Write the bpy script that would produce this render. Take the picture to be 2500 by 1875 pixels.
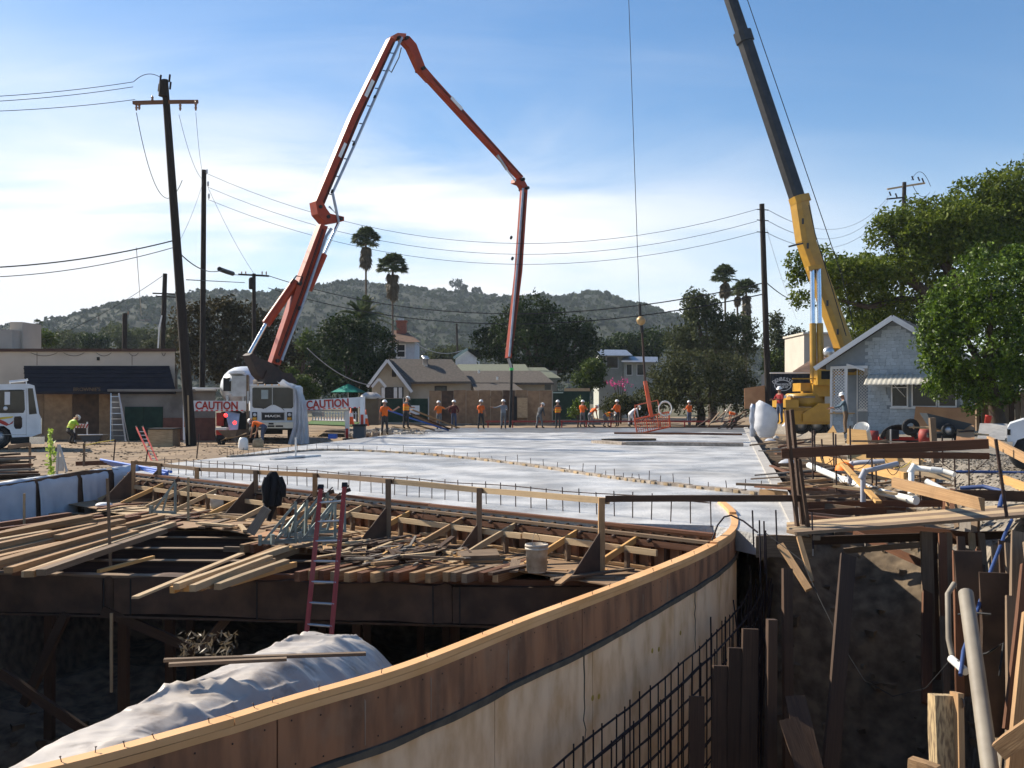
import bpy, bmesh, math, random
import numpy as np
from mathutils import Vector as V, Matrix as M, noise as NZ
random.seed(7); RNG = np.random.default_rng(7)
for o in list(bpy.data.objects): bpy.data.objects.remove(o)
SC = bpy.context.scene; COL = SC.collection
# ---------------------------------------------------------------- camera
F, H, YH = 2430.0, 1.9, 975.0           # focal length in photo pixels, eye height above the slab, horizon row
cam = bpy.data.cameras.new('camera'); camo = bpy.data.objects.new('camera', cam); COL.objects.link(camo)
cam.sensor_width = 36; cam.lens = 36*F/2500; cam.shift_y = 37.5/2500; cam.clip_start = .05; cam.clip_end = 9000
camo.location = (0, 0, H); camo.rotation_euler = (math.pi/2, 0, 0); SC.camera = camo
# ---------------------------------------------------------------- sky and sun
SUN_AZ, SUN_EL = math.atan2(-.87, .49), math.radians(36)
W = bpy.data.worlds.new('World'); SC.world = W; W.use_nodes = True
nt = W.node_tree; N = nt.nodes; L = nt.links; N.clear()
def wn(t, **k):
    n = N.new(t)
    for a, b in k.items(): setattr(n, a, b)
    return n
def wmath(op, a, b=None, clamp=False):
    n = wn('ShaderNodeMath', operation=op, use_clamp=clamp)
    for i, v in enumerate((a, b)):
        if v is None: continue
        if isinstance(v, (int, float)): n.inputs[i].default_value = v
        else: L.new(v, n.inputs[i])
    return n.outputs[0]
sky = wn('ShaderNodeTexSky', sky_type='NISHITA', sun_disc=False, sun_elevation=SUN_EL, sun_rotation=SUN_AZ, altitude=50, air_density=1.0, dust_density=.15, ozone_density=3.0)
tc = wn('ShaderNodeTexCoord'); sp = wn('ShaderNodeSeparateXYZ'); L.new(tc.outputs['Generated'], sp.inputs[0])
zz = wmath('ADD', wmath('MAXIMUM', sp.outputs[2], 0.0), .18)
cb = wn('ShaderNodeCombineXYZ'); L.new(wmath('DIVIDE', sp.outputs[0], zz), cb.inputs[0]); L.new(wmath('DIVIDE', sp.outputs[1], zz), cb.inputs[1])
def cloud(rot, scale, sc3, detail, lo, hi, dist):
    mp = wn('ShaderNodeMapping'); L.new(cb.outputs[0], mp.inputs[0]); mp.inputs['Rotation'].default_value = (0, 0, rot); mp.inputs['Scale'].default_value = sc3
    mp.inputs['Location'].default_value = (3.1, 1.7, 0)
    n = wn('ShaderNodeTexNoise'); L.new(mp.outputs[0], n.inputs['Vector']); n.inputs['Scale'].default_value = scale; n.inputs['Detail'].default_value = detail
    n.inputs['Roughness'].default_value = .55; n.inputs['Distortion'].default_value = dist
    r = wn('ShaderNodeMapRange', interpolation_type='SMOOTHSTEP'); L.new(n.outputs['Fac'], r.inputs[0]); r.inputs[1].default_value = lo; r.inputs[2].default_value = hi
    return r.outputs[0]
big = cloud(.5, .50, (1, 1, 1), 3, .36, .66, .4)
fine = cloud(-.35, 1.0, (.75, 1.6, 1), 7, .30, .70, .5)
wisp = cloud(.25, 1.6, (.45, 1.6, 1), 8, .46, .85, .8)
# a thin cirrus sheet that thickens towards the sun's side of the sky and towards the horizon
sx, sy = math.sin(SUN_AZ), math.cos(SUN_AZ)
toward = wmath('ADD', wmath('MULTIPLY', sp.outputs[0], sx), wmath('MULTIPLY', sp.outputs[1], sy))
side = wn('ShaderNodeMapRange', interpolation_type='SMOOTHSTEP'); L.new(toward, side.inputs[0]); side.inputs[1].default_value = .08; side.inputs[2].default_value = .72
low = wn('ShaderNodeMapRange', interpolation_type='SMOOTHSTEP'); L.new(sp.outputs[2], low.inputs[0]); low.inputs[1].default_value = .36; low.inputs[2].default_value = .15
sheet = wmath('MULTIPLY', wmath('ADD', wmath('MULTIPLY', fine, 1.0), wmath('MULTIPLY', big, .7)), wmath('ADD', wmath('MULTIPLY', side.outputs[0], .95), .10))
sheet = wmath('MULTIPLY', sheet, wmath('ADD', wmath('MULTIPLY', low.outputs[0], 1.05), .12))
sheet = wmath('ADD', sheet, wmath('MULTIPLY', wisp, wmath('ADD', .05, wmath('MULTIPLY', side.outputs[0], .12))), True)
hz = wn('ShaderNodeMapRange', interpolation_type='SMOOTHSTEP'); L.new(sp.outputs[2], hz.inputs[0]); hz.inputs[1].default_value = .26; hz.inputs[2].default_value = 0.0
sheet = wmath('ADD', sheet, wmath('MULTIPLY', hz.outputs[0], .42), True)
mx = wn('ShaderNodeMix', data_type='RGBA'); L.new(sheet, mx.inputs[0]); hsv = wn('ShaderNodeHueSaturation'); hsv.inputs['Saturation'].default_value = 1.22; hsv.inputs['Value'].default_value = 1.12; L.new(sky.outputs[0], hsv.inputs['Color']); L.new(hsv.outputs[0], mx.inputs[6]); mx.inputs[7].default_value = (8.0, 8.2, 8.5, 1)
bg = wn('ShaderNodeBackground'); L.new(mx.outputs[2], bg.inputs[0]); bg.inputs[1].default_value = .064
L.new(bg.outputs[0], wn('ShaderNodeOutputWorld').inputs[0])
sun = bpy.data.lights.new('sun', 'SUN'); sun.energy = 4.1; sun.angle = math.radians(.53); sun.color = (1, .91, .77)
suno = bpy.data.objects.new('sun', sun); COL.objects.link(suno)
SUNV = V((sx*math.cos(SUN_EL), sy*math.cos(SUN_EL), math.sin(SUN_EL)))
suno.rotation_euler = SUNV.to_track_quat('Z', 'Y').to_euler(); suno.location = SUNV*60
vs = SC.view_settings; SC.display_settings.display_device = 'sRGB'; vs.view_transform = 'Standard'; vs.look = 'None'; vs.exposure = 1.1; vs.gamma = 1
SC.cycles.use_denoising = True; SC.cycles.max_bounces = 6; SC.cycles.diffuse_bounces = 3; SC.cycles.transparent_max_bounces = 10
SC.cycles.volume_bounces = 0; SC.cycles.caustics_reflective = False; SC.cycles.caustics_refractive = False; SC.cycles.sample_clamp_indirect = 6
# ---------------------------------------------------------------- helpers
def at(px, py, D): return V(((px-1250)/F*D, D, H-(py-YH)/F*D))
def onz(px, py, z): return at(px, py, F*(H-z)/(py-YH))
def srgb(r, g, b):
    f = lambda c: c/12.92 if c <= .04045 else ((c+.055)/1.055)**2.4
    return tuple(f(c/255) for c in (r, g, b))
MATS = {}
def mat(name, col, col2=None, rough=.8, scale=3.0, stretch=(1, 1, 1), metal=0, bump=0, orand=0, spec=.3, coords='Object', dirt=0, dirtcol=(.05, .04, .03), detail=6, dscale=.8, contrast=(.35, .65), island=False, trans=0, coat=0):
    m = bpy.data.materials.new(name); m.use_nodes = True; t = m.node_tree; b = t.nodes['Principled BSDF']; MATS[name] = m
    def nn(ty, **k):
        n = t.nodes.new(ty)
        for a, c in k.items(): setattr(n, a, c)
        return n
    b.inputs['Roughness'].default_value = rough; b.inputs['Metallic'].default_value = metal; b.inputs['Specular IOR Level'].default_value = spec
    if coat: b.inputs['Coat Weight'].default_value = coat
    col2 = col2 or tuple(c*.8 for c in col)
    if coords == 'World': src = nn('ShaderNodeNewGeometry').outputs['Position']
    else: src = nn('ShaderNodeTexCoord').outputs[coords]
    mp = nn('ShaderNodeMapping'); mp.inputs['Scale'].default_value = stretch; t.links.new(src, mp.inputs[0])
    oi = nn('ShaderNodeObjectInfo')
    if orand or coords == 'Object':
        mu = nn('ShaderNodeMath', operation='MULTIPLY'); t.links.new(oi.outputs['Random'], mu.inputs[0]); mu.inputs[1].default_value = 57.0
        t.links.new(mu.outputs[0], mp.inputs['Location'])
    no = nn('ShaderNodeTexNoise'); no.inputs['Scale'].default_value = scale; no.inputs['Detail'].default_value = detail; t.links.new(mp.outputs[0], no.inputs['Vector'])
    rp = nn('ShaderNodeMapRange'); rp.inputs[1].default_value, rp.inputs[2].default_value = contrast
    if island: t.links.new(nn('ShaderNodeNewGeometry').outputs['Random Per Island'], rp.inputs[0]); rp.inputs[1].default_value = 0; rp.inputs[2].default_value = 1
    else: t.links.new(no.outputs['Fac'], rp.inputs[0])
    mxn = nn('ShaderNodeMix', data_type='RGBA'); t.links.new(rp.outputs[0], mxn.inputs[0]); mxn.inputs[6].default_value = (*col, 1); mxn.inputs[7].default_value = (*col2, 1)
    out = mxn.outputs[2]
    if orand:
        hs = nn('ShaderNodeHueSaturation'); t.links.new(out, hs.inputs['Color'])
        r2 = nn('ShaderNodeMapRange'); t.links.new(oi.outputs['Random'], r2.inputs[0]); r2.inputs[3].default_value = 1-orand; r2.inputs[4].default_value = 1+orand*.8
        t.links.new(r2.outputs[0], hs.inputs['Value']); out = hs.outputs[0]
    if dirt:
        g = nn('ShaderNodeNewGeometry'); n2 = nn('ShaderNodeTexNoise'); n2.inputs['Scale'].default_value = dscale; n2.inputs['Detail'].default_value = 8; n2.inputs['Roughness'].default_value = .65
        t.links.new(g.outputs['Position'], n2.inputs['Vector'])
        r3 = nn('ShaderNodeMapRange', interpolation_type='SMOOTHSTEP'); t.links.new(n2.outputs['Fac'], r3.inputs[0]); r3.inputs[1].default_value = .45; r3.inputs[2].default_value = .75; r3.inputs[4].default_value = dirt
        m3 = nn('ShaderNodeMix', data_type='RGBA'); t.links.new(r3.outputs[0], m3.inputs[0]); t.links.new(out, m3.inputs[6]); m3.inputs[7].default_value = (*dirtcol, 1); out = m3.outputs[2]
    t.links.new(out, b.inputs['Base Color'])
    if bump:
        bp = nn('ShaderNodeBump'); bp.inputs['Strength'].default_value = bump; bp.inputs['Distance'].default_value = .02; t.links.new(no.outputs['Fac'], bp.inputs['Height']); t.links.new(bp.outputs[0], b.inputs['Normal'])
    if trans:
        tr = nn('ShaderNodeBsdfTranslucent'); t.links.new(out, tr.inputs[0]); ms = nn('ShaderNodeMixShader'); ms.inputs[0].default_value = trans
        t.links.new(b.outputs[0], ms.inputs[1]); t.links.new(tr.outputs[0], ms.inputs[2]); t.links.new(ms.outputs[0], t.nodes['Material Output'].inputs[0])
    return m
def wood(name, c1, c2, orand=.22, dirt=.35, rough=.8):
    return mat(name, c1, c2, rough=rough, scale=2.2, stretch=(1.2, 9, 9), orand=orand, dirt=dirt, bump=.15, dirtcol=tuple(c*.35 for c in c1), dscale=2.5)
wood('lumber', (.40, .25, .125), (.25, .145, .07)); wood('fresh', (.58, .345, .13), (.46, .25, .085), .08, .12); wood('pale', (.50, .37, .22), (.36, .25, .14)); wood('aged', (.25, .175, .112), (.15, .102, .066))
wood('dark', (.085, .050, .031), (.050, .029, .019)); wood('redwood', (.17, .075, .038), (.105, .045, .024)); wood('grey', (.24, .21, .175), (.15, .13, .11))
mat('ply', (.34, .22, .125), (.24, .15, .085), scale=3, stretch=(1, 3, 1), orand=.2, dirt=.5, dirtcol=(.10, .07, .05))
mat('plyhouse', (.47, .26, .13), (.38, .2, .10), scale=2, orand=.05, dirt=.2, dirtcol=(.25, .13, .07))
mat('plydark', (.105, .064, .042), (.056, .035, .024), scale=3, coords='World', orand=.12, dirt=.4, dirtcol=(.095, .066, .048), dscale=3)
mat('steel', (.20, .19, .18), (.11, .095, .085), rough=.55, metal=.4, dirt=.5, dirtcol=(.12, .07, .045))
mat('rust', (.075, .045, .035), (.035, .024, .022), rough=.75, scale=8, metal=.2)
mat('rebar', (.026, .019, .024), (.016, .012, .017), rough=.7, scale=10, metal=.3)
mat('black', (.012, .012, .013), (.02, .02, .02), rough=.6); mat('rubber', (.02, .02, .021), (.03, .029, .028), rough=.85)
mat('white', (.78, .78, .76), (.68, .67, .64), rough=.45, scale=2, dirt=.15, dirtcol=(.45, .42, .38)); mat('truckwhite', (.74, .76, .78), (.62, .64, .66), rough=.3, spec=.5, scale=1.5, dirt=.22, dirtcol=(.42, .39, .35))
mat('trim', (.70, .71, .70), (.60, .60, .60), rough=.6, dirt=.1)
mat('red', (.48, .045, .03), (.36, .03, .025), rough=.45, dirt=.2); mat('redrail', (.36, .055, .045), (.24, .038, .032), rough=.6, scale=6, dirt=.3, dirtcol=(.3, .17, .12))
mat('boomred', (.33, .038, .008), (.24, .028, .007), rough=.45, spec=.3, dirt=.25, dirtcol=(.20, .07, .04)); mat('boomtop', (.45, .09, .03), (.40, .08, .03), rough=.3, spec=.5)
mat('chrome', (.75, .77, .8), (.6, .62, .65), rough=.18, metal=1); mat('greymetal', (.42, .43, .45), (.32, .33, .34), rough=.4, metal=.7); mat('alu', (.62, .63, .64), (.5, .5, .5), rough=.35, metal=.8)
mat('pipegrey', (.33, .36, .42), (.25, .27, .32), rough=.4, metal=.5)
mat('yellow', (.46, .25, .024), (.38, .20, .02), rough=.42, spec=.5, dirt=.3, dirtcol=(.3, .17, .04)); mat('yellowdark', (.34, .19, .03), (.27, .15, .025), rough=.5, dirt=.3)
mat('boomblack', (.016, .017, .019), (.03, .03, .032), rough=.45, spec=.4)
mat('pvc', (.80, .80, .77), (.72, .71, .66), rough=.35, dirt=.2, dirtcol=(.5, .46, .38)); mat('pipegreen', (.50, .56, .46), (.6, .62, .55), rough=.4); mat('bluepipe', (.045, .14, .50), (.035, .1, .4), rough=.4); mat('bluehose', (.035, .07, .20), (.03, .055, .15), rough=.6)
mat('conduit', (.36, .37, .42), (.3, .31, .35), rough=.5)
mat('glass', (.012, .015, .018), (.02, .023, .026), rough=.06, spec=.35); mat('windowglass', (.022, .025, .028), (.015, .017, .019), rough=.1, spec=.3)
mat('concrete', (.42, .40, .37), (.33, .31, .285), rough=.85, scale=4, bump=.2, coords='World', dirt=.3, dirtcol=(.22, .2, .18))
mat('orange', (.80, .145, .012), (.66, .11, .012), rough=.7, scale=6); mat('vestorange', (.85, .19, .012), (.72, .14, .01), rough=.6); mat('maroon', (.10, .018, .018), (.075, .014, .014), rough=.85); mat('greyshirt', (.22, .235, .255), (.17, .18, .2), rough=.9); mat('darkgrey', (.07, .073, .078), (.05, .05, .055), rough=.9)
mat('jeans', (.075, .095, .15), (.055, .07, .11), rough=.9); mat('greypants', (.15, .155, .16), (.11, .11, .115), rough=.9); mat('darkpants', (.03, .03, .034), (.045, .043, .043), rough=.9); mat('khaki', (.16, .105, .065), (.12, .08, .05), rough=.9)
mat('teeblue', (.10, .15, .19), (.08, .12, .15), rough=.9); mat('whiteshirt', (.7, .7, .7), (.6, .6, .6), rough=.9); mat('limevest', (.42, .66, .04), (.36, .56, .04), rough=.6); mat('redshirt', (.30, .03, .03), (.22, .025, .025), rough=.9)
mat('skin', (.36, .19, .12), (.3, .15, .095), rough=.6); mat('hair', (.02, .015, .012), (.03, .022, .018), rough=.7); mat('boot', (.06, .04, .028), (.04, .03, .02), rough=.8); mat('helmet', (.86, .86, .84), (.8, .8, .78), rough=.3, spec=.5)
mat('cloth_dark', (.010, .010, .012), (.018, .018, .02), rough=.95)
mat('cone', (.80, .13, .02), (.7, .1, .02), rough=.5); mat('tealgreen', (.02, .30, .22), (.02, .24, .18), rough=.6); mat('greenfabric', (.018, .045, .032), (.012, .03, .022), rough=.9)
mat('bracket', (.24, .295, .285), (.15, .18, .175), rough=.55, metal=.3, dirt=.35, dirtcol=(.12, .09, .07), dscale=6)
mat('reflector', (.8, .02, .02), (.7, .02, .02), rough=.3)
mat('bark', (.085, .062, .045), (.05, .037, .028), rough=.95, scale=5, stretch=(4, 4, .7), bump=.4); mat('palmbark', (.15, .115, .085), (.09, .07, .052), rough=.95, scale=2, stretch=(1, 1, 6), bump=.3)
mat('polewood', (.030, .022, .017), (.017, .013, .011), rough=.85, scale=4, stretch=(6, 6, .5)); mat('crosswood', (.20, .10, .055), (.13, .065, .04), rough=.85)
mat('wire', (.015, .015, .016), rough=.6); mat('wirebright', (.35, .35, .36), rough=.4, metal=.6); mat('ceramic', (.30, .17, .11), rough=.25)
mat('smokepaint', (.05, .05, .055))
def paint(c, name, **k): return mat(name, c, **k)
class MB:
    def __init__(s): s.v = []; s.f = []; s.m = []; s.mats = []; s.cur = 0; s.smooth = []
    def use(s, name):
        if name not in s.mats: s.mats.append(name)
        s.cur = s.mats.index(name); return s
    def add(s, vs, fs, smooth=False):
        b = len(s.v); s.v += [tuple(v) for v in vs]
        for f in fs: s.f.append(tuple(i+b for i in f)); s.m.append(s.cur); s.smooth.append(smooth)
        return s
    def box(s, c, size, rz=0, R=None):
        hx, hy, hz_ = size[0]/2, size[1]/2, size[2]/2; R = R or M.Rotation(rz, 3, 'Z'); c = V(c)
        vs = [c+R @ V((x*hx, y*hy, z*hz_)) for z in (-1, 1) for x, y in ((-1, -1), (1, -1), (1, 1), (-1, 1))]
        return s.add(vs, [(3, 2, 1, 0), (4, 5, 6, 7), (0, 1, 5, 4), (1, 2, 6, 5), (2, 3, 7, 6), (3, 0, 4, 7)])
    def span(s, x0, x1, y0, y1, z0, z1): return s.box(((x0+x1)/2, (y0+y1)/2, (z0+z1)/2), (abs(x1-x0), abs(y1-y0), abs(z1-z0)))
    def beam(s, p0, p1, w, h, up=(0, 0, 1)):
        p0 = V(p0); p1 = V(p1); d = p1-p0; R = frame(d, up); return s.box((p0+p1)/2, (d.length, w, h), R=R)
    def tube(s, pts, r, n=8, caps=True, smooth=True):
        pts = [V(p) for p in pts]; k = len(pts); rr = r if isinstance(r, (list, tuple)) else [r]*k; vs = []
        t0 = (pts[1]-pts[0]).normalized(); a = t0.orthogonal().normalized()
        for i, p in enumerate(pts):
            t = (pts[min(i+1, k-1)]-pts[max(i-1, 0)]); t = t.normalized() if t.length > 1e-9 else t0
            a = (a-t*a.dot(t)); a = a.normalized() if a.length > 1e-6 else t.orthogonal().normalized(); b = t.cross(a)
            for j in range(n):
                an = 2*math.pi*j/n; vs.append(p+(a*math.cos(an)+b*math.sin(an))*rr[i])
        fs = [(i*n+j, i*n+(j+1) % n, (i+1)*n+(j+1) % n, (i+1)*n+j) for i in range(k-1) for j in range(n)]
        s.add(vs, fs, smooth)
        if caps: s.add(vs[:n][::-1], [tuple(range(n))]); s.add(vs[-n:], [tuple(range(n))])
        return s
    def lathe(s, prof, c=(0, 0, 0), n=20, R=None, smooth=True):
        c = V(c); R = R or M.Identity(3); vs = []; k = len(prof)
        for r, z in prof:
            for j in range(n): an = 2*math.pi*j/n; vs.append(c+R @ V((r*math.cos(an), r*math.sin(an), z)))
        fs = [(i*n+j, i*n+(j+1) % n, (i+1)*n+(j+1) % n, (i+1)*n+j) for i in range(k-1) for j in range(n)]
        return s.add(vs, fs, smooth)
    def prism(s, poly, vec):
        poly = [V(p) for p in poly]; vec = V(vec); n = len(poly)
        return s.add(poly+[p+vec for p in poly], [tuple(range(n))[::-1], tuple(range(n, 2*n))]+[(i, (i+1) % n, (i+1) % n+n, i+n) for i in range(n)])
    def grid(s, rows, smooth=True, closed=False):
        nr, nc = len(rows), len(rows[0]); vs = [p for r in rows for p in r]
        return s.add(vs, [(i*nc+j, i*nc+(j+1) % nc, (i+1)*nc+(j+1) % nc, (i+1)*nc+j) for i in range(nr-1) for j in range(nc if closed else nc-1)], smooth)
    def build(s, name, material=None, parent=None, origin=None, world=True):
        """parent: children of a located Empty are given in world coordinates unless world=False (then in the parent's own frame)"""
        me = bpy.data.meshes.new(name); off = V(origin) if origin is not None else V((0, 0, 0))
        me.from_pydata([tuple(V(v)-off) for v in s.v] if origin is not None else s.v, [], s.f)
        for k in (s.mats if s.mats and material is None else [material]): me.materials.append(MATS[k])
        if s.mats and material is None: me.polygons.foreach_set('material_index', s.m)
        me.polygons.foreach_set('use_smooth', s.smooth); me.update()
        bm = bmesh.new(); bm.from_mesh(me); bmesh.ops.recalc_face_normals(bm, faces=bm.faces); bm.to_mesh(me); bm.free()
        return link(name, me, parent, off, world)
def link(name, me, parent=None, loc=(0, 0, 0), world=True):
    o = bpy.data.objects.new(name, me); COL.objects.link(o); o.location = loc
    if parent is not None:
        o.parent = parent
        if world: o.matrix_parent_inverse = WM(parent).inverted()
    return o
def WM(o):
    m = o.matrix_basis.copy()
    if o.parent: m = WM(o.parent) @ o.matrix_parent_inverse @ m
    return m
def frame(d, up=(0, 0, 1)):
    x = V(d).normalized(); up = V(up)
    if abs(x.dot(up.normalized())) > .999: up = V((0, 1, 0))
    y = up.cross(x).normalized(); z = x.cross(y); return M((x, y, z)).transposed()
UNIT = {}
def unit(m):
    if m not in UNIT:
        UNIT[m] = []
        for k in range(5):   # five slightly bowed and cupped variants, so that timbers are not perfect boxes
            me = bpy.data.meshes.new('board'); h = .5; st = random.getstate(); random.seed(k*31+5); by, bz = random.uniform(-.09, .09), random.uniform(-.09, .09); vs = []; j = lambda: random.uniform(-.035, .035)
            for x in (-1, -.33, .33, 1): vs += [(x*h+j()*.02, y*h+by*(1-x*x)+j(), z*h+bz*(1-x*x)+j()) for y, z in ((-1, -1), (1, -1), (1, 1), (-1, 1))]
            random.setstate(st); fs = [(3, 2, 1, 0), (12, 13, 14, 15)]+[(i*4+a, i*4+(a+1) % 4, i*4+4+(a+1) % 4, i*4+4+a) for i in range(3) for a in range(4)]
            me.from_pydata(vs, [], fs); me.materials.append(MATS[m]); UNIT[m].append(me)
    return random.choice(UNIT[m])
def board(name, p0, p1, w, h, m='lumber', parent=None, up=(0, 0, 1), roll=0):
    """a straight piece of timber from p0 to p1 (centre line), w across, h along up; alike pieces share one mesh"""
    p0 = V(p0); p1 = V(p1); d = p1-p0; R = frame(d, up)
    if roll: R = R @ M.Rotation(roll, 3, 'X')
    o = bpy.data.objects.new(name, unit(m)); COL.objects.link(o)
    o.matrix_basis = M.LocRotScale((p0+p1)/2, R.to_quaternion(), (d.length, w, h))
    if parent is not None: o.parent = parent; o.matrix_parent_inverse = WM(parent).inverted()
    return o
def tag(o, label, cat, group=None, kind=None):
    if label: o['label'] = label
    if cat: o['category'] = cat
    if group: o['group'] = group
    if kind: o['kind'] = kind
    return o
def thing(name, loc, label, cat, group=None, rz=0):
    o = bpy.data.objects.new(name, None); COL.objects.link(o); o.location = loc; o.rotation_euler = (0, 0, rz); o.empty_display_size = .2
    return tag(o, label, cat, group)
def struct(o): o['kind'] = 'structure'; return o
def copy_tree(o, parent=None):
    c = o.copy(); COL.objects.link(c); c.parent = parent
    for ch in o.children: copy_tree(ch, c)
    return c
FONT = None
def text(s, size, m, parent, loc, R, extrude=.006, name='lettering', sx=1, bold=0):
    cu = bpy.data.curves.new('t', 'FONT'); cu.body = s; cu.size = size; cu.extrude = extrude; cu.align_x = 'CENTER'; cu.align_y = 'CENTER'; cu.offset = bold; cu.resolution_u = 3
    o = bpy.data.objects.new('t', cu); COL.objects.link(o); dg = bpy.context.evaluated_depsgraph_get(); me = bpy.data.meshes.new_from_object(o.evaluated_get(dg)); bpy.data.objects.remove(o)
    me.materials.clear(); me.materials.append(MATS[m])
    t = bpy.data.objects.new(name, me); COL.objects.link(t); t.matrix_basis = M.LocRotScale(loc, R.to_quaternion(), (sx, 1, 1))
    if parent is not None: t.parent = parent; t.matrix_parent_inverse = WM(parent).inverted()
    return t
def lerp(a, b, t): return a+(b-a)*t
def smooth(t): t = max(0, min(1, t)); return t*t*(3-2*t)
def pw(xs, ys, x): return float(np.interp(x, xs, ys))
def catenary(a, b, sag, n=14):
    a = V(a); b = V(b); return [a.lerp(b, i/n)-V((0, 0, 4*sag*(i/n)*(1-i/n))) for i in range(n+1)]
# ================================================================ terrain
XR = ([4, 8.5, 14, 22, 40, 62], [3.25, 4.75, 6.85, 9.3, 13.3, 17.5])          # right edge of the excavation by Y
SE = lambda y: 3.98+.2195*(y-14)                                             # right edge of the slab by Y
def xl(y): return pw([4, 15, 19, 26, 27, 34, 60], [-8.4, -9.0, -11.6, -11.2, -8.6, -6, -4], y)
def xr(y): return pw(*XR, y)
def hmul(x, y): return NZ.fractal(V((x*.35, y*.35, 1.3)), 1.0, 2.0, 4)
def ground_z(x, y):
    bank = smooth((x-(xr(min(max(y, 4), 62))-.1))/1.2)
    z = lerp(-.33, .40, bank*(1-smooth((y-62)/25)))
    if y > 60: z = lerp(z, -.2, smooth((y-60)/30))
    if y < 6: z = lerp(z, .25, smooth((4.5-y)/1.5))
    z += .05*hmul(x, y)
    if 3.9 < y < 60 and xl(y) < x < xr(y):
        e = min(x-xl(y), xr(y)-x, (y-3.9)); w = smooth(e/.55)
        fl = -4.3+.55*hmul(x*1.4, y*1.4+9)
        if x > SE(y)-.4 and y > 12.6: fl = lerp(fl, -.45+.4*hmul(x*2.6, y*2.6), smooth((y-13.2-.8*hmul(x*1.6, 3))/4.2))
        z = lerp(z, fl, w)
    return z
def axis(a): return np.concatenate([np.arange(p, q, s) for p, q, s in a]+[[a[-1][1]]])
gx = axis([(-4000, -400, 600), (-400, -60, 40), (-60, -16, 3), (-16, 20, .28), (20, 60, 3), (60, 400, 40), (400, 4000, 600)])
gy = axis([(-60, -4, 6), (-4, 34, .28), (34, 62, .8), (62, 120, 4), (120, 600, 40), (600, 6000, 900)])
b = MB()
for m_ in ('dirt', 'gravel', 'soil', 'fargrass'): pass
mat('dirt', (.30, .215, .135), (.19, .135, .085), rough=.95, scale=.9, coords='World', bump=.5, detail=10, dirt=.6, dirtcol=(.12, .085, .055), dscale=.35)
mat('gravel', (.27, .235, .19), (.13, .115, .095), rough=.95, scale=9, coords='World', bump=.8, detail=8, dirt=.4, dirtcol=(.25, .2, .15), dscale=.5)
mat('soil', (.22, .165, .108), (.085, .063, .043), rough=.98, scale=4, coords='World', bump=1, detail=12)
mat('fargrass', (.09, .085, .04), (.12, .10, .06), rough=.95, scale=.08, coords='World')
P = [[(x, y, ground_z(x, y)) for x in gx] for y in gy]
rows = [p for r in P for p in r]; nc = len(gx)
for nm in ('dirt', 'gravel', 'soil', 'fargrass'): b.use(nm)
b.v = rows
for i in range(len(gy)-1):
    for j in range(nc-1):
        x, y = (gx[j]+gx[j+1])/2, (gy[i]+gy[i+1])/2; k = 0
        if 3.9 < y < 60 and xl(y)+.1 < x < xr(y)-.25: k = 2
        elif x > xr(min(max(y, 4), 62))-.25 and y < 75 and x < 60: k = 1
        elif y > 130: k = 3
        b.f.append((i*nc+j, i*nc+j+1, (i+1)*nc+j+1, (i+1)*nc+j)); b.m.append(k); b.smooth.append(True)
b.cur = 0
g = struct(b.build('ground'))
# clods and stones lying in the excavation, gravel on the bank
def stones(name, spots, m, label, cat):
    vs, fs = [], []
    base = np.array([(x*.62, y*.62, z*.42) for z in (-1, 1) for x, y in ((-1, -1), (1, -1), (1, 1), (-1, 1))]); tri = [(3, 2, 1, 0), (4, 5, 6, 7), (0, 1, 5, 4), (1, 2, 6, 5), (2, 3, 7, 6), (3, 0, 4, 7)]
    for k, (x, y, z, r) in enumerate(spots):
        a = random.random()*6.28; c, s_ = math.cos(a), math.sin(a)
        for q in base:
            q = q*(r*random.uniform(.55, 1.35)); vs.append((x+q[0]*c-q[1]*s_, y+q[0]*s_+q[1]*c, z+q[2]))
        fs += [tuple(i+8*k for i in t) for t in tri]
    me = bpy.data.meshes.new(name); me.from_pydata(vs, [], fs); me.materials.append(MATS[m]); o = link(name, me); return tag(o, label, cat, kind='stuff')
sp_ = []
for i in range(5200):
    y = 13+9*random.random()**1.2*1.6; x = xr(y)+.1+random.random()*6
    sp_.append((x, y, ground_z(x, y)+.01, random.uniform(.012, .045)))
stones('gravel_stones', sp_, 'gravel', 'loose grey gravel spread on the bank by the white vehicle', 'gravel')
sp_ = []
for i in range(1500):
    y = random.uniform(4.5, 19); x = random.uniform(xl(y)+.3, xr(y)-.2); sp_.append((x, y, ground_z(x, y), random.uniform(.03, .16)))
stones('soil_clods', sp_, 'soil', 'dark clods of earth scattered over the excavation floor', 'soil')
sp_ = []
for i in range(2600):
    y = random.uniform(27, 62); x = random.uniform(-26, -7); sp_.append((x, y, ground_z(x, y), random.uniform(.02, .07)))
stones('dirt_crumbs', sp_, 'dirt', 'crumbs of dry earth strewn over the brown ground by the trucks', 'soil')
# ================================================================ slab
slab_poly = [(SE(13.9), 13.9), (SE(66), 66), (-4.8, 66), (-6.2, 55), (-7.6, 47.5), (-8.7, 41), (-9.2, 37), (-9.4, 33), (-10.3, 29), (-9.9, 25.7), (1.32, 15.35), (3.02, 15.0), (3.46, 14.05)]
m = mat('slab', (.56, .55, .53), (.30, .295, .285), rough=.42, spec=.55, scale=.8, stretch=(.9, .8, 1), coords='World', detail=12, contrast=(.38, .62), dirt=.9, dirtcol=(.19, .185, .175), dscale=.22)
t = m.node_tree; bs = t.nodes['Principled BSDF']
def extra(t, ty, **k):
    n = t.nodes.new(ty)
    for a, c in k.items(): setattr(n, a, c)
    return n
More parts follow.
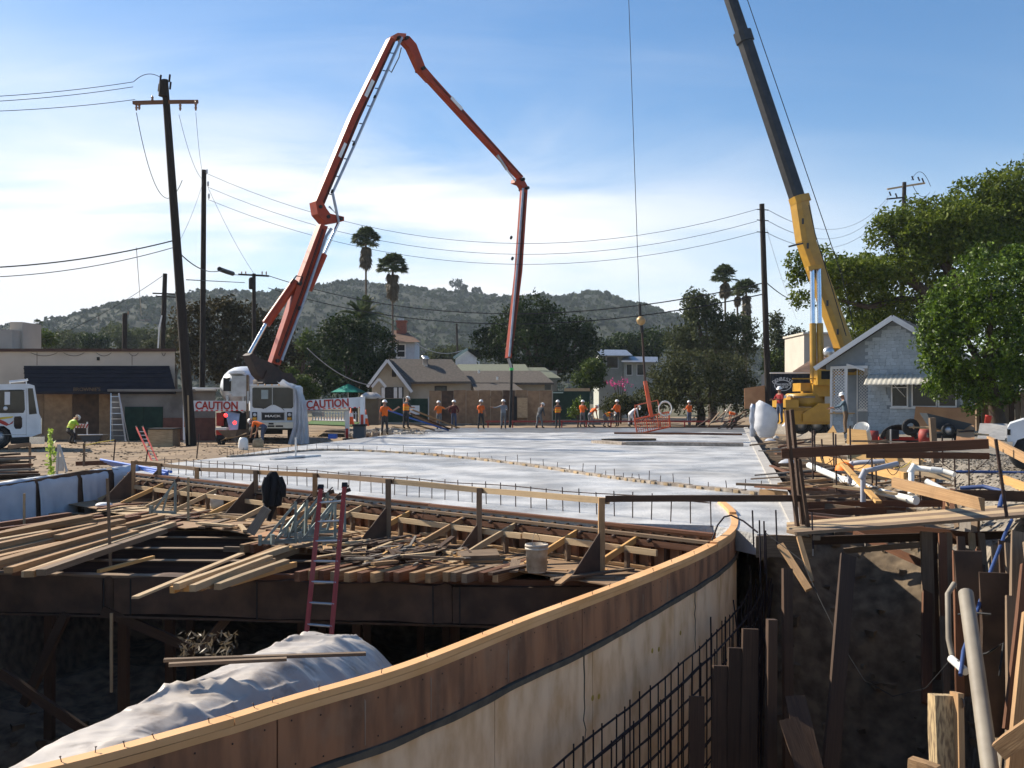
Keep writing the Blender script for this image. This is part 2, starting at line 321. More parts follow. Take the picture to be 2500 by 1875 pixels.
# curing film: blotchy gloss, fine broom and pockmark relief
ge = extra(t, 'ShaderNodeNewGeometry'); mp = extra(t, 'ShaderNodeMapping'); mp.inputs['Scale'].default_value = (.5, .5, 1); mp.inputs['Rotation'].default_value = (0, 0, .12); t.links.new(ge.outputs['Position'], mp.inputs[0])
n1 = extra(t, 'ShaderNodeTexNoise'); n1.inputs['Scale'].default_value = .9; n1.inputs['Detail'].default_value = 7; n1.inputs['Distortion'].default_value = .8; t.links.new(mp.outputs[0], n1.inputs['Vector'])
r1 = extra(t, 'ShaderNodeMapRange'); r1.inputs[1].default_value = .35; r1.inputs[2].default_value = .65; r1.inputs[3].default_value = .24; r1.inputs[4].default_value = .60; t.links.new(n1.outputs['Fac'], r1.inputs[0]); t.links.new(r1.outputs[0], bs.inputs['Roughness'])
n2 = extra(t, 'ShaderNodeTexNoise'); n2.inputs['Scale'].default_value = 22; n2.inputs['Detail'].default_value = 5; t.links.new(ge.outputs['Position'], n2.inputs['Vector'])
n3 = extra(t, 'ShaderNodeTexNoise'); n3.inputs['Scale'].default_value = 1.6; n3.inputs['Detail'].default_value = 4; t.links.new(ge.outputs['Position'], n3.inputs['Vector'])
ad = extra(t, 'ShaderNodeMath', operation='MULTIPLY_ADD'); t.links.new(n3.outputs['Fac'], ad.inputs[0]); ad.inputs[1].default_value = 2.5; t.links.new(n2.outputs['Fac'], ad.inputs[2])
bp = extra(t, 'ShaderNodeBump'); bp.inputs['Strength'].default_value = .8; bp.inputs['Distance'].default_value = .025; t.links.new(ad.outputs[0], bp.inputs['Height']); t.links.new(bp.outputs[0], bs.inputs['Normal'])
b = MB().prism([(x, y, -.30) for x, y in slab_poly], (0, 0, .30)); struct(b.build('bridge_slab', 'slab'))
# wet concrete placed last along the far edge
mat('wetconcrete', (.205, .20, .19), (.14, .137, .13), rough=.32, spec=.5, scale=1.2, coords='World', bump=.5, detail=10)
fp_ = [(SE(66)-.1, 65.9), (-4.9, 65.9), (-6.0, 56.5)]+[(lerp(-5.5, SE(58)-.1, k/24), 57.2+1.5*NZ.noise(V((k*.5, 3, 1)))+.012*(k-12)**2*.3) for k in range(25)]
struct(MB().prism([(x, y, .004) for x, y in fp_], (0, 0, .012)).build('fresh_concrete', 'wetconcrete'))
# dark wet edge strip of concrete curb along the right side of the slab
b = MB().prism([(SE(13.9)-.02, 13.85, -.28), (SE(13.9)+.24, 13.85, -.28), (SE(66)+.24, 66, -.28), (SE(66)-.02, 66, -.28)], (0, 0, .335)); b.build('edge_form', 'concrete'); tag(board('edge_form', (3.42, 13.96, -.17), (SE(13.9)+.2, 13.80, -.17), .05, .30, 'aged'), 'dark form board closing the near corner of the slab', 'formwork'); tag(bpy.data.objects['edge_form'], 'long timber edge form along the right side of the concrete slab', 'formwork')
# ================================================================ hill and far ridge
PX = [-700, -300, -100, 60, 130, 210, 290, 350, 430, 520, 600, 640, 700, 760, 830, 900, 950, 1050, 1150, 1250, 1350, 1420, 1480, 1540, 1580, 1620, 1660, 1700, 1800, 1900, 2300, 3200]
PY = [900, 870, 850, 832, 808, 800, 802, 772, 742, 718, 712, 715, 716, 704, 696, 690, 700, 711, 716, 727, 736, 722, 737, 749, 760, 782, 805, 835, 872, 900, 915, 930]
def hill_z(x, y):
    px = 1250+x/1000*F; top = (YH-pw(PX, PY, px))/F*1000+H
    s = smooth((y-380)/620) if y < 1000 else 1-.35*smooth((y-1000)/400)
    g_ = NZ.fractal(V((x*.008, y*.006, 4.2)), 1, 2, 5)
    return -3+top*s+g_*11*s*(1-smooth((y-850)/150)*.9)
b = MB(); hx = np.arange(-900, 900, 11.0); hy = np.concatenate([np.arange(360, 1010, 13.0), np.arange(1010, 1400, 60.0)])
b.grid([[(x, y, hill_z(x, y)) for x in hx] for y in hy])
mat('hillground', (.011, .017, .006), (.020, .025, .010), rough=1, scale=.02, coords='World', detail=10)
struct(b.build('hill', 'hillground'))
def leafmat(name, c1, c2, trans=.3, rough=.5, spec=.35): return mat(name, c1, c2, rough=rough, spec=spec, island=True, trans=trans)
leafmat('chaparral', (.018, .030, .011), (.044, .058, .022), .15, .9, .1); leafmat('leafdark', (.011, .023, .006), (.042, .066, .016), .25, .6, .12); leafmat('leafmid', (.026, .048, .008), (.085, .118, .020), .3, .6, .15)
leafmat('leafbright', (.018, .044, .004), (.140, .215, .016), .26, .42, .3); leafmat('leafyellow', (.042, .070, .007), (.160, .200, .022), .40, .6, .15); leafmat('leafgrey', (.038, .050, .018), (.100, .114, .046), .25, .7, .1); leafmat('leafolive', (.030, .038, .013), (.086, .092, .036), .25, .7, .1)
leafmat('leafbrown', (.019, .017, .006), (.060, .048, .017), .25, .7, .1); leafmat('palmleaf', (.038, .060, .020), (.110, .135, .055), .25); leafmat('palmdry', (.11, .085, .05), (.19, .15, .095), .15); leafmat('pinkflower', (.55, .04, .20), (.65, .10, .30), .3); leafmat('stalk', (.28, .40, .05), (.42, .52, .12), .4); leafmat('lawn', (.10, .17, .03), (.15, .22, .05), .2)
def quads(C, S, aspect=1.0, up=.0):
    """one small leaf-like quad at each centre C (n,3) with size S (n,); returns vertices (n*4,3)"""
    n = len(C); A = RNG.normal(size=(n, 3)); A[:, 2] -= up; A /= np.linalg.norm(A, axis=1)[:, None]; B = np.cross(A, RNG.normal(size=(n, 3))); B /= np.linalg.norm(B, axis=1)[:, None]
    A = A*S[:, None]; B = B*(S*aspect)[:, None]; return np.stack([C-A, C-B*.9+A*.1, C+A, C+B*.9+A*.1], 1).reshape(-1, 3)
def qmesh(name, vs, m, parent=None, label=None):
    me = bpy.data.meshes.new(name); n = len(vs)//4; me.vertices.add(n*4); me.vertices.foreach_set('co', vs.astype(np.float32).ravel()); me.loops.add(n*4); me.loops.foreach_set('vertex_index', np.arange(n*4, dtype=np.int32))
    me.polygons.add(n); me.polygons.foreach_set('loop_start', np.arange(0, n*4, 4, dtype=np.int32)); me.polygons.foreach_set('loop_total', np.full(n, 4, dtype=np.int32)); me.update(); me.validate()
    me.materials.append(MATS[m]); return link(name, me, parent)
# brush and trees over the whole hillside, too far to tell apart
C = []; S = []
for i in range(15000):
    y = random.uniform(420, 1040); x = random.uniform(-.62*y, .45*y); px = 1250+x/y*F
    r = random.uniform(.9, 2.4) if random.random() < .85 else random.uniform(2.4, 4.2)
    if 40 < y-960 < 90: continue
    z = hill_z(x, y); k = 9 if r < 3 else 16
    for q in range(k):
        d = RNG.normal(size=3); d /= np.linalg.norm(d); C.append((x+d[0]*r, y+d[1]*r, z+r*.3+d[2]*r*.6)); S.append(r*random.uniform(.35, .7))
vs = quads(np.array(C), np.array(S)); o = qmesh('hillside_vegetation', vs, 'chaparral'); tag(o, 'grey green brush and trees covering the far hill', 'vegetation', kind='stuff')
# ================================================================ curved formwork wall in front
WP = [(-4.3, 4.0), (-3.4, 4.42), (-2.44, 5.15), (-1.79, 5.85), (-1.41, 6.34), (-.74, 7.18), (.17, 8.75), (1.26, 10.55), (2.40, 12.6), (3.16, 14.35), (3.62, 16.3), (3.82, 18.2)]
def catmull(P, n=10):
    out = []
    for i in range(len(P)-1):
        p0, p1, p2, p3 = [V((*P[min(max(k, 0), len(P)-1)], 0)) for k in (i-1, i, i+1, i+2)]
        for k in range(n):
            t_ = k/n; out.append(.5*((2*p1)+(-p0+p2)*t_+(2*p0-5*p1+4*p2-p3)*t_*t_+(-p0+3*p1-3*p2+p3)*t_**3))
    out.append(V((*P[-1], 0))); return out
WC = catmull(WP); WL = [0]
for i in range(1, len(WC)): WL.append(WL[-1]+(WC[i]-WC[i-1]).length)
def wall(s, off=0, z=0):
    """point at arc length s along the wall, off metres outwards (to the right), height z"""
    s = max(0, min(WL[-1]-1e-4, s)); i = int(np.searchsorted(WL, s, 'right'))-1; t_ = (s-WL[i])/(WL[i+1]-WL[i]); d = (WC[i+1]-WC[i]).normalized()
    j = min(i+1, len(WC)-2); d = d.lerp((WC[j+1]-WC[j]).normalized(), t_).normalized(); p = WC[i].lerp(WC[i+1], t_); n = V((d.y, -d.x, 0)); return V((p.x+n.x*off, p.y+n.y*off, z))
def wall_s(px):
    best = min(range(0, 4001), key=lambda k: abs(1250+F*wall(WL[-1]*k/4000).x/wall(WL[-1]*k/4000).y-px) if k < 3700 else 9e9); return WL[-1]*best/4000
def strip(s0, s1, o0, o1, z0, z1, step=.12, zf=None, wob=0):
    b = MB(); n = max(2, int((s1-s0)/step)); ring = []; fz = [z if callable(z) else (lambda s, z=z: z) for z in (z0, z1)]
    for i in range(n+1):
        s = lerp(s0, s1, i/n); w_ = wob*NZ.noise(V((s*2.1, fz[0](s)*7, 1))); za, zb = fz[0](s)+w_, fz[1](s)
        ring.append([wall(s, o0, za), wall(s, o1, za), wall(s, o1, zb), wall(s, o0, zb)])
    b.grid(ring, smooth=False, closed=True); b.add(ring[0], [(0, 1, 2, 3)]); b.add(ring[-1], [(3, 2, 1, 0)]); return b
wr = thing('curved_formwork_wall', wall(7, 0, -4.2), 'long curved parapet formwork with fresh timber cap sweeping across the front', 'formwork')
wall_s_1650 = wall_s(1650); S1, S2, S3, S4 = wall_s(665), wall_s(1411), wall_s(1690), WL[-1]
mat('formply', (.35, .165, .082), (.15, .074, .042), rough=.7, scale=2.4, stretch=(2.2, 2.2, .45), coords='World', detail=10, contrast=(.38, .64), dirt=.55, dirtcol=(.30, .19, .12), dscale=2.6, bump=.1)
mat('foamboard', (.90, .66, .42), (.66, .42, .215), rough=.85, scale=2.6, stretch=(1.6, 1.6, .7), coords='World', detail=12, contrast=(.42, .66), dirt=.6, dirtcol=(.86, .68, .48), dscale=1.5, bump=.12)
mat('laitance_pale', (.30, .22, .16), rough=.95); mat('mortar', (.12, .105, .08), (.08, .07, .055), rough=.95, scale=9, coords='World', bump=.4)
mat('capwood', (.72, .42, .20), (.60, .32, .13), rough=.65, scale=1.2, stretch=(1, 1, 1), coords='World', orand=.05, dirt=.35, dirtcol=(.55, .30, .10), dscale=4)
seams = [0, S1, S2, S3, S4-1.6]; ZB = lambda s: pw([0, S1, S2, wall_s_1650, S4-2.5, S4], [-.46, -.47, -.49, -.40, -.33, -.30], s)   # foot of the brown band rises towards the slab
for a, c in zip(seams[:-1], seams[1:]): strip(a+.006, c-.006, .02, .045, ZB, -.085, wob=.012).build('form_panel', 'formply', wr)
for a, c in zip([0]+[wall_s(p) for p in (560, 1200, 1440, 1640)], [wall_s(p) for p in (560, 1200, 1440, 1640)]+[S4-1.7]): strip(a+.005, c-.005, -.01+.01*random.random(), .03, -3.4, lambda s: ZB(s)-.05, wob=.02).build('wall_panel', 'foamboard', wr)
strip(0, S4-1.6, -.02, .072, lambda s: ZB(s)-.055, lambda s: ZB(s)-.004, wob=.015).build('mortar_strip', 'mortar', wr)
strip(0, S4-1.6, -.14, -.02, -3.3, -.09).build('backing_studs', 'dark', wr)
# jagged crack and seam stains down the light panels
for px, top, dep in ((1418, -.54, 1.05), (1690, -.42, .8)):
    s = wall_s(px); b = MB(); q = [wall(s+.05*NZ.noise(V((k*.9, px, 0)))+.02*k/8, .031, top-dep*k/10) for k in range(11)]; b.tube(q, [.010-.0006*k for k in range(11)], 5); b.build('crack', 'mortar', wr)
mat('oldglue', (.52, .36, .06), (.4, .26, .05), rough=.8)
for px, dz in ((1440, 1.02), (1455, 1.06), (1586, .75), (1655, .72), (1602, .80)):
    s = wall_s(px); b = MB(); b.lathe([(0, .006), (.014, .006), (.03, 0)], wall(s, .032, -.50-dz*.5), 8, frame(wall(s, 1)-wall(s, 0)) @ M.Rotation(math.pi/2, 3, 'Y')); b.build('glue_spot', 'oldglue', wr)
nh = None
for k in range(150):   # nail heads along the panels' edges and studs
    s = .4+k//2*.24; z = -.14 if k % 2 else ZB(min(s, S4-1.8))+.05
    if s > S4-1.9: break
    p = wall(s+random.uniform(-.02, .02), .047, z+random.uniform(-.012, .012)); R_n = (wall(s, 1)-wall(s, 0)).to_track_quat('Z', 'Y')
    if nh is None: nh = MB().lathe([(0, .003), (.006, .002), (.007, 0)], n=6).build('nail_head', 'rust', wr); q_n = nh
    else: q_n = link('nail_head', nh.data, wr)
    q_n.location = p; q_n.rotation_euler = R_n.to_euler()
for px in (880, 1040, 1230, 1560, 1620):   # pale grout runs down the brown band
    s = wall_s(px); z0 = -.12-.1*random.random(); MB().prism([wall(s-.006, .0455, z0), wall(s+.008, .0455, z0-.02), wall(s+.004, .0455, ZB(s)+.03), wall(s-.002, .0455, ZB(s)+.02)], (wall(s, 1)-wall(s, 0))*.002).build('grout_run', 'laitance_pale', wr)
C1, C2, C3 = wall_s(1545), wall_s(1742), wall_s(1795)
caps = [(0, wall_s(560)-.003, -.045, .050, -.046, 0), (wall_s(560)+.003, C1, -.045, .050, -.046, 0), (0, wall_s(1400), -.045, .052, -.092, -.048), (wall_s(1400)+.004, C2+.25, -.045, .052, -.092, -.048),
        (C1+.004, C2, -.09, .045, -.046, -.004), (C2+.004, S4-1.95, -.05, .055, -.046, .022), (C2+.26, S4-1.9, -.05, .052, -.092, -.052), (S4-1.94, S4, -.06, .05, -.05, .06)]
for c in caps: strip(*c, step=.08, wob=.004).build('cap_board', 'capwood', wr)
b0 = MB().use('rust').tube([(0, 0, -.01), (0, 0, .03)], .0028, 5).lathe([(0, .032), (.007, .032), (.007, .029), (0, .029)], n=6)
nail = None
for px in (150, 235, 300, 372, 507, 625, 668, 777, 925, 1040, 1180, 1250, 1370, 1440, 1490, 1590, 1640, 1690, 1725):
    s = wall_s(px); p = wall(s, random.uniform(-.02, .03), 0)
    if nail is None: nail = b0.build('nail', None, wr); n_ = nail
    else: n_ = link('nail', nail.data, wr)
    n_.location = p; n_.rotation_euler = (random.uniform(-.3, .3), random.uniform(-.3, .3), 0)
# ---------------------------------------------------------------- rebar mat outside the curved wall
rm = thing('rebar_mat', wall(8, .45, -3.6), 'dark double grid of rebar standing outside the curved formwork', 'rebar')
sA, sB = wall_s(1240), S4-2.3
for lay, (o1, o2) in enumerate(((.36, .22), (.55, .36))):
    for k in range(8):
        zt = -1.20-.24*k-.05*lay; n = 40
        MB().tube([wall(lerp(sA, sB, i/n), lerp(o1, o2, (i/n)**.8)+.012*NZ.noise(V((i*.4, k, lay))), zt+.44*(i/n)+.015*NZ.noise(V((i*.3, k, 5)))) for i in range(n+1)], .0085 if k % 3 else .012, 6).build('horizontal_bar', 'rebar', rm)
    s = sA; i = 0
    while s < sB:
        f = (s-sA)/(sB-sA); o_ = lerp(o1, o2, f**.8)+.02; tz = -1.17+.44*f+random.uniform(-.02, .08)-(.1 if lay else 0)
        MB().tube([wall(s, o_, -3.4), wall(s+random.uniform(-.03, .03), o_, tz)], .0075, 6).build('vertical_bar', 'rebar', rm); s += .15+.16*random.random()+.06*lay; i += 1
for k in range(16):
    s = random.uniform(lerp(sA, sB, .45), sB); MB().tube([wall(s, random.uniform(.3, .6), -2.6), wall(s+random.uniform(-.3, .3), random.uniform(.25, .6), random.uniform(-1.2, -.6))], .009, 6).build('loose_bar', 'rebar', rm)
# taller dowels and hooked bars by the slab corner
for px, top, bot in ((1857, 1270, 1420), (1872, 1295, 1440), (1897, 1245, 1330), (1840, 1246, 1335), (1985, 1250, 1340), (1868, 1272, 1400)):
    MB().tube([at(px, bot, 13.4), at(px-3, top, 13.5)], .011, 6).build('dowel', 'rebar', rm)
MB().tube([at(1738, 1319, 13.2), at(1752, 1282, 13.4), at(1768, 1262, 13.5), at(1785, 1258, 13.5), at(1815, 1272, 13.4), at(1850, 1300, 13.2)], .012, 6).build('hooked_bar', 'rebar', rm)
# ================================================================ falsework under the missing slab
ZD = -.60
def edge(px): # front edge of the deck
    return 15.55-.055*(px/100)*.9
fb = thing('falsework_beam', (-3, 15.1, -1.4), 'deep dark timber header beam across the pit under the deck', 'beam')
A_, B_ = V((-9.2, 15.75, 0)), V((2.15, 14.42, 0))
def fbp(t_, z, off=0): p = A_.lerp(B_, t_); d = (B_-A_).normalized(); return V((p.x+d.y*off, p.y-d.x*off, z))
cuts = [0, .26, .275, .475, .545, .71, .735, 1]
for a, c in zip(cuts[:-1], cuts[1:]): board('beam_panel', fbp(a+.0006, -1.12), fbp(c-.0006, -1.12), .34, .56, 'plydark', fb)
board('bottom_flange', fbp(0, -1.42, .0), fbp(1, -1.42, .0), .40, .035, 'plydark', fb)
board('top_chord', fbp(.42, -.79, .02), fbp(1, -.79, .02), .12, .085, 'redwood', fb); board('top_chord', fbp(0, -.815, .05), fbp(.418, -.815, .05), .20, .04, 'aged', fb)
for t_ in (.262, .30, .475, .545, .71, .745): board('strap', fbp(t_, -1.40, .178), fbp(t_, -.84, .178), .022, .008, 'black', fb, up=(0, 1, 0))
fd = thing('falsework_deck', (-3, 18, -1.1), 'open timber deck of joists, steel beams and plywood below slab level', 'deck')
EA, EB = V((-9.85, 25.7, 0)), V((2.85, 13.98, 0)); ED = (EB-EA).normalized(); EN = V((-ED.y, ED.x, 0)); EN = EN if EN.y < 0 else -EN     # bulkhead line, EN towards the camera
def bk(t_, off, z): p = EA.lerp(EB, t_); return V((p.x+EN.x*off, p.y+EN.y*off, z))
# steel beams parallel to the header
for y, x0, x1 in ((16.55, -9.6, -1.0), (17.9, -10.2, -1.5), (19.3, -10.6, -3.6), (20.4, -10.9, -4.6), (21.8, -10.9, -6.2), (23.2, -10.9, -7.6)):
    d = -.055; p0 = V((x0, y-x0*0, -.76)); p1 = V((x1, y+(x1-x0)*d*.6, -.76))
    board('steel_beam', p0, p1, .17, .02, 'aged', fd); board('beam_web', p0-V((0, 0, .16)), p1-V((0, 0, .16)), .02, .3, 'rust', fd)
# joists whose ends show along the front edge; each runs back towards the bulkhead
JD = V((.50, .866, 0))
def joist(px, y_end, ln, m='lumber', w=.095, h=.14):
    p = onz(px, y_end, ZD-.03); return board('joist', p+V((0, 0, -.04)), p+JD*ln+V((0, 0, -.04)), w, h, m, fd)
for px in (727, 757, 783, 812, 845, 880, 908, 945, 968, 1003, 1043, 1085, 1104, 1134, 1172, 1206): joist(px+random.uniform(-3, 3), 1399+random.uniform(-2, 3)+.012*(px-727), 2.2+random.random(), random.choice(['lumber', 'aged', 'redwood', 'lumber']))
for px in (590, 615, 648, 668, 690, 718, 745): joist(px, 1335+random.uniform(-2, 2), 1.6, random.choice(['lumber', 'redwood', 'aged']), .1, .15)
board('ledger', onz(548, 1340, ZD-.16), onz(780, 1348, ZD-.16), .09, .09, 'aged', fd); board('ledger', onz(500, 1297, ZD-.2), onz(690, 1304, ZD-.2), .09, .22, 'dark', fd); board('ledger', onz(390, 1267, ZD-.2), onz(575, 1272, ZD-.2), .09, .22, 'dark', fd)
# plywood sheets laid on the joists (each a convex quad given by its corners in the photo's plan)
def sheet(pts, m, z=ZD, th=.02): return MB().prism([(*onz(px, py, z).xy, z-th) for px, py in pts], (0, 0, th)).build('plywood_sheet', m, fd)
Z0 = ZD
def bsheet(t0, t1, o0, o1, m, dz=0): return MB().prism([bk(t0, o0, Z0-.02+dz), bk(t1, o0, Z0-.02+dz), bk(t1, o1, Z0-.02+dz), bk(t0, o1, Z0-.02+dz)], (0, 0, .018)).build('plywood_sheet', m, fd)
for t0, t1, o1, m_ in ((.01, .14, 1.9, 'ply'), (.142, .27, 2.0, 'pale'), (.272, .40, 2.3, 'ply'), (.402, .52, 1.9, 'ply'), (.522, .66, 2.2, 'ply'), (.662, .80, 2.1, 'ply'), (.802, .955, 1.45, 'ply')): bsheet(t0, t1, .03, o1, m_)
MB().prism([V((*onz(px, py, ZD+.03).xy, ZD+.012)) for px, py in ((605, 1310), (680, 1289), (752, 1293), (757, 1308))], (0, 0, .018)).build('plywood_sheet', 'plyhouse', fd)
MB().prism([V((*onz(px, py, ZD+.03).xy, ZD+.012)) for px, py in ((390, 1264), (430, 1250), (520, 1250), (572, 1263))], (0, 0, .018)).build('plywood_sheet', 'pale', fd)
MB().prism([V((*onz(px, py, ZD+.03).xy, ZD+.012)) for px, py in ((497, 1283), (540, 1274), (690, 1272), (690, 1281))], (0, 0, .018)).build('plywood_sheet', 'ply', fd)
MB().prism([V((*onz(px, py, ZD+.02).xy, ZD+.005)) for px, py in ((235, 1247), (270, 1232), (420, 1244), (470, 1249))], (0, 0, .018)).build('plywood_sheet', 'pale', fd)
MB().prism([V((*onz(px, py, ZD+.02).xy, ZD+.005)) for px, py in ((1265, 1393), (1320, 1366), (1430, 1372), (1395, 1400))], (0, 0, .018)).build('plywood_sheet', 'ply', fd)
for i in range(14):   # posts and braces standing in the dark below
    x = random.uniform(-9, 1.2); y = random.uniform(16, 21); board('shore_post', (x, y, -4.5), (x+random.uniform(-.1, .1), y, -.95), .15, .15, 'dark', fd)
for (a, c) in (((0, 1640), (330, 1870)), ((250, 1490), (480, 1590)), ((160, 1500), (60, 1720)), ((500, 1500), (560, 1430)), ((490, 1590), (560, 1500))): board('diagonal_brace', at(*a, 15.2), at(*c, 15.4), .09, .14, 'dark', fd)
# ---------------------------------------------------------------- bulkhead form holding the slab edge
bf = thing('bulkhead_form', bk(.5, .1, -.6), 'stud framed timber bulkhead form along the edge of the fresh slab', 'formwork')
board('form_panel', bk(0, .01, -.31), bk(1, .01, -.31), .02, .60, 'formply', bf)
for k in range(64): board('stud', bk(.006+k/64.2, .07, -.585), bk(.006+k/64.2, .07, -.06), .045, .09, random.choice(['dark', 'redwood', 'redwood', 'aged']), bf, up=EN)
for nm, off, z, w, h, m_ in (('top_plate', .03, .0, .12, .04, 'redwood'), ('waler', .15, -.10, .09, .045, 'aged'), ('waler', .15, -.20, .09, .09, 'redwood'), ('sole_plate', .13, -.57, .09, .04, 'lumber')):
    for a, c in ((0, .33), (.331, .66), (.661, 1)): board(nm, bk(a, off, z), bk(c, off, z), w, h, m_, bf)
for a, c in ((.02, .22), (.222, .42), (.422, .62), (.622, .81), (.812, .96)): board('kicker_rail', bk(a, .42, -.27), bk(c, .42, -.285), .045, .09, 'pale', bf)
for k, t_ in enumerate((.05, .12, .19, .26, .34, .41, .49, .56, .64, .72, .79, .865, .93)): board('brace', bk(t_, .12, -.14), bk(t_-.012, 1.15, ZD+.03), .045, .09, random.choice(['fresh', 'pale', 'lumber']), bf); board('strut', bk(t_, .42, -.58), bk(t_, .42, -.30), .09, .045, 'aged', bf, up=ED)
for k in range(26): MB().tube([bk(.02+k*.037, -.02, -.15), bk(.02+k*.037, .30, -.15)], .009, 6).lathe([(0, .0), (.035, .0), (.035, .03), (0, .03)], bk(.02+k*.037, .22, -.15), 8, frame(EN) @ M.Rotation(math.pi/2, 3, 'Y')).build('tie_rod', 'rust', bf)
# ---------------------------------------------------------------- guard rail
gr = thing('guard_railing', bk(.5, 1.1, ZD), 'weathered timber guard rail with ply gussets beside the slab edge', 'railing')
PO = [(325, 1125, 1221), (389, 1131, 1219), (481, 1141, 1232), (624, 1148, 1258), (769, 1155, 1277), (948, 1169, 1320), (1170, 1191, 1345), (1469, 1215, 1404)]
tops = []
for px, yt, yb in PO:
    p = onz(px, yb, ZD); zt = H-(yt-YH)/F*p.y; tops.append(V((p.x, p.y, zt))); board('post', p, tops[-1], .09, .09, random.choice(['aged', 'lumber']), gr)
for i in range(len(tops)-1):
    a, c = tops[i], tops[i+1]; e = EN*.068; ex = (c-a).normalized()*.12
    board('top_rail', a-e*.0+EN*-.068-V((0, 0, .05))-ex*.0, c+EN*-.068-V((0, 0, .05))+ex*.7, .04, .09, random.choice(['pale', 'aged', 'lumber']), gr)
for px, yb, k in ((325, 1221, .75), (389, 1219, .75), (481, 1232, .6), (624, 1258, .75), (948, 1320, .6), (1170, 1345, .45), (1469, 1404, .62)):
    p = onz(px, yb, ZD); out = V((-.75, -.66, 0)).normalized(); q = p+out*.05
    MB().prism([q, q+out*.62*k/.62, q+V((0, 0, k))], ED*.016).build('gusset', 'plydark', gr)
    board('kick_plate', p+out*.02+V((0, 0, .02)), p+out*.75*k/.62+V((0, 0, .02)), .09, .04, 'aged', gr)
# long dark rail that carries on to the walkway posts
board('top_rail', at(1478, 1218, 14.15), at(1962, 1217, 13.95), .04, .092, 'dark', gr)
# ---------------------------------------------------------------- row of dowels on the slab with a tied bar
dr = thing('rebar_dowel_row', V((-2.9, 20.6, 0)), 'row of short upright rebar dowels tied to a thin bar on the slab', 'rebar')
D0, D1 = V((-9.0, 25.75, 0)), V((3.0, 15.0, 0)); nD = 46; tp = []
for k in range(nD):
    p = D0.lerp(D1, k/(nD-1)); hgt = .39+random.uniform(-.03, .03); tp.append(p+V((0, 0, .35+.012*math.sin(k*.8)))); MB().tube([p-V((0, 0, .02)), p+V((random.uniform(-.015, .015), 0, hgt))], .0095, 5).build('dowel', 'rust', dr)
MB().tube(tp, .009, 5).build('tie_bar', 'rust', dr)
# ---------------------------------------------------------------- keyed construction joint across the slab
kj = thing('construction_joint', (0, 29, 0), 'ragged keyed joint strip running diagonally over the slab', 'joint')
KJ = [(-9.3, 32.6), (-8.5, 33.9), (-6.85, 37.0), (-3.3, 34.5), (-.2, 29.8), (2.05, 24.8), (3.3, 22.3), (5.1, 19.6)]
kc = catmull(KJ, 14)
mat('laitance', (.40, .345, .285), (.24, .20, .165), rough=.9, scale=7, coords='World', bump=.5, dirt=.5, dirtcol=(.17, .13, .10), dscale=3)
for i in range(0, len(kc)-1, 1):
    a, c = kc[i], kc[i+1]; h_ = .05+.025*random.random(); e = V((0, 0, h_/2)); board('joint_strip', a+e, c+e+(c-a)*.02, .15+.05*random.random(), h_, 'laitance', kj)
    if i % 2 == 0: MB().tube([a-V((0, .1, .02)), a+V((random.uniform(-.03, .03), -.1, .16+.14*random.random()))], .009, 5).build('dowel', 'rust', kj)
    if i % 2 == 1: board('key_block', a+V((-.05, -.11, .03)), a.lerp(c, .55)+V((-.05, -.11, .03)), .05, .055, 'pale', kj)
board('end_board', at(1856, 1204, 19.3), at(1922, 1210, 18.8), .05, .15, 'lumber', kj)
for (a, c, nm) in (((1140, 1081), (1815, 1088), 'joint_strip'), ((1500, 1058), (1812, 1061), 'joint_strip')): 
    if a[0] == 1500: board(nm, onz(*a, .03), onz(*c, .03), .2, .12, 'redwood', kj)
board('joint_strip', onz(1455, 1078, .05), onz(1530, 1083, .05), .5, .12, 'laitance', kj); board('joint_strip', onz(1530, 1083, .06), onz(1815, 1086, .06), .3, .16, 'laitance', kj); board('joint_strip', onz(1470, 1074, .05), onz(1600, 1073, .05), .25, .1, 'aged', kj)
# ---------------------------------------------------------------- low wall under hanging white blankets
mat('blanket', (.60, .63, .68), (.50, .53, .58), rough=.6, scale=2.5, dirt=.25, dirtcol=(.36, .36, .38), trans=.15)
dw = thing('draped_wall', (-11.0, 23.5, -1.1), 'low abutment wall hung with white curing blankets at the deck end', 'wall')
WA, WB = V((-11.55, 20.2, 0)), V((-9.95, 26.6, 0)); wd = (WB-WA).normalized(); wn_ = V((wd.y, -wd.x, 0))
def dz(t_): return pw([0, .2, .35, 1], [.0, .02, .08, .14], t_)
board('wall_core', WA-wn_*.16+V((0, 0, -.72)), WB-wn_*.16+V((0, 0, -.64)), .26, 1.45, 'plydark', dw)
gaps = [(0, .17), (.185, .40), (.415, .62), (.64, .80), (.83, 1.0)]
for i, (a, c) in enumerate(gaps):
    b = MB(); cols = 22; rows_ = []
    for r in range(12):
        row = []
        for k in range(cols+1):
            u = k/cols; t_ = lerp(a, c, u); f = r/11; fl = 1-.10*f*(1 if i in (1, 3) else .3)*(1 if u > .5 else -1)*0
            wv = .03*math.sin(u*21+i)*f+.02*NZ.noise(V((u*6, f*3, i)))+.05*f
            narrow = lerp(0, .35 if i in (3,) else .10, f)*(u-.5)
            if r == 0: p = WA.lerp(WB, t_)-wn_*.32+V((0, 0, dz(t_)))
            elif r == 1: p = WA.lerp(WB, t_)-wn_*.05+V((0, 0, dz(t_)+.02+.015*math.sin(u*17+i*2)))
            else: p = WA.lerp(WB, t_-narrow*(c-a)*.5)+wn_*(.02+wv)+V((0, 0, dz(t_)-.01-1.22*(r-1)/10))
            row.append(p)
        rows_.append(row)
    b.grid(rows_); o = b.build('blanket', 'blanket', dw); sm = o.modifiers.new('s', 'SOLIDIFY'); sm.thickness = .012
def px2(px, D): return (px-1250)/F*D
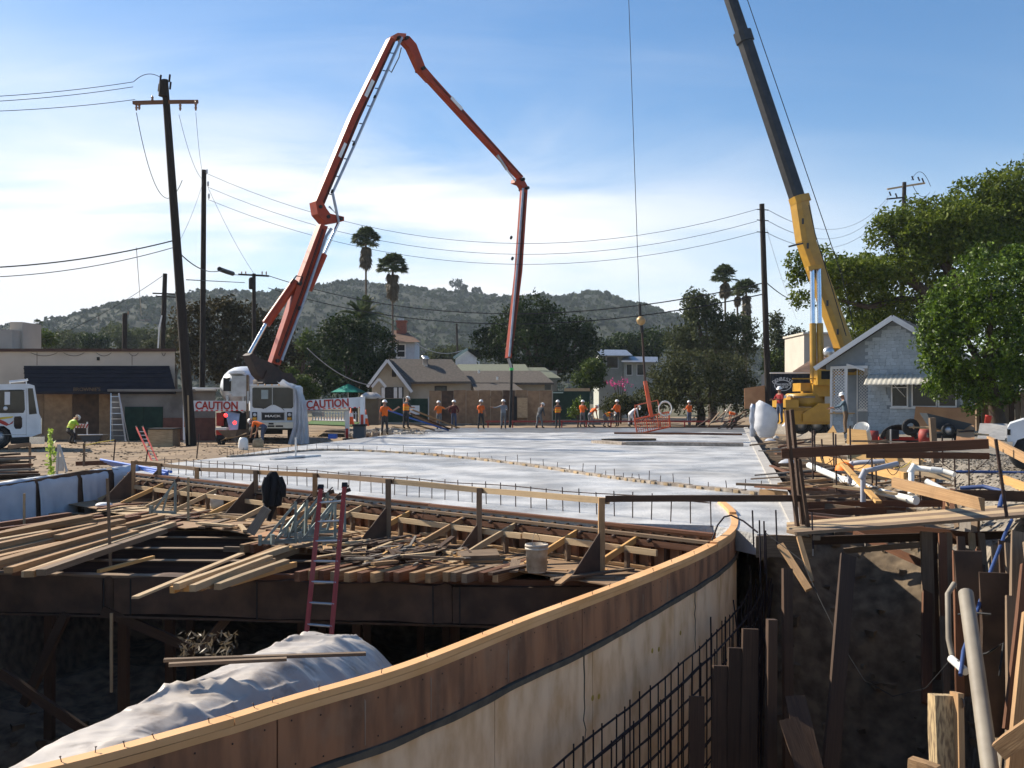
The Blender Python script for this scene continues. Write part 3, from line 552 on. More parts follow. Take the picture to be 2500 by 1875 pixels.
# ================================================================ tarp covered heap in the pit
mat('tarp', (.55, .49, .42), (.45, .395, .335), rough=.36, spec=.5, scale=2.2, coords='World', detail=8, dirt=.9, dirtcol=(.19, .14, .10), dscale=2.6)
t = MATS['tarp'].node_tree; ge = extra(t, 'ShaderNodeNewGeometry'); mp = extra(t, 'ShaderNodeMapping'); mp.inputs['Scale'].default_value = (.75, 1.7, 1.2); mp.inputs['Rotation'].default_value = (0, 0, .35); t.links.new(ge.outputs['Position'], mp.inputs[0])
rn = extra(t, 'ShaderNodeTexNoise', noise_type='RIDGED_MULTIFRACTAL'); rn.inputs['Scale'].default_value = 4.5; rn.inputs['Detail'].default_value = 4; rn.inputs['Distortion'].default_value = .5; t.links.new(mp.outputs[0], rn.inputs['Vector'])
bpn = extra(t, 'ShaderNodeBump'); bpn.inputs['Strength'].default_value = .45; bpn.inputs['Distance'].default_value = .05; t.links.new(rn.outputs['Fac'], bpn.inputs['Height']); t.links.new(bpn.outputs[0], t.nodes['Principled BSDF'].inputs['Normal'])
def facet(u, v):
    # piecewise flat lattice noise: a sheet pulled taut over lumps, creased along the lattice edges
    i, j = math.floor(u), math.floor(v); fu, fv = u-i, v-j; hh = lambda a, b_: (math.sin(a*127.1+b_*311.7)*43758.5453) % 1
    if (i+j) % 2: fu, i0, d = 1-fu, i+1, -1
    else: i0, d = i, 1
    if fu+fv < 1: return hh(i0, j)*(1-fu-fv)+hh(i0+d, j)*fu+hh(i0, j+1)*fv
    return hh(i0+d, j+1)*(fu+fv-1)+hh(i0+d, j)*(1-fv)+hh(i0, j+1)*(1-fu)
TC = catmull([(-3.55, 5.0), (-2.75, 6.2), (-2.25, 7.4), (-1.85, 8.6), (-1.62, 9.6), (-1.55, 10.75)], 20)
FR = random.Random(11); FOLDS = [(5.5+.27*k+FR.uniform(-.1, .1), FR.uniform(-.25, .45), FR.uniform(.025, .075), FR.uniform(.035, .085), FR.uniform(0, 6), FR.uniform(-2.6, -1.2), FR.uniform(.35, .9)) for k in range(20)]+[(5.8+.6*k, FR.uniform(1.2, 2.2), .03, .04, FR.uniform(0, 6), FR.uniform(-2.6, -1.4), .4) for k in range(8)]
b = MB(); rows_ = []; nT = len(TC)
for i, c in enumerate(TC):
    f = i/(nT-1); d = (TC[min(i+1, nT-1)]-TC[max(i-1, 0)]).normalized(); n_ = V((d.y, -d.x, 0)); row = []
    endf = smooth(f/.10)*smooth((1-f)/.16)
    top = pw([0, .25, .5, .8, 1], [-.52, -.33, -.27, -.38, -.55], f)
    for k in range(141):
        u = -1+2*k/140; wl = lerp(.85, 1.0, f); x = u*(wl if u < 0 else 1.25); e = abs(u)
        dome = 1-smooth((e-.40)/.62) if u < 0 else 1-.30*smooth(e/.9)-.7*smooth((e-.8)/.3)
        p = c+n_*x; wx = .9*NZ.noise(V((p.x*.9, p.y*.9, 6))); wy = .9*NZ.noise(V((p.x*.9, p.y*.9, 16))); rdg = lambda a, w_: max(0, 1-abs(a-.5)/w_)
        fold = .05*facet(p.x*1.0+wx*.5, p.y*1.3+p.x*.4+wy*.5)+.020*facet(p.x*2.6+wy, p.y*3.6-p.x*1.2+wx+9)+.007*NZ.noise(V((p.x*9, p.y*12, 3)))+max(h_*math.exp(-((p.y-y_-sl*(p.x+2)-.10*math.sin(p.x*2.3+ph))/w_)**2)*smooth(1.3-abs(p.x-xc)/ex) for y_, sl, h_, w_, ph, xc, ex in FOLDS)
        fold2 = 0
        z = lerp(-2.7, top-.25*max(0, u), dome*endf)+(fold+fold2-.04); row.append(V((p.x+.06*NZ.noise(V((p.y*3, u*3, 9))), p.y, z)))
    rows_.append(row)
big_ = []
for i in range(len(rows_)-1):
    big_.append(rows_[i]); big_.append([a.lerp(c, .5) for a, c in zip(rows_[i], rows_[i+1])])
big_.append(rows_[-1]); b.grid(big_)
o = b.build('tarp_heap', 'tarp', origin=(-2, 8, -2.6)); tag(o, 'wrinkled off-white tarp over a heap in the dark pit', 'tarp')
for k, (a, c, da, dc) in enumerate((((400, 1612), (893, 1596), 7.75, 8.1), ((412, 1623), (700, 1609), 7.6, 7.8))):
    o = board('wood_lath', at(*a, da), at(*c, dc), .05, .025, 'aged'); tag(o, ('long thin dark lath laid right across the tarp heap', 'short thin lath under the long one on the tarp heap')[k], 'lath')
# dry brush at the foot of the heap
C = []; S = []
for k in range(240):
    p = at(random.uniform(440, 580), random.uniform(1545, 1615), random.uniform(11, 13)); C.append(p); S.append(random.uniform(.01, .07))
o = qmesh('dry_brush', quads(np.array(C), np.array(S), .25), 'palmdry'); tag(o, 'dry brown brush in the dark behind the tarp heap', 'brush', kind='stuff')
# ================================================================ ladder
def ladder(name, l0, l1, r0, r1, rm, rung, rung_mat, label, w=.03, h=.07, first=.25, feet=True):
    l0, l1, r0, r1 = map(V, (l0, l1, r0, r1)); t_ = thing(name, (l0+r0)/2, label, 'ladder'); up = (l1-l0).cross(r0-l0).normalized()
    board('rail', l0, l1, w, h, rm, t_, up=up); board('rail', r0, r1, w, h, rm, t_, up=up); ln = (l1-l0).length; k = first
    while k < ln-.1: a = l0.lerp(l1, k/ln); c = r0.lerp(r1, k/ln); MB().tube([a, c], .018, 8).build('rung', rung_mat, t_); k += rung
    if feet:
        for p, q in ((l1, l0), (r1, r0)): board('end_cap', p-(p-q).normalized()*.02, p+(p-q).normalized()*.05, w+.02, h+.02, 'black', t_, up=up)
    return t_
ladder('extension_ladder', at(735, 1680, 12.9), at(783, 1192, 14.6), at(797, 1690, 12.9), at(841, 1187, 14.6), 'redrail', .31, 'greymetal', 'red ladder standing in the pit against the timber deck', .065, .035)
# ================================================================ loose lumber
G1 = 'lumber stacked over the beams at the left of the deck'; G2 = 'sawn boards sticking out over the header beam'
def loose(a, c, w, h, m, label, group, za=ZD+.05, zc=None):
    zc = za if zc is None else zc; o = board('loose_board', onz(*a, za), onz(*c, zc), w, h, m, roll=random.uniform(-.05, .05)); return tag(o, label, 'board', group)
lab1 = 'long sawn board in the stack lying left of the open beams'
for k, (a, c, lay) in enumerate([((40, 1398), (440, 1283), 0), ((60, 1402), (425, 1279), 1), ((-60, 1395), (405, 1275), 0), ((-90, 1380), (395, 1262), 1), ((-110, 1372), (380, 1258), 0), ((-80, 1358), (190, 1303), 1), ((-120, 1350), (360, 1253), 0), ((-150, 1345), (340, 1262), 1),
        ((-120, 1325), (245, 1256), 0), ((-150, 1315), (250, 1262), 1), ((-160, 1305), (170, 1256), 0), ((20, 1300), (200, 1262), 1), ((140, 1312), (285, 1275), 2), ((0, 1333), (300, 1272), 2), ((70, 1402), (300, 1330), 2), ((-40, 1372), (155, 1328), 2), ((-100, 1340), (120, 1300), 2), ((20, 1392), (330, 1300), 1), ((-30, 1380), (300, 1290), 2), ((-70, 1366), (260, 1290), 1), ((-100, 1352), (230, 1282), 2), ((100, 1398), (400, 1296), 2), ((-120, 1330), (300, 1262), 1), ((-60, 1318), (220, 1262), 2)]):
    loose(a, c, random.choice([.14, .10, .14]), .085, random.choice(['lumber', 'lumber', 'aged', 'redwood', 'lumber', 'pale']), lab1, G1, ZD-.02+.085*lay+.003*k)
lab2 = 'sawn board in the bundle jutting out past the header beam'
for k, (a, c, lay) in enumerate([((420, 1441), (675, 1352), 0), ((447, 1437), (690, 1335), 1), ((430, 1432), (700, 1338), 2), ((455, 1437), (715, 1338), 1), ((470, 1436), (660, 1362), 2), ((485, 1436), (725, 1343), 0), ((505, 1430), (668, 1370), 1), ((530, 1432), (700, 1372), 1), ((560, 1425), (720, 1378), 0)]):
    loose(a, c, random.choice([.075, .09]), .085, random.choice(['lumber', 'pale', 'lumber', 'fresh']), lab2, G2, ZD-.05+.06*lay+.003*k)
tag(loose((330, 1459), (590, 1352), .10, .03, 'pale', None, None, ZD+.1), 'single long thin board reaching furthest out beyond the header beam', 'board')
tag(board('loose_board', at(612, 1302, 17.3), at(652, 1240, 17.3), .16, .045, 'grey', up=(0, 1, 0)), 'grey plank leaning by the black jacket', 'board')
tag(loose((240, 1395), (375, 1360), .05, .05, 'fresh', None, None, ZD), 'thin yellow timber strip laid over the open beams', 'timber')
lab3 = 'offcut lying on the plywood near the white buckets'
for k in range(34):
    t_ = random.uniform(.05, .93); of = random.uniform(.35, 1.75); p = bk(t_, of, ZD+.015+.002*k*.3); a = random.uniform(0, 3.14); ln = random.uniform(.25, .95); d = V((math.cos(a), math.sin(a), random.uniform(-.02, .05)))*ln/2
    tag(board('offcut', p-d, p+d, random.choice([.045, .09, .09]), random.choice([.02, .04]), random.choice(['pale', 'lumber', 'aged', 'fresh'])), 'sawn timber offcut scattered along the deck under the railing', 'offcut', 'offcuts scattered over the deck')
for k in range(46):
    t_ = random.choice([random.uniform(.08, .4), random.uniform(.4, .93)]); of = random.uniform(.5, 2.0); p = bk(t_, of, ZD+.02+.0015*k); a = random.choice([random.gauss(1.05, .25), random.gauss(-.7, .3)]); ln = random.uniform(.6, 1.7)/2; d = V((math.cos(a), math.sin(a), random.uniform(-.01, .04)))*ln
    tag(board('offcut', p-d, p+d, random.choice([.045, .09, .14]), random.choice([.03, .04]), random.choice(['lumber', 'aged', 'pale', 'redwood', 'dark'])), 'sawn timber offcut scattered along the deck under the railing', 'offcut', 'offcuts scattered over the deck')
lab4 = 'splintered stick in the dark scrap heap on the deck'
for k in range(120):
    px = random.gauss(960, 75); py = random.gauss(1348, 14); p = onz(px, py, ZD+.03+.10*random.random()); a = random.gauss(.35, .6); ln = random.uniform(.3, 1.1)*(1 if k % 3 else .6); d = V((math.cos(a), math.sin(a), random.uniform(-.12, .22)))*ln/2
    p.z = max(p.z, ZD+.05); tag(board('scrap_stick', p-d, p+d, random.uniform(.03, .09), random.uniform(.015, .045), random.choice(['dark', 'dark', 'dark', 'aged', 'grey'] if k < 95 else ['pale', 'lumber', 'fresh'])), lab4, 'scrap wood', 'scrap wood heaped on the deck')
for a, c in (((805, 1362), (868, 1332)), ((885, 1368), (892, 1322)), ((818, 1330), (905, 1318)), ((1090, 1325), (1165, 1276)), ((985, 1354), (1025, 1320)), ((1018, 1326), (1082, 1277))):
    tag(board('scrap_stick', onz(*a, ZD+.05), onz(*c, ZD+.10), .07, .035, 'fresh' if a[0] > 980 else 'pale'), 'pale sawn stick thrown on the scrap heap beside the ladder', 'scrap wood', 'pale sticks on the scrap heap')
o = MB().prism([onz(1117, 1361, ZD+.02), onz(1130, 1374, ZD+.02), onz(1220, 1371, ZD+.02), onz(1212, 1354, ZD+.02)], (0, 0, .10)).build('broken_block', 'aged'); tag(o, 'splintered timber block on the deck left of the upright bucket', 'block')
# ---------------------------------------------------------------- grade stakes
for k, (px, y0, y1, D, lab) in enumerate(((262, 1168, 1388, 15.6, 'thin pale stake rising from the header beam beside the long boards'), (272, 1497, 1690, 15.0, 'thin stake hanging below the header beam in the dark'), (59, 1205, 1290, 20, 'short reddish stake before the draped wall'), (460, 1165, 1272, 19, 'thin stake upright among the plywood near the green frame'))):
    tag(board('grade_stake', at(px+(8 if k == 0 else 0), y1, D), at(px, y0, D), .04, .03, 'pale' if k else 'aged', up=(0, 1, 0)), lab, 'stake')
# ================================================================ buckets
mat('bucketdirty', (.62, .57, .49), (.40, .33, .26), rough=.6, scale=5, contrast=(.4, .6), dirt=.7, dirtcol=(.25, .19, .14), dscale=5)
def bucket(loc, R, label, m, s=1.0, lid=True):
    t_ = thing('plastic_bucket', loc, label, 'bucket'); t_.rotation_euler = R.to_euler(); t_.scale = (s, s, s)
    prof = [(0, .005), (.118, .005), (.122, .02), (.143, .30), (.152, .30), (.152, .315), (.145, .318), (.145, .335), (.153, .336), (.153, .35), (.147, .365), (.14, .365), (.132, .03), (0, .025)]
    MB().lathe(prof, n=24).build('body', m, t_, world=False)
    MB().tube([(.15*math.cos(a), .0+.02*math.sin(a), .34+.16*math.sin(a)) for a in [math.pi*k/14 for k in range(15)]], .003, 5).build('handle', 'steel', t_, world=False)
    return t_
pb = onz(1311, 1402, ZD+.02); bucket(pb+V((0, .15, .0)), M.Rotation(1.2, 3, 'Z'), 'cement spattered white bucket standing upright on the deck edge', 'bucketdirty', 1.12)
bucket(onz(518, 1242, ZD)+V((0, -.2, .17)), M.Rotation(.35, 3, 'Z') @ M.Rotation(math.radians(80), 3, 'Y'), 'white bucket lying on its side by a ply gusset', 'white', 1.25)
o = MB().lathe([(0, .09), (.10, .085), (.16, .05), (.17, 0), (0, 0)], onz(420, 1236, ZD), 12).build('plastic_sack', 'white'); o.scale = (1.2, 1, 1); tag(o, 'crumpled shiny plastic sack on the deck by the green frame', 'sack')
# ================================================================ black jacket hung on a rail post
jk = thing('hanging_jacket', at(664, 1272, 18.35), 'black jacket hanging from a guard rail post', 'jacket'); b = MB(); rows_ = []
for k in range(20):
    f = k/19; zc = lerp(1150, 1236, f); l_ = pw([0, .12, .3, .6, 1], [664, 652, 645, 647, 645], f); r_ = pw([0, .12, .3, .6, 1], [672, 682, 690, 688, 684], f); row = []
    for j in range(22):
        u = j/21; fold = .05*math.sin(u*17+f*2)*smooth(f*2)+.03*NZ.noise(V((u*5, f*3, 2))); p = at(lerp(l_, r_, u), zc+5*abs(u-.5)*(1-f)+3*math.sin(u*11)*f, 18.3); p.y += fold-.10*math.sin(math.pi*u)*(.4+f*.6); row.append(p)
    rows_.append(row)
o = b.grid(rows_).build('coat_body', 'cloth_dark', jk); sm = o.modifiers.new('s', 'SOLIDIFY'); sm.thickness = .03
MB().tube([at(651, 1166, 18.2), at(645, 1190, 18.15), at(648, 1216, 18.2), at(646, 1228, 18.2)], [.05, .06, .05, .042], 9).build('sleeve', 'cloth_dark', jk); MB().tube([at(684, 1166, 18.25), at(692, 1188, 18.2), at(693, 1212, 18.25)], [.05, .055, .04], 9).build('sleeve', 'cloth_dark', jk)
MB().tube([at(668, 1228, 18.35), at(662, 1250, 18.35), at(656, 1272, 18.3)], [.09, .06, .045], 9).build('lining', 'cloth_dark', jk)
# ================================================================ steel overhang brackets piled on the deck
br = None
def bracket():
    t_ = thing('overhang_bracket', (0, 0, 0), 'x', 'bracket')
    board('upright', (0, 0, 0), (0, 0, .78), .05, .06, 'bracket', t_); board('diagonal', (-.62, 0, .05), (0, 0, .74), .04, .05, 'bracket', t_); board('foot', (-.68, 0, .03), (.02, 0, .03), .05, .06, 'bracket', t_)
    board('foot_plate', (-.70, 0, -.02), (-.70, 0, .17), .10, .07, 'bracket', t_, up=(1, 0, 0)); board('hook', (0, 0, .76), (.13, 0, .80), .05, .07, 'rust', t_); board('strut', (-.36, 0, .05), (-.20, 0, .52), .035, .04, 'bracket', t_); MB().tube([(-.1, 0, .70), (.1, 0, .88)], .014, 6).build('screw', 'rust', t_, world=False); return t_
first = bracket()
spots = [(722, 1300, 17.0, .15, 0, 'steel bracket at the left end of the green bracket pile'), (745, 1303, 17.2, .5, .1, 'second green steel bracket from the left in the pile'), (775, 1298, 17.5, -.2, -.1, 'green steel bracket half hidden behind the ladder rail'), (818, 1305, 17.0, .2, .05, 'green steel bracket seen between the ladder rails'), (842, 1306, 17.2, .35, -.1, 'upright green steel bracket against the right ladder rail'), (800, 1296, 17.8, .1, .15, 'rearmost green steel bracket of the pile')]
for k, (px, py, D, rz, ry, lab) in enumerate(spots):
    o = first if k == 0 else copy_tree(first); o.location = at(px, py, D); o.location.z = ZD+.04+(.02*k if k != 4 else .16); o.rotation_euler = (ry, 0, rz+(.1 if k % 2 else 0)); o.scale = (.85, .85, .92); tag(o, lab, 'bracket', 'green steel brackets on the deck')
o = copy_tree(first); o.location = at(428, 1245, 21.5); o.location.z = ZD+.03; o.rotation_euler = (0, 0, -.25); tag(o, 'green triangular steel bracket alone near the draped wall', 'bracket', 'green steel brackets on the deck')
# ================================================================ right-hand trench: shoring, walkway, pipes
th = thing('trench_shoring', (6, 11, -4), 'timber boards and posts shoring the deep trench beside the slab', 'shoring')
def tb(a, Da, c, Dc, w, h, m, up=(0, 1, 0), nm='shoring_board', par=th): return board(nm, at(*a, Da), at(*c, Dc), w, h, m, par, up=up)
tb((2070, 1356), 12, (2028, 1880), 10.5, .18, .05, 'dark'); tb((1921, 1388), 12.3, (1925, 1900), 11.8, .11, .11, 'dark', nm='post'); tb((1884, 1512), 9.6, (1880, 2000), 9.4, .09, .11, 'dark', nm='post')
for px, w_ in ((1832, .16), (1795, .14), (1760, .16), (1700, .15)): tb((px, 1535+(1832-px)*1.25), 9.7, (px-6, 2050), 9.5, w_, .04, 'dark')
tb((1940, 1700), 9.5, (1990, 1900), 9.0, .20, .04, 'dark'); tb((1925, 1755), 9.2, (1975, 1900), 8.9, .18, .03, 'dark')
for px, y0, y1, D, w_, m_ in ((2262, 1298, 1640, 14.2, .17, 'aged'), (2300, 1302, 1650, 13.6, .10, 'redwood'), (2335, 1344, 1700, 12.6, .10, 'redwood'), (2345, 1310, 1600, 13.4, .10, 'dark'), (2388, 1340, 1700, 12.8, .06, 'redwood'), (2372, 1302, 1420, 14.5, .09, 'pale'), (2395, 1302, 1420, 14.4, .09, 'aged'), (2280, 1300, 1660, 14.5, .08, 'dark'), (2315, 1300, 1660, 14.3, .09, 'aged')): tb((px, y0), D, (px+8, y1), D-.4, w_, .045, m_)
for k in range(6):
    px = random.uniform(2235, 2480); tb((px, random.uniform(1300, 1420)), 13.5+random.random(), (px+random.uniform(-14, 22), 1720), 12.8, random.choice([.05, .09, .14]), .045, random.choice(['aged', 'redwood', 'lumber', 'dark', 'aged']))
tb((1905, 1330), 13.2, (1975, 1440), 12.6, .09, .05, 'lumber', nm='brace'); tb((1950, 1310), 13.2, (1982, 1420), 12.8, .06, .05, 'lumber', nm='brace'); tb((2060, 1345), 14.6, (2250, 1330), 14.2, .06, .08, 'aged', up=(0, 0, 1), nm='brace')
tb((2362, 1345), 12.5, (2366, 1700), 12.4, .34, .03, 'plydark'); tb((2425, 1398), 11.5, (2430, 1800), 11.3, .34, .04, 'plydark')
tb((2505, 1380), 9.8, (2462, 1782), 9.2, .10, .05, 'redwood'); tb((2466, 1455), 10.2, (2470, 1900), 9.6, .09, .04, 'aged'); tb((2492, 1300), 11.5, (2485, 1700), 10.8, .22, .04, 'aged'); tb((2515, 1500), 9.0, (2470, 1960), 8.2, .14, .05, 'lumber')
for k in range(9): tb((2440+k*16, 1330+random.uniform(-15, 10)), 13-.35*k, (2455+k*26, 1900), 12-.4*k, .2, .04, random.choice(['aged', 'dark', 'dark']))
fp = thing('shoring_post', at(2305, 1900, 5.2), 'blotchy pale timber post rising at the bottom right corner', 'post'); mat('mottled', (.50, .37, .20), (.20, .14, .08), rough=.8, scale=9, contrast=(.42, .6), dirt=.4)
tb((2302, 1696), 5.2, (2312, 1990), 5.1, .125, .10, 'mottled', par=fp, nm='post_face'); tb((2335, 1690), 5.15, (2342, 1990), 5.05, .03, .10, 'lumber', par=fp, nm='post_side')
for py in (1716, 1820): MB().lathe([(0, .02), (.02, .015), (.03, 0)], at(2345, py, 5.1), 8, M.Rotation(1.57, 3, 'Y')).build('bolt', 'rust', fp)
for a, c, D, w_, h_, lab in (((2222, 1862), (2290, 1885), 5.0, .06, .06, 'small orange timber end at the foot of the mottled post'), ((2440, 1835), (2530, 1770), 5.6, .07, .10, 'rough board end poking in at the lower right corner')):
    tag(board('timber_end', at(*a, D), at(*c, D-.1), w_, h_, 'lumber'), lab, 'timber')
# beams fanning from the slab edge across the trench
tr = thing('trench_beams', (7, 20, -.3), 'dark timber beams spanning the trench from slab edge to bank', 'beams')
SK = V((.74, -.67, 0))
for k in range(22):
    y = 16.6+k*.95+random.uniform(-.1, .1); p = V((SE(y)+.15, y, -.10-.06*(k % 3))); ln = 2.6+.03*k+random.uniform(-.3, .5); board('trench_beam', p, p+SK*ln-V((0, 0, .06)), .06, random.choice([.14, .2, .09]), random.choice(['dark', 'dark', 'redwood', 'rust', 'aged']), tr)
    if k % 2: q = p+SK*ln*.6; board('stub', q-V((0, 0, .5)), q+V((0, 0, .02)), .09, .05, 'grey', tr, up=(0, 1, 0))
for a, c, z, w_, h_, m_ in (((1960, 1234), (2300, 1229), -.1, .04, .13, 'redwood'), ((1960, 1252), (2210, 1246), -.12, .05, .12, 'redwood'), ((1972, 1320), (2464, 1306), -.15, .05, .12, 'dark'), ((1965, 1214), (2290, 1200), -.05, .05, .05, 'aged'), ((1965, 1163), (2180, 1166), .02, .04, .04, 'rust'), ((1880, 1158), (2090, 1145), .0, .03, .05, 'rust')):
    board('cross_beam', onz(*a, z), onz(*c, z), w_, h_, m_, tr)
board('cross_beam', at(2085, 1302, 15.5), at(2255, 1378, 14.4), .05, .10, 'redwood', tr)
# plank walkway
wk = thing('plank_walkway', at(2200, 1260, 14.5), 'four scaffold planks bridging the trench to the slab corner', 'walkway')
for k in range(4): y0, y1 = 13.45+.27*k, 14.5+.30*k; board('plank', V((px2(1932, y0), y0, .10)), V((px2(2580, y1), y1, .26+.01*k)), .26, .045, 'pale' if k % 2 else 'aged', wk)
board('bearer', (4.1, 13.4, .035), (4.3, 14.6, .035), .1, .07, 'aged', wk)
# twin posts with rails at the slab corner
wp = thing('walkway_guard_rail', at(1950, 1310, 13.9), 'dark twin posts and long boards guarding the plank walkway', 'railing')
for px, y0, y1, pxb, D in ((1920, 1002, 1300, 1948, 13.9), (1932, 1000, 1310, 1962, 14.1), (1950, 1120, 1305, 1975, 13.8)): board('post', at(pxb, y1, D), at(px, y0, D), .045, .10, 'dark', wp, up=(0, 1, 0))
board('rail', at(1908, 1108, 13.9), at(2413, 1084, 13.6), .04, .135, 'redwood', wp); board('rail', at(2115, 1111, 13.75), at(2415, 1114, 13.5), .04, .085, 'redwood', wp)
for px, y0, y1, D in ((2433, 1072, 1262, 13.2),): MB().tube([at(px+25, y1, D), at(px-2, y0, D)], .024, 8).build('stake', 'rust', wp)
board('rail', at(2412, 1075, 14.2), at(2520, 1128, 12.5), .04, .12, 'lumber', wp)
# bank edge: steel stakes, boards on edge, barricade strings
bs_ = thing('bank_edge_boards', (9, 20, .2), 'line of timber boards and stakes retaining the gravel bank', 'retaining boards')
for k in range(26):
    y = 15.5+k*.62; x = xr(y)-.12; board('sheeting_board', (x, y, -1.2), (x+.03, y, .12+random.uniform(-.12, .2)), .22, .04, random.choice(['aged', 'lumber', 'grey', 'redwood']), bs_, up=(1, 0, 0))
for a, c, z, m_ in (((2180, 1178), (2400, 1232), .5, 'lumber'), ((2250, 1208), (2520, 1213), .40, 'dark'), ((1995, 1118), (2210, 1165), .45, 'fresh'), ((2450, 1172), (2560, 1215), .4, 'fresh'), ((2080, 1110), (2250, 1132), .4, 'pale')): board('curb_board', onz(*a, z), onz(*c, z), .05, .17, m_, bs_)
for px, yt, yb in ((1983, 1052, 1170), (2034, 1055, 1140), (1988, 1050, 1150), (2006, 1072, 1120), (2040, 1060, 1200), (2075, 1040, 1130), (2138, 1120, 1200), (2330, 1110, 1190), (2365, 1105, 1255), (2300, 1065, 1130), (2245, 1105, 1230), (2128, 1108, 1180)): 
    D = 17+(px % 7)*.5; MB().tube([at(px+2, yb, D), at(px, yt, D)], .016, 6).build('stake', 'rust', bs_)
board('timber_post', at(2283, 1130, 16.5), at(2275, 1020, 16.5), .09, .09, 'aged', bs_, up=(0, 1, 0))
mat('pipe_dirt_shade', (.30, .265, .21), (.22, .19, .15), rough=.6, dirt=.5, dirtcol=(.12, .1, .08))  # trench shade darkened into the base colour of white pipes, dirt blotches on top
# ---------------------------------------------------------------- white pipes
def pipe(name, pts, r, m, label, cat='pipe', couple=()):
    t_ = thing(name, pts[0], label, cat); MB().tube(pts, r, 12).build('barrel', m, t_)
    for f in couple: i = min(int(f*(len(pts)-1)), len(pts)-2); u = f*(len(pts)-1)-i; p = V(pts[i]).lerp(V(pts[i+1]), u); d = (V(pts[i+1])-V(pts[i])).normalized(); MB().tube([p-d*.09, p+d*.09], r*1.22, 12).build('coupling', m, t_)
    return t_
pipe('pvc_pipe', [at(1975, 1136, 21), at(2060, 1172, 19.6), at(2130, 1196, 18.6), at(2235, 1222, 17.6)], .065, 'pvc', 'long white plastic pipe slanting along the trench', couple=(.35, .62, .98))
pipe('pvc_pipe', [at(2225, 1200, 17.6), at(2225, 1150, 17.8), at(2230, 1142, 17.8), at(2300, 1150, 17.6), at(2330, 1158, 17.4)], .05, 'pvc', 'bent white pipe elbow rising at the end of the slanting pipe', couple=(.02, .4, .7))
pipe('pvc_pipe', [at(2107, 1225, 17), at(2107, 1160, 17), at(2112, 1150, 17), at(2135, 1145, 17), at(2190, 1132, 17.3)], .045, 'conduit', 'grey conduit bent over like a cane beside the white pipe', couple=(.3,))
pipe('pvc_pipe', [at(2075, 1180, 18.5), at(2075, 1140, 18.5), at(2080, 1132, 18.5), at(2100, 1129, 18.4), at(2160, 1126, 18.2)], .045, 'conduit', 'second grey conduit with a bent top further left', couple=(.3,))
pipe('pvc_pipe', [at(2262, 1175, 17), at(2330, 1210, 16.5)], .05, 'pvc', 'short white pipe lying beyond the pipe elbow')
pipe('drain_pipe', [at(2358, 1448, 10.2), at(2385, 1640, 9.4), at(2420, 1900, 8.4)], .074, 'pipe_dirt_shade', 'thick dirty, shade-darkened white drain pipe leaning in the deep trench')
pipe('pvc_pipe', [at(2330, 1425, 11.6), at(2314, 1450, 11.5), at(2316, 1560, 11.3), at(2325, 1600, 11.2)], .032, 'pipe_dirt_shade', 'thin white pipe with an elbow against the shoring boards')
pipe('pvc_pipe', [at(2322, 1608, 10.9), at(2358, 1640, 10.6)], .036, 'pvc', 'short white pipe stub low in the trench', couple=(.3, .7))
pipe('water_hose', [at(2345, 1648, 10.5), at(2352, 1590, 10.8), at(2420, 1390, 12), at(2455, 1300, 13), at(2470, 1270, 13.4)], .022, 'bluehose', 'blue hose climbing out of the deep trench', 'hose')
pipe('water_hose', [onz(2210, 1140, .45), onz(2300, 1152, .43), onz(2400, 1152, .43), onz(2520, 1155, .43)], .03, 'bluehose', 'blue hose lying across the gravel by the white vehicle', 'hose')
pipe('water_hose', [at(2345, 1192, 16), at(2400, 1188, 15.8), at(2450, 1200, 15.5), at(2440, 1240, 15)], .035, 'bluehose', 'thick blue hose curling beside the walkway planks', 'hose')
MB_ = MB(); tag(board('loose_board', at(2058, 1133, 18.3), at(2145, 1226, 16.4), .10, .045, 'fresh'), 'fresh yellow board propped over the white pipe', 'board')
b = MB().use('vestorange'); b.lathe([(0, .1), (.1, .07), (.16, .02), (.18, -.06)], at(2062, 1140, 18.4), 10); tag(b.build('orange_bag', None), 'crumpled orange bag on top of the propped yellow board', 'bag')
# cords and strings
for k, (pts, lab) in enumerate((([at(1868, 1300, 13), at(1960, 1370, 12.5), at(2000, 1460, 12), at(2060, 1580, 11.5), at(2110, 1660, 11.2), at(2180, 1700, 11), at(2260, 1680, 11), at(2330, 1600, 11)], 'long thin cord drooping across the dark trench'), ([at(2340, 1500, 10.6), at(2390, 1497, 10.3), at(2420, 1500, 10.2)], 'strap tied round the leaning drain pipe'), ([at(2365, 1605, 10), at(2410, 1595, 9.8), at(2450, 1570, 9.6), at(2440, 1650, 9.6)], 'dark rope hanging beside the leaning drain pipe'))):
    tag(MB().tube(pts, .005 if k == 0 else .012, 5).build('cord', 'black'), lab, 'cord')
# ================================================================ left side: shop building
GZ = -.33
mat('stucco', (.50, .435, .36), (.42, .36, .295), rough=.9, scale=.6, coords='World', detail=9, dirt=.35, dirtcol=(.36, .31, .26), dscale=.4)
mat('awning', (.012, .011, .016), (.018, .016, .022), rough=.85, coords='World', scale=2); mat('coping', (.08, .045, .032), (.06, .03, .025), rough=.8); mat('goldletter', (.17, .11, .055), rough=.7); mat('greywall', (.22, .20, .18), (.16, .145, .13), rough=.9, scale=.8, coords='World', dirt=.4); mat('brickred', (.16, .07, .05), (.11, .05, .04), rough=.9)
bl = thing('shop_building', at(120, 1090, 55), 'cream stucco shop with black shingled awning and boarded front', 'building')
def px2(px, D): return (px-1250)/F*D
def pz(py, D): return H-(py-YH)/F*D
Db = 55.0
def bx(parent, name, m, p0, p1, q0, q1, D, th, dy=0):
    """box whose front face spans photo columns p0..p1 and rows q0..q1 at distance D, th metres deep"""
    return MB().span(px2(p0, D), px2(p1, D), D+dy, D+dy+th, pz(q1, D), pz(q0, D)).build(name, m, parent)
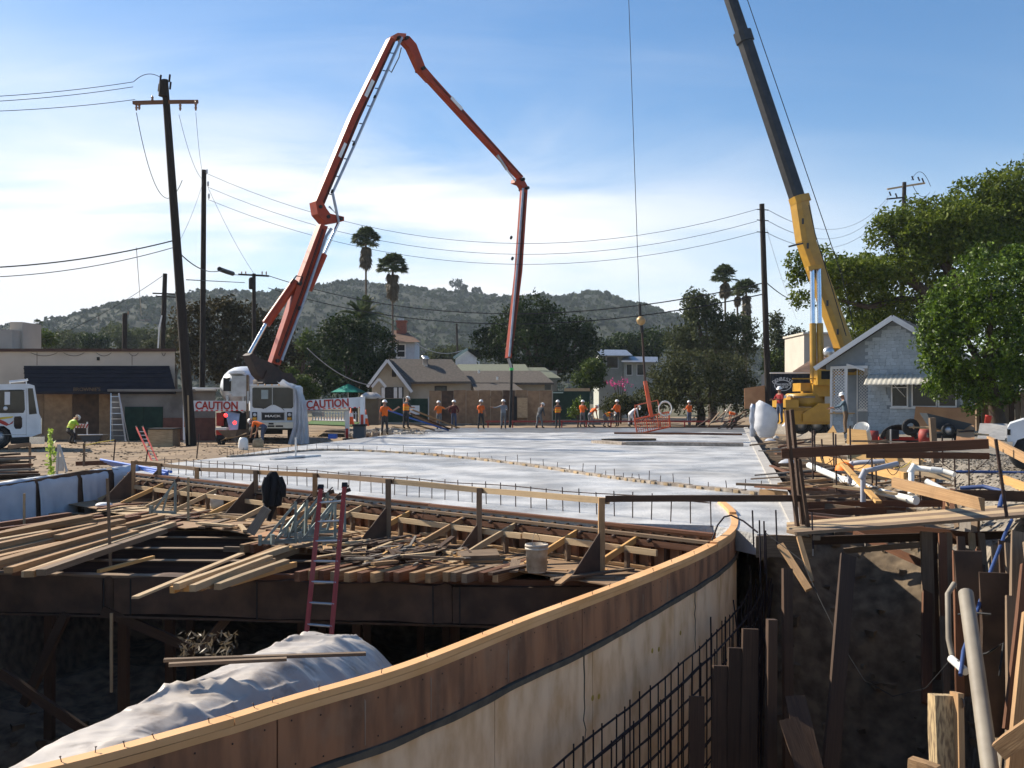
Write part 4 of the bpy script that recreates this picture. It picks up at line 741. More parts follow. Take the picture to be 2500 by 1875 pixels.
BV = V((-.36, .93, 0))*9   # the party wall runs back from the street at a skew
MB().prism([at(px, py, Db) for px, py in ((-420, 858), (427, 858), (427, 1092), (-420, 1092))], BV).build('wall', 'stucco', bl); MB().prism([at(px, py, Db-.15) for px, py in ((-424, 851), (429, 851), (429, 858), (-424, 858))], BV*1.03).build('coping', 'coping', bl)
bx(bl, 'chimney_block', 'stucco', -60, 30, 805, 852, 62, 3); bx(bl, 'chimney_block', 'stucco', 24, 55, 786, 852, 63, 2.5)
aw = [(58, 893, 0), (413, 893, 0), (430, 956, -1.6), (62, 959, -1.6)]
b = MB(); q = [at(px, py, Db+dy) for px, py, dy in aw]; b.prism([q[0], q[1], q[2], q[3]], (0, .02, -.07)); a_ = b.build('awning', 'awning', bl)
for r in range(6):   # shingle courses
    f = (r+.5)/6; board('shingle_course', q[0].lerp(q[3], f)+V((.02, -.03, .01)), q[1].lerp(q[2], f)+V((-.02, -.03, .01)), .20, .018, 'awning', a_, up=(0, -.75, .66))
bx(bl, 'fascia', 'awning', 66, 428, 956, 962, Db-1.6, .1); text("BROWNIE'S", .27, 'goldletter', bl, at(212, 951, Db-1.68), M.Rotation(math.pi/2, 3, 'X'), sx=1.05)
for p0, p1, m_ in ((62, 108, 'ply'), (109, 177, 'ply'), (243, 270, 'ply'), (270, 305, 'greywall')): bx(bl, 'boarded_panel', m_, p0, p1, 960, 1090, Db, .06, -.06)
bx(bl, 'recess_shade', 'plydark', 178, 242, 960, 1090, Db, .05, -.03)  # flat dark panel standing in for the shade inside the recess
for k in range(5): MB().tube(catenary(at(75+k*80, 861, Db-.03), at(140+k*66, 861, Db-.03), .18, 8), .012, 5).build('cable', 'wire', bl)
bx(bl, 'vent_pipe', 'black', 238, 243, 872, 880, Db, .2, -.1); bx(bl, 'wall_joint', 'coping', 90, 91, 860, 892, Db, .03, -.012); bx(bl, 'wall_joint', 'coping', 322, 323, 868, 892, Db, .03, -.012)
an = thing('shop_annex', at(400, 1090, 54), 'low grey annex with flat roof and dark green doors beside the shop', 'building')
MB().prism([at(px, py, 53.6) for px, py in ((272, 957), (526, 957), (526, 1092), (272, 1092))], V((-.30, .95, 0))*4).build('wall', 'greywall', an); MB().prism([at(px, py, 53.2) for px, py in ((262, 950), (530, 950), (530, 956), (262, 956))], V((-.30, .95, 0))*4.6).build('roof', 'greywall', an); bx(an, 'door', 'greenfabric', 306, 351, 993, 1090, 53.6, .08, -.07); bx(an, 'door', 'greenfabric', 352, 398, 993, 1090, 53.6, .08, -.07); bx(an, 'brick_base', 'brickred', 399, 526, 1020, 1090, 53.6, .08, -.06); bx(an, 'roof_edge', 'white', 470, 530, 946, 950, 52.9, .8)
MB().prism([at(470, 945, 53), at(525, 951, 53), at(525, 953, 53), at(478, 953, 53)], (0, .5, 0)).build('lifted_flashing', 'white', an)
# step ladder against the annex
sl = thing('step_ladder', at(285, 1087, 52.8), 'tall pale aluminium stepladder before the boarded shop front', 'ladder')
L0, L1, R0, R1 = at(270, 1086, 52.6), at(271, 960, 53.0), at(308, 1086, 52.6), at(290, 960, 53.0)
board('rail', L0, L1, .05, .08, 'alu', sl); board('rail', R0, R1, .05, .08, 'alu', sl)
for k in range(9): f = (k+.6)/9.2; board('step', L0.lerp(L1, f), R0.lerp(R1, f), .09, .03, 'alu', sl)
for p, t_ in ((at(276, 1086, 53.5), L1), (at(316, 1088, 53.5), R1)): board('rear_leg', p, t_, .04, .04, 'alu', sl)
# barricade with lamp
bc = thing('barricade', at(197, 1088, 51), 'red and white striped barricade with amber lamp by the shop', 'barricade')
for px in (181, 213): board('leg', at(px, 1088, 51), at(px, 1030, 51), .06, .05, 'trim', bc)
rl = board('panel', at(179, 1040, 50.95), at(215, 1040, 50.95), .03, .2, 'white', bc)
for k in range(5): MB().prism([at(180+k*7.2, 1044.5, 50.92), at(183.5+k*7.2, 1044.5, 50.92), at(187+k*7.2, 1035.5, 50.92), at(183.5+k*7.2, 1035.5, 50.92)], (0, .012, 0)).build('stripe', 'red', rl)
mat('amber', (.7, .33, .03), (.6, .28, .03), rough=.25); MB().lathe([(0, -.1), (.1, -.09), (.12, 0), (.1, .09), (0, .1)], at(184, 1024, 50.9), 12, M.Rotation(1.57, 3, 'X')).build('lamp', 'amber', bc)
# plywood bin, blue tub
bb = thing('plywood_bin', at(390, 1098, 47.5), 'unpainted plywood bin with black rim on the dirt', 'bin')
bx(bb, 'front_panel', 'pale', 361, 421, 1048, 1098, 47, .05); bx(bb, 'side_panel', 'aged', 361, 363, 1049, 1098, 47.05, 1.1); bx(bb, 'side_panel', 'aged', 419, 421, 1049, 1098, 47.05, 1.1); bx(bb, 'rim', 'black', 359, 423, 1046, 1049, 46.95, 1.2)
tbx = thing('mortar_tub', at(222, 1088, 49), 'dark blue grey mortar tub on legs beside the worker in lime vest', 'tub'); mat('tubgrey', (.06, .075, .09), rough=.5)
MB().prism([at(192, 1063, 49), at(250, 1062, 49), at(238, 1078, 49), at(204, 1078, 49)], (0, .9, 0)).build('basin', 'tubgrey', tbx); MB().tube([at(190, 1062, 48.95), at(251, 1061.5, 48.95)], .03, 6).build('rim', 'alu', tbx)
for px in (207, 235): board('leg', at(px, 1092, 49.1), at(px, 1077, 49.1), .05, .05, 'tubgrey', tbx)
ladder('extension_ladder', at(372, 1128, 36), at(333, 1044, 38), at(385, 1128, 36), at(349, 1044, 38), 'red', .3, 'alu', 'red extension ladder leaning out of the ground near the plywood bin', .05, .09)
# ================================================================ mixer truck at the left edge
mx_ = thing('mixer_truck', at(0, 1098, 44), 'white truck cab with red and yellow flashes at the left edge', 'truck'); Dm = 44.0
TH = V((.90, .43, 0)).normalized(); TS = V((-.43, .90, 0)).normalized()          # truck heads right and slightly away; TS points across it
def xz(px, py, d=0.0):
    """point on the cab's near side at photo column px and row py, d metres across the truck"""
    k = (px-1250)/F; o = at(0, 0, Dm); o.z = 0; w = (k*o.y-o.x)/(TH.x-k*TH.y); p = o+TH*w; return V((p.x, p.y, H-(py-YH)/F*p.y))+TS*d
def tq(name, m, pts, d0, d1, par=None): return MB().prism([xz(px, py, d0) for px, py in pts], TS*(d1-d0)).build(name, m, par or mx_)
rc = lambda p0, p1, q0, q1: ((p0, q0), (p1, q0), (p1, q1), (p0, q1))
prof = [(-130, 940), (70, 937), (84, 941), (96, 1012), (100, 1020), (101, 1058), (78, 1066), (30, 1068), (24, 1050), (10, 1040), (-22, 1040), (-36, 1050), (-40, 1072), (-130, 1072)]
cab = tq('cab', 'truckwhite', prof, 0, 2.45)
tq('side_window', 'glass', ((-40, 953), (54, 951), (59, 956), (61, 1000), (57, 1008), (-40, 1009)), -.012, .02); tq('quarter_glass', 'glass', ((68, 948), (80, 948), (90, 1010), (71, 1012)), -.012, .02)
tq('windshield', 'glass', ((80, 948), (86, 948), (97, 1010), (91, 1010)), .12, 2.33); tq('grille', 'black', rc(96, 102.5, 1024, 1056), .25, 2.2); tq('grille_frame', 'chrome', rc(95, 102, 1021, 1059), .2, 2.25)
tq('door_window', 'glass', ((36, 1017), (50, 1016), (54, 1021), (54, 1042), (50, 1047), (38, 1047), (34, 1041), (34, 1021)), -.014, .02); tq('door_seam', 'greymetal', rc(63.5, 64.5, 948, 1064), -.008, .02); tq('door_seam', 'greymetal', rc(-40, 64, 1060.5, 1061.5), -.008, .02)
mat('yellowflash', (.75, .55, .05), rough=.4)
for m_, pts in (('red', ((-30, 1026), (0, 1024), (14, 1030), (22, 1036), (34, 1026), (30, 1034), (16, 1040), (-2, 1032), (-30, 1036))), ('yellowflash', ((-20, 1022), (8, 1018), (33, 1016), (30, 1020), (10, 1023), (-20, 1026)))): tq('paint_flash', m_, pts, -.016, -.004)
tq('bumper', 'chrome', rc(72, 109, 1066, 1084), -.1, 2.5); tq('step', 'black', rc(26, 76, 1070, 1084), .05, 2.0); tq('mirror', 'truckwhite', rc(12, 25, 957, 988), -.5, -.4); tq('mirror_arm', 'black', rc(20, 60, 952, 954), -.45, -.4); MB().lathe([(0, .06), (.07, .05), (.1, 0), (0, 0)], xz(14, 997, -.45), 10, M.Rotation(1.57, 3, 'X')).build('round_mirror', 'white', mx_)
MB().tube([xz(22, 932, .5), xz(62, 928, .5), xz(68, 926, .5)], .05, 8).build('air_horn', 'alu', mx_); MB().tube([xz(24, 939, .5), xz(24, 931, .5)], .03, 6).build('horn_bracket', 'alu', mx_); MB().tube([xz(64, 939, .5), xz(64, 928, .5)], .03, 6).build('horn_bracket', 'alu', mx_)
def wheel(parent, c, r, w, axis=(0, 1, 0)):
    R = frame(axis) @ M.Rotation(math.pi/2, 3, 'Y'); t_ = MB().lathe([(r*.62, -w/2), (r*.9, -w/2), (r, -w*.32), (r, w*.32), (r*.9, w/2), (r*.62, w/2)], c, 28, R).build('wheel', 'rubber', parent)
    MB().lathe([(0, w*.25), (r*.2, w*.28), (r*.25, w*.1), (r*.5, w*.05), (r*.62, w*.3), (r*.64, -w*.3), (0, -w*.3)], c, 20, R).build('rim', 'greymetal', t_); 
wheel(mx_, xz(-6, 1068, .22), .52, .3, TS); wheel(mx_, xz(-6, 1068, 2.2), .52, .3, TS)
MB().lathe([(.5, -3.2), (1.2, -1.5), (1.25, 0), (.9, 1.4), (.4, 2.2)], xz(-260, 960, 1.3), 20, frame(TH) @ M.Rotation(math.pi/2, 3, 'Y')).build('drum', 'truckwhite', mx_); tq('chassis', 'black', rc(-420, 20, 1062, 1078), .5, 1.9)
# ================================================================ concrete pump truck
pt = thing('concrete_pump_truck', at(664, 1090, 50.5), 'white pump truck with orange red folding boom and CAUTION outriggers', 'pump truck'); Dp = 50.0
def pp(px, py, D=Dp): return at(px, py, D)
cabp = [(611, 945), (618, 940), (712, 940), (719, 945), (720, 1030), (716, 1034), (614, 1034), (610, 1030)]
cab = MB().prism([pp(*p) for p in cabp], (0, 2.0, 0)).build('cab', 'truckwhite', pt)
bx(cab, 'roof_visor', 'truckwhite', 611, 719, 938.5, 942, Dp, .5, -.12)
for i in range(5): MB().lathe([(0, .04), (.035, .02), (.04, 0)], pp(630+i*17, 939.5, Dp-.12), 6, M.Rotation(math.pi/2, 3, 'X')).build('marker_light', 'amber', cab)
ws = MB().prism([pp(px, py, Dp-.015) for px, py in ((616, 948), (620, 946), (711, 946), (715, 948), (716, 993), (712, 997), (688, 997), (680, 993), (672, 989), (664, 988), (656, 992), (648, 997), (620, 996), (616, 992))], (0, .03, 0)).build('windshield', 'glass', cab)
mat('seen_through', (.30, .36, .36), rough=.3); bx(ws, 'rear_window', 'seen_through', 638, 655, 952, 974, Dp, .004, -.021); bx(ws, 'divider', 'greymetal', 664.5, 666, 946, 990, Dp, .03, -.03)
for a, c in (((625, 992), (645, 998)), ((688, 996), (694, 1002))): MB().tube([pp(*a, Dp-.05), pp(*c, Dp-.05)], .015, 5).build('wiper', 'black', ws)
grl = bx(cab, 'grille', 'greymetal', 638, 696, 1005.5, 1027, Dp, .08, -.05); gi = bx(cab, 'grille_mesh', 'black', 640, 694, 1007.5, 1025.5, Dp, .03, -.062)
text('MACK', .15, 'alu', cab, pp(666, 1016, Dp-.075), M.Rotation(math.pi/2, 3, 'X'), sx=1.9, bold=.004)
for px in (622, 707):
    h_ = bx(cab, 'headlight', 'black', px-6, px+6, 1006, 1026, Dp, .06, -.04); MB().lathe([(0, .03), (.07, .03), (.09, 0), (.055, 0), (.05, .01), (0, .01)], pp(px, 1012.5, Dp-.045), 14, M.Rotation(math.pi/2, 3, 'X')).build('lamp', 'trim', h_); bx(h_, 'turn_signal', 'amber', px-5, px+5, 1019, 1025, Dp, .02, -.055)
mat('bumperpaint', (.66, .62, .50), (.58, .54, .42), rough=.45, dirt=.3)
bm_ = bx(pt, 'bumper', 'bumperpaint', 632, 722, 1030.5, 1045, Dp, .25, -.35)
for p0, p1, q0, q1 in ((660, 672, 1032, 1036), (658, 674, 1038, 1042), (677, 695, 1038, 1042)): bx(bm_, 'slot', 'black', p0, p1, q0, q1, Dp, .02, -.362)
for px in (618, 715): wheel(pt, pp(px, 1066, Dp+.9), .52, .32, (1, 0, 0))
MB().prism([at(px, py, Dp+.6) for px, py in ((640, 1035), (690, 1035), (690, 1060), (640, 1060))], V((-.24, .97, 0))*8.5).build('chassis', 'black', pt); bx(pt, 'underbody', 'black', 622, 712, 1034, 1050, Dp+.5, 2.0); MB().prism([at(px, py, Dp+2.4) for px, py in ((605, 990), (725, 990), (725, 1050), (605, 1050))], V((-.24, .97, 0))*7).build('deck_body', 'tubgrey', pt)
for k in range(3):
    for px in (612, 722): wheel(pt, pp(px, 1066, Dp+.9)+V((-.24, .97, 0))*(4.6+k*1.3), .52, .5, (.97, .24, 0))
mp_ = bx(pt, 'mirror', 'greymetal', 603, 607, 955, 985, Dp-.2, .1); board('mirror_arm', pp(611, 958, Dp-.1), pp(605, 956, Dp-.15), .03, .03, 'greymetal', pt)
# outriggers
def orig(p0, t0, b0, p1, t1, b1, tx, side):
    D = 50.6; o = MB().prism([at(p0, t0, D), at(p1, t1, D), at(p1, b1, D), at(p0, b0, D)], (0, .35, 0)).build('outrigger_beam', 'truckwhite', pt)
    an_ = math.atan2(-(t1-t0), (p1-p0)); text('CAUTION', .56, 'red', o, at(tx, lerp(t0, t1, (tx-p0)/(p1-p0))+12.6, D-.02), M.Rotation(-an_*-1, 3, 'Y').inverted() @ M.Rotation(math.pi/2, 3, 'X'), sx=.86, bold=.016)
    n = int((p1-p0)/6)
    for k in range(n):
        if k % 2: f0, f1 = k/n, (k+1)/n; MB().prism([at(lerp(p0, p1, f), lerp(b0, b1, f)-dy, D-.012) for f, dy in ((f0, 0), (f1, 0), (f1, 2.2), (f0, 2.2))], (0, .008, 0)).build('reflective_tape', 'reflector', o)
    return o
orig(447, 978, 1004, 606, 979, 1003, 529, -1); orig(745, 977, 1001, 888, 969, 995, 800, 1)
for px, w_, y0, y1, D in ((453, 13, 975, 1086, 50.4), (884, 11, 968, 1072, 50.4), (847, 9, 1002, 1072, 52)):
    lg = bx(pt, 'outrigger_leg', 'truckwhite', px-w_/2, px+w_/2, y0, y1-12, D, .28); MB().tube([at(px, y1-14, D+.14), at(px, y1, D+.14)], .09, 10).build('jack', 'greymetal', lg); bx(lg, 'foot_pad', 'black', px-w_, px+w_, y1-2, y1+2, D, .6, -.2); bx(lg, 'warning_plate', 'red', px-3.5, px+3.5, y0+44, y0+68, D, .01, -.012)
bx(pt, 'lower_beam', 'greymetal', 745, 850, 1000, 1004, 51.6, .3); bx(pt, 'side_tank', 'greymetal', 762, 786, 1006, 1016, 52, .6)
# turret and boom
def bt(px, off=0):
    t_ = ((px-1250)*52.5+12.4*F)/(12.2*F-9.5*(px-1250)); return t_
def bp_(px, py, off=0):
    t_ = bt(px); X, Y = -12.4+12.2*t_, 52.5+9.5*t_; p = at(px, py, Y); d = V((9.5, -12.2, 0)).normalized(); return p+d*off
mat('boomdark', (.045, .024, .018), (.022, .015, .013), rough=.6, scale=5, dirt=.4)
tu = thing('x', (0, 0, 0), None, None); bpy.data.objects.remove(tu)
MB().lathe([(.75, 0), (.8, .35), (.6, .5), (.55, 1.1), (.62, 1.15), (0, 1.2)], at(655, 945, 52.6), 18).build('turret', 'boomdark', pt)
MB().prism([bp_(px, py, -.45) for px, py in ((608, 862), (600, 868), (622, 915), (640, 935), (690, 935), (690, 915), (668, 898), (650, 885), (620, 872))], V((9.5, -12.2, 0)).normalized()*.9).build('boom_base', 'boomdark', pt)
MB().prism([bp_(px, py, -.6) for px, py in ((630, 935), (640, 905), (700, 912), (715, 935))], V((9.5, -12.2, 0)).normalized()*1.2).build('boom_base', 'boomdark', pt)
def boom(name, pts, hw, depth, m='boomred'):
    """tapered box section along photo points pts, hw half thickness in photo pixels at each point, depth in metres across the boom plane"""
    b = MB(); L_, R_ = [], []; n = len(pts)
    for i, (x, y) in enumerate(pts):
        a = pts[max(i-1, 0)]; c = pts[min(i+1, n-1)]; dx, dy = c[0]-a[0], c[1]-a[1]; l_ = math.hypot(dx, dy); nx, ny = -dy/l_, dx/l_; q_ = hw[i]*.84; L_.append((x+nx*q_, y+ny*q_)); R_.append((x-nx*q_, y-ny*q_))
    rows_ = [[bp_(*l_, -depth/2), bp_(*l_, depth/2), bp_(*r_, depth/2), bp_(*r_, -depth/2)] for l_, r_ in zip(L_, R_)]
    b.grid(rows_, smooth=False, closed=True); b.add(rows_[0], [(0, 1, 2, 3)]); b.add(rows_[-1], [(0, 1, 2, 3)]); return b.build(name, m, pt)
def cp(x, y): return (550+x/1.659, y/1.659)
s1 = boom('boom_section', [cp(196, 1475), cp(290, 1200), cp(392, 915)], [13, 15, 11], .55)
boom('boom_joint', [cp(365, 815), cp(380, 860), cp(405, 890), cp(468, 890)], [9, 15, 16, 6], .75); boom('boom_section', [cp(372, 835), cp(520, 480), cp(672, 160)], [13, 13, 9], .5)
s3 = boom('boom_section', [cp(672, 158), cp(690, 148), cp(722, 152)], [7, 7, 8], .55, 'boomtop'); boom('boom_section', [cp(725, 160), cp(752, 190), cp(790, 280), cp(830, 325)], [12, 12, 10, 9], .42); boom('boom_section', [cp(820, 312), cp(1000, 510), cp(1195, 722)], [9, 8, 6], .36)
boom('boom_joint', [cp(1165, 735), cp(1195, 740), cp(1212, 768)], [5, 9, 7], .42); boom('boom_section', [cp(1210, 760), cp(1187, 1100), cp(1146, 1450)], [7, 7.5, 5.5], .3)
def btube(name, pts, r, m, off=0): return MB().tube([bp_(*cp(*p), off) for p in pts], r, 10).build(name, m, pt)
btube('lift_cylinder', [(165, 1312), (285, 1140)], .24, 'boomred'); btube('cylinder_rod', [(98, 1432), (165, 1312)], .11, 'chrome'); btube('lift_cylinder', [(338, 1175), (400, 1030)], .19, 'boomred'); btube('cylinder_rod', [(400, 1030), (458, 902)], .08, 'chrome')
btube('delivery_pipe', [(215, 1460), (300, 1235), (395, 960), (415, 930)], .075, 'pipegrey', .42); btube('delivery_pipe', [(445, 905), (420, 785), (505, 600), (600, 385), (700, 160)], .075, 'pipegrey', .42); btube('link_rod', [(410, 840), (440, 870), (424, 790)], .06, 'greymetal', .3)
btube('delivery_pipe', [(705, 150), (740, 150), (775, 185), (806, 275), (960, 445), (1110, 610), (1200, 712)], .07, 'greymetal', -.3); btube('delivery_pipe', [(1196, 765), (1175, 1050), (1140, 1445)], .07, 'pipegrey', .26)
btube('tip_cylinder', [(1092, 632), (1130, 690)], .09, 'greymetal', .25); btube('cylinder_rod', [(1130, 690), (1165, 735)], .05, 'chrome', .25); btube('hydraulic_hose', [(700, 200), (690, 240), (660, 300), (650, 290)], .03, 'black', .35); btube('hydraulic_hose', [(250, 1150), (275, 1120), (300, 1125), (290, 1160)], .04, 'black', .4)
for x, y in ((590, 400), (505, 590), (418, 780), (285, 1250), (955, 440), (1070, 570), (1108, 618), (800, 280), (1170, 960), (1175, 1045)): MB().lathe([(.10, -.06), (.13, 0), (.10, .06)], bp_(*cp(x, y), .42 if x < 700 else -.3), 8, frame((.3, .1, .9))).build('pipe_clamp', 'black', pt)
for pts, off in ((((205, 1440), (300, 1180), (385, 930)), .30), (((385, 830), (525, 490), (672, 175)), .28), (((830, 318), (1000, 505), (1190, 712)), .20), (((1205, 780), (1185, 1100), (1150, 1430)), .17)):
    btube('hydraulic_line', pts, .022, 'black', off); btube('hydraulic_line', [(x+4, y+3) for x, y in pts], .016, 'black', off)
for x, y, x2, y2 in ((560, 395, 590, 330), (455, 640, 480, 585), (262, 1270, 285, 1205), (905, 398, 950, 447)): MB().beam(bp_(*cp(x, y), .26), bp_(*cp(x2, y2), .26), .012, .22, up=(.79, .61, 0)).build('decal', 'truckwhite', pt)
for x, y in ((372, 842), (404, 882), (455, 890), (690, 160), (722, 160), (790, 282), (1192, 730), (1210, 765), (200, 1462), (290, 1150)): MB().tube([bp_(*cp(x, y), -.45), bp_(*cp(x, y), .45)], .10, 10).build('pivot_pin', 'black', pt)
for k in range(9): f = (k+.5)/9; x, y = lerp(384, 665, f), lerp(820, 180, f); MB().tube([bp_(*cp(x+9, y+4), .27), bp_(*cp(x+22, y+9), .42)], .03, 5).build('pipe_bracket', 'black', pt)
MB().tube([bp_(*cp(1146, 1452)), bp_(*cp(1152, 1470)), bp_(*cp(1158, 1490))], .09, 8).build('hose_elbow', 'greymetal', pt)
MB().tube([bp_(1249, 890), bp_(1248, 960), bp_(1246, 1010), bp_(1245, 1044)], .085, 10).build('end_hose', 'rubber', pt); mat('limeband', (.05, .6, .12), rough=.5); MB().tube([bp_(1249, 898), bp_(1249, 904)], .12, 10).build('hose_band', 'limeband', pt)
# plastic sheet draped over the driver's side of the cab
mat('film', (.66, .67, .70), (.56, .57, .60), rough=.35, spec=.5, scale=3, trans=.3)
b = MB(); rows_ = []
for k in range(25):
    f = k/24; y = lerp(930, 1086, f); l_ = pw([930, 940, 950, 975, 1000, 1040, 1086], [676, 682, 716, 718, 717, 716, 702], y); r_ = pw([930, 940, 950, 975, 1000, 1040, 1086], [702, 722, 735, 745, 750, 753, 756], y)
    rows_.append([at(lerp(l_, r_, j/16), y+(4*math.sin(j*.5) if k == 0 else 0), Dp-.25-.35*f+.14*math.sin(j*1.5+f*2)*smooth(f*3)+(1.4*smooth((j/16-.55)/.5)*(1-.4*f)))+V((0, 0, 0)) for j in range(17)])
b.grid(rows_); o = b.build('plastic_sheet', 'film', origin=at(735, 1088, Dp)); tag(o, 'translucent plastic sheet draped down the right side of the pump cab', 'plastic sheet')
# ---------------------------------------------------------------- mixer truck seen from behind, left of the pump
rt = thing('mixer_truck', at(560, 1088, 54), 'rear of a mixer truck with white drum and red lights left of the pump cab', 'truck'); Dr = 53.5
MB().lathe([(.35, -.3), (.75, 0), (1.15, 1.3), (1.2, 2.6), (.8, 4)], at(572, 945, Dr), 20, M.Rotation(-math.pi/2, 3, 'X')).build('drum', 'truckwhite', rt)
bx(rt, 'hopper', 'greymetal', 566, 604, 918, 968, Dr-.4, .5); MB().prism([at(552, 912, Dr-.6), at(600, 912, Dr-.6), at(594, 905, Dr-.6), at(570, 905, Dr-.6)], (0, .8, 0)).build('charge_hopper', 'truckwhite', rt)
MB().prism([at(550, 1005, Dr-.8), at(585, 1012, Dr-.8), at(580, 1050, Dr-1.6), at(560, 1052, Dr-1.6)], (0, .1, .05)).build('chute', 'alu', rt); bx(rt, 'rear_frame', 'black', 540, 604, 1005, 1060, Dr, .4); bx(rt, 'water_tank', 'red', 528, 546, 1008, 1040, Dr-.1, .5); bx(rt, 'support', 'greymetal', 552, 558, 965, 1008, Dr-.2, .2); bx(rt, 'support', 'greymetal', 590, 596, 965, 1008, Dr-.2, .2); bx(rt, 'engine_panel', 'black', 545, 560, 922, 955, Dr-.3, .3)
ml = bpy.data.materials.new('taillight'); ml.use_nodes = True; pbs = ml.node_tree.nodes['Principled BSDF']; pbs.inputs['Base Color'].default_value = (.8, .01, .01, 1); pbs.inputs['Emission Color'].default_value = (1, .03, .03, 1); pbs.inputs['Emission Strength'].default_value = 2.2; MATS['taillight'] = ml
for px, py in ((551, 1014), (573, 1032)): MB().lathe([(0, .05), (.08, .04), (.1, 0)], at(px, py, Dr-1.75), 10, M.Rotation(math.pi/2, 3, 'X')).build('tail_light', 'taillight', rt)
for px in (548, 598): wheel(rt, at(px, 1066, Dr+.5), .5, .5, (1, 0, 0))
ub = bx(None, 'wooden_post', 'aged', 601, 606, 915, 1090, 50.2, .12); tag(ub, 'rough timber post standing against the pump truck mirror', 'post')
# cooler, wheelbarrow, sacks, bull float
cl = thing('cooler_box', at(539, 1085, 51.5), 'red cooler with white lid in front of the mixer truck', 'cooler'); bx(cl, 'body', 'red', 527, 551, 1050, 1062, 51.5, .5); bx(cl, 'lid', 'trim', 526, 552, 1044, 1050, 51.45, .6); board('stand', at(530, 1085, 51.6), at(530, 1062, 51.6), .05, .05, 'dark', cl); board('stand', at(549, 1085, 51.6), at(549, 1062, 51.6), .05, .05, 'dark', cl)
def wheelbarrow(p, s, rz, label, m):
    t_ = thing('wheelbarrow', p, label, 'wheelbarrow', rz=rz); t_.scale = (s, s, s)
    MB().add([(-.28, -.2, .35), (.28, -.2, .35), (.28, .2, .35), (-.28, .2, .35), (-.5, -.34, .68), (.55, -.34, .62), (.55, .34, .62), (-.5, .34, .68)], [(0, 1, 2, 3), (0, 1, 5, 4), (1, 2, 6, 5), (2, 3, 7, 6), (3, 0, 4, 7)]).build('tray', m, t_, world=False)
    for y in (-.24, .24): MB().tube([(.75, 0, .2), (.3, y*.6, .33), (-.4, y, .4), (-.95, y*1.1, .55)], .022, 6).build('handle', 'pale', t_, world=False); MB().tube([(-.3, y, .38), (-.4, y, .0)], .018, 6).build('leg', 'steel', t_, world=False)
    MB().lathe([(.1, -.04), (.2, -.045), (.21, 0), (.2, .045), (.1, .04)], (.72, 0, .21), 16, M.Rotation(math.pi/2, 3, 'X')).build('wheel', 'rubber', t_, world=False); return t_
wheelbarrow(at(572, 1090, 49), 1.25, 2.6, 'cement caked wheelbarrow before the mixer truck', 'steel')
for k, (px, py, D, s_, lab) in enumerate(((594, 1107, 44, .42, 'pale cement sack standing left of the bending worker'), (630, 1095, 46, .5, 'tan cement bag block by the bending worker'))):
    b = MB(); n = 10; w_, d_, h_ = s_, .3, s_*1.1
    b.lathe([(0, 0), (w_*.5, .02), (w_*.55, h_*.3), (w_*.5, h_*.8), (w_*.35, h_), (0, h_*1.02)], (0, 0, 0), 10); o = b.build('cement_sack', 'pvc' if k == 0 else 'pale'); o.location = at(px, py+8, D); o.location.z = GZ-.02; o.scale = (1, .7, 1.2 if k == 0 else .8); tag(o, lab, 'sack')
bfl = thing('bull_float', onz(722, 1118, 0), 'long bull float resting on the wet slab with upright handle', 'bull float'); board('blade', onz(664, 1121, .03), onz(778, 1112, .03), .2, .05, 'alu', bfl); MB().tube([onz(722, 1115, .05), onz(722, 1115, .05)+V((0, 0, .62))], .03, 8).build('handle', 'alu', bfl); MB().tube([onz(700, 1117, .05), onz(744, 1114, .05)], .035, 6).build('bracket', 'alu', bfl)
# blue pipes
G = 'blue plastic pipes bundled over the draped wall'
for k in range(5):
    dx = k*.07; tag(MB().tube([at(246+k*9, 1122+k*4.5, 29-.1*k), at(335+k*7, 1138+k*5, 26.8-.1*k), at(418-k*9, 1152+k*5, 24.8)], .034, 8).build('blue_pipe', 'bluepipe'), 'long blue plastic pipe in the bundle resting by the draped wall', 'pipe', G)
# lumber pile, fence and plant at far left
G = 'planks piled behind the draped wall'
for k in range(13):
    y0 = 1168-k*4.4; tag(board('piled_plank', at(-60, y0, 27+.1*k), at(60+random.uniform(-20, 35), y0-4+random.uniform(-5, 3), 28.5+.1*k), .2, .06, random.choice(['aged', 'grey', 'redwood', 'dark'])), 'weathered plank in the pile behind the draped wall', 'plank', G)
fe = thing('stake_fence', at(150, 1150, 29), 'row of timber stakes with caution string on the left bank', 'fence')
for px, y0, y1 in ((73, 1085, 1165), (205, 1082, 1138), (480, 1060, 1120), (276, 1072, 1140), (355, 1098, 1135)): board('stake', at(px, y1, 31), at(px+(6 if px > 250 else 0), y0, 31), .06 if px < 250 else .025, .05, 'aged' if px < 250 else 'rust', fe, up=(0, 1, 0))
board('rail', at(20, 1092, 30.9), at(75, 1085, 30.9), .04, .12, 'aged', fe); board('rail', at(185, 1132, 31), at(275, 1130, 31), .04, .14, 'redwood', fe); MB().tube([at(205, 1088, 31), at(240, 1080, 31), at(279, 1074, 31)], .012, 5).build('string', 'yellowflash', fe); MB().tube([at(205, 1090, 31), at(235, 1100, 31), at(300, 1106, 31), at(480, 1098, 31)], .008, 5).build('string', 'steel', fe)
pl = thing('potted_stalk', at(125, 1162, 26), 'tall pale green leafy stalk by the draped wall', 'plant'); MB().tube([at(124, 1162, 26), at(123, 1100, 26), at(125, 1048, 26)], [.03, .025, .01], 6).build('stem', 'stalk', pl)
C = []; S = []
for k in range(110):
    y = random.uniform(1050, 1160); w_ = pw([1045, 1065, 1090, 1120, 1160], [3, 6, 9, 12, 6], y); C.append(at(124+random.uniform(-w_, w_), y, 26+random.uniform(-.12, .12))); S.append(random.uniform(.04, .10))
qmesh('leaves', quads(np.array(C), np.array(S), .45, 1), 'stalk', pl)
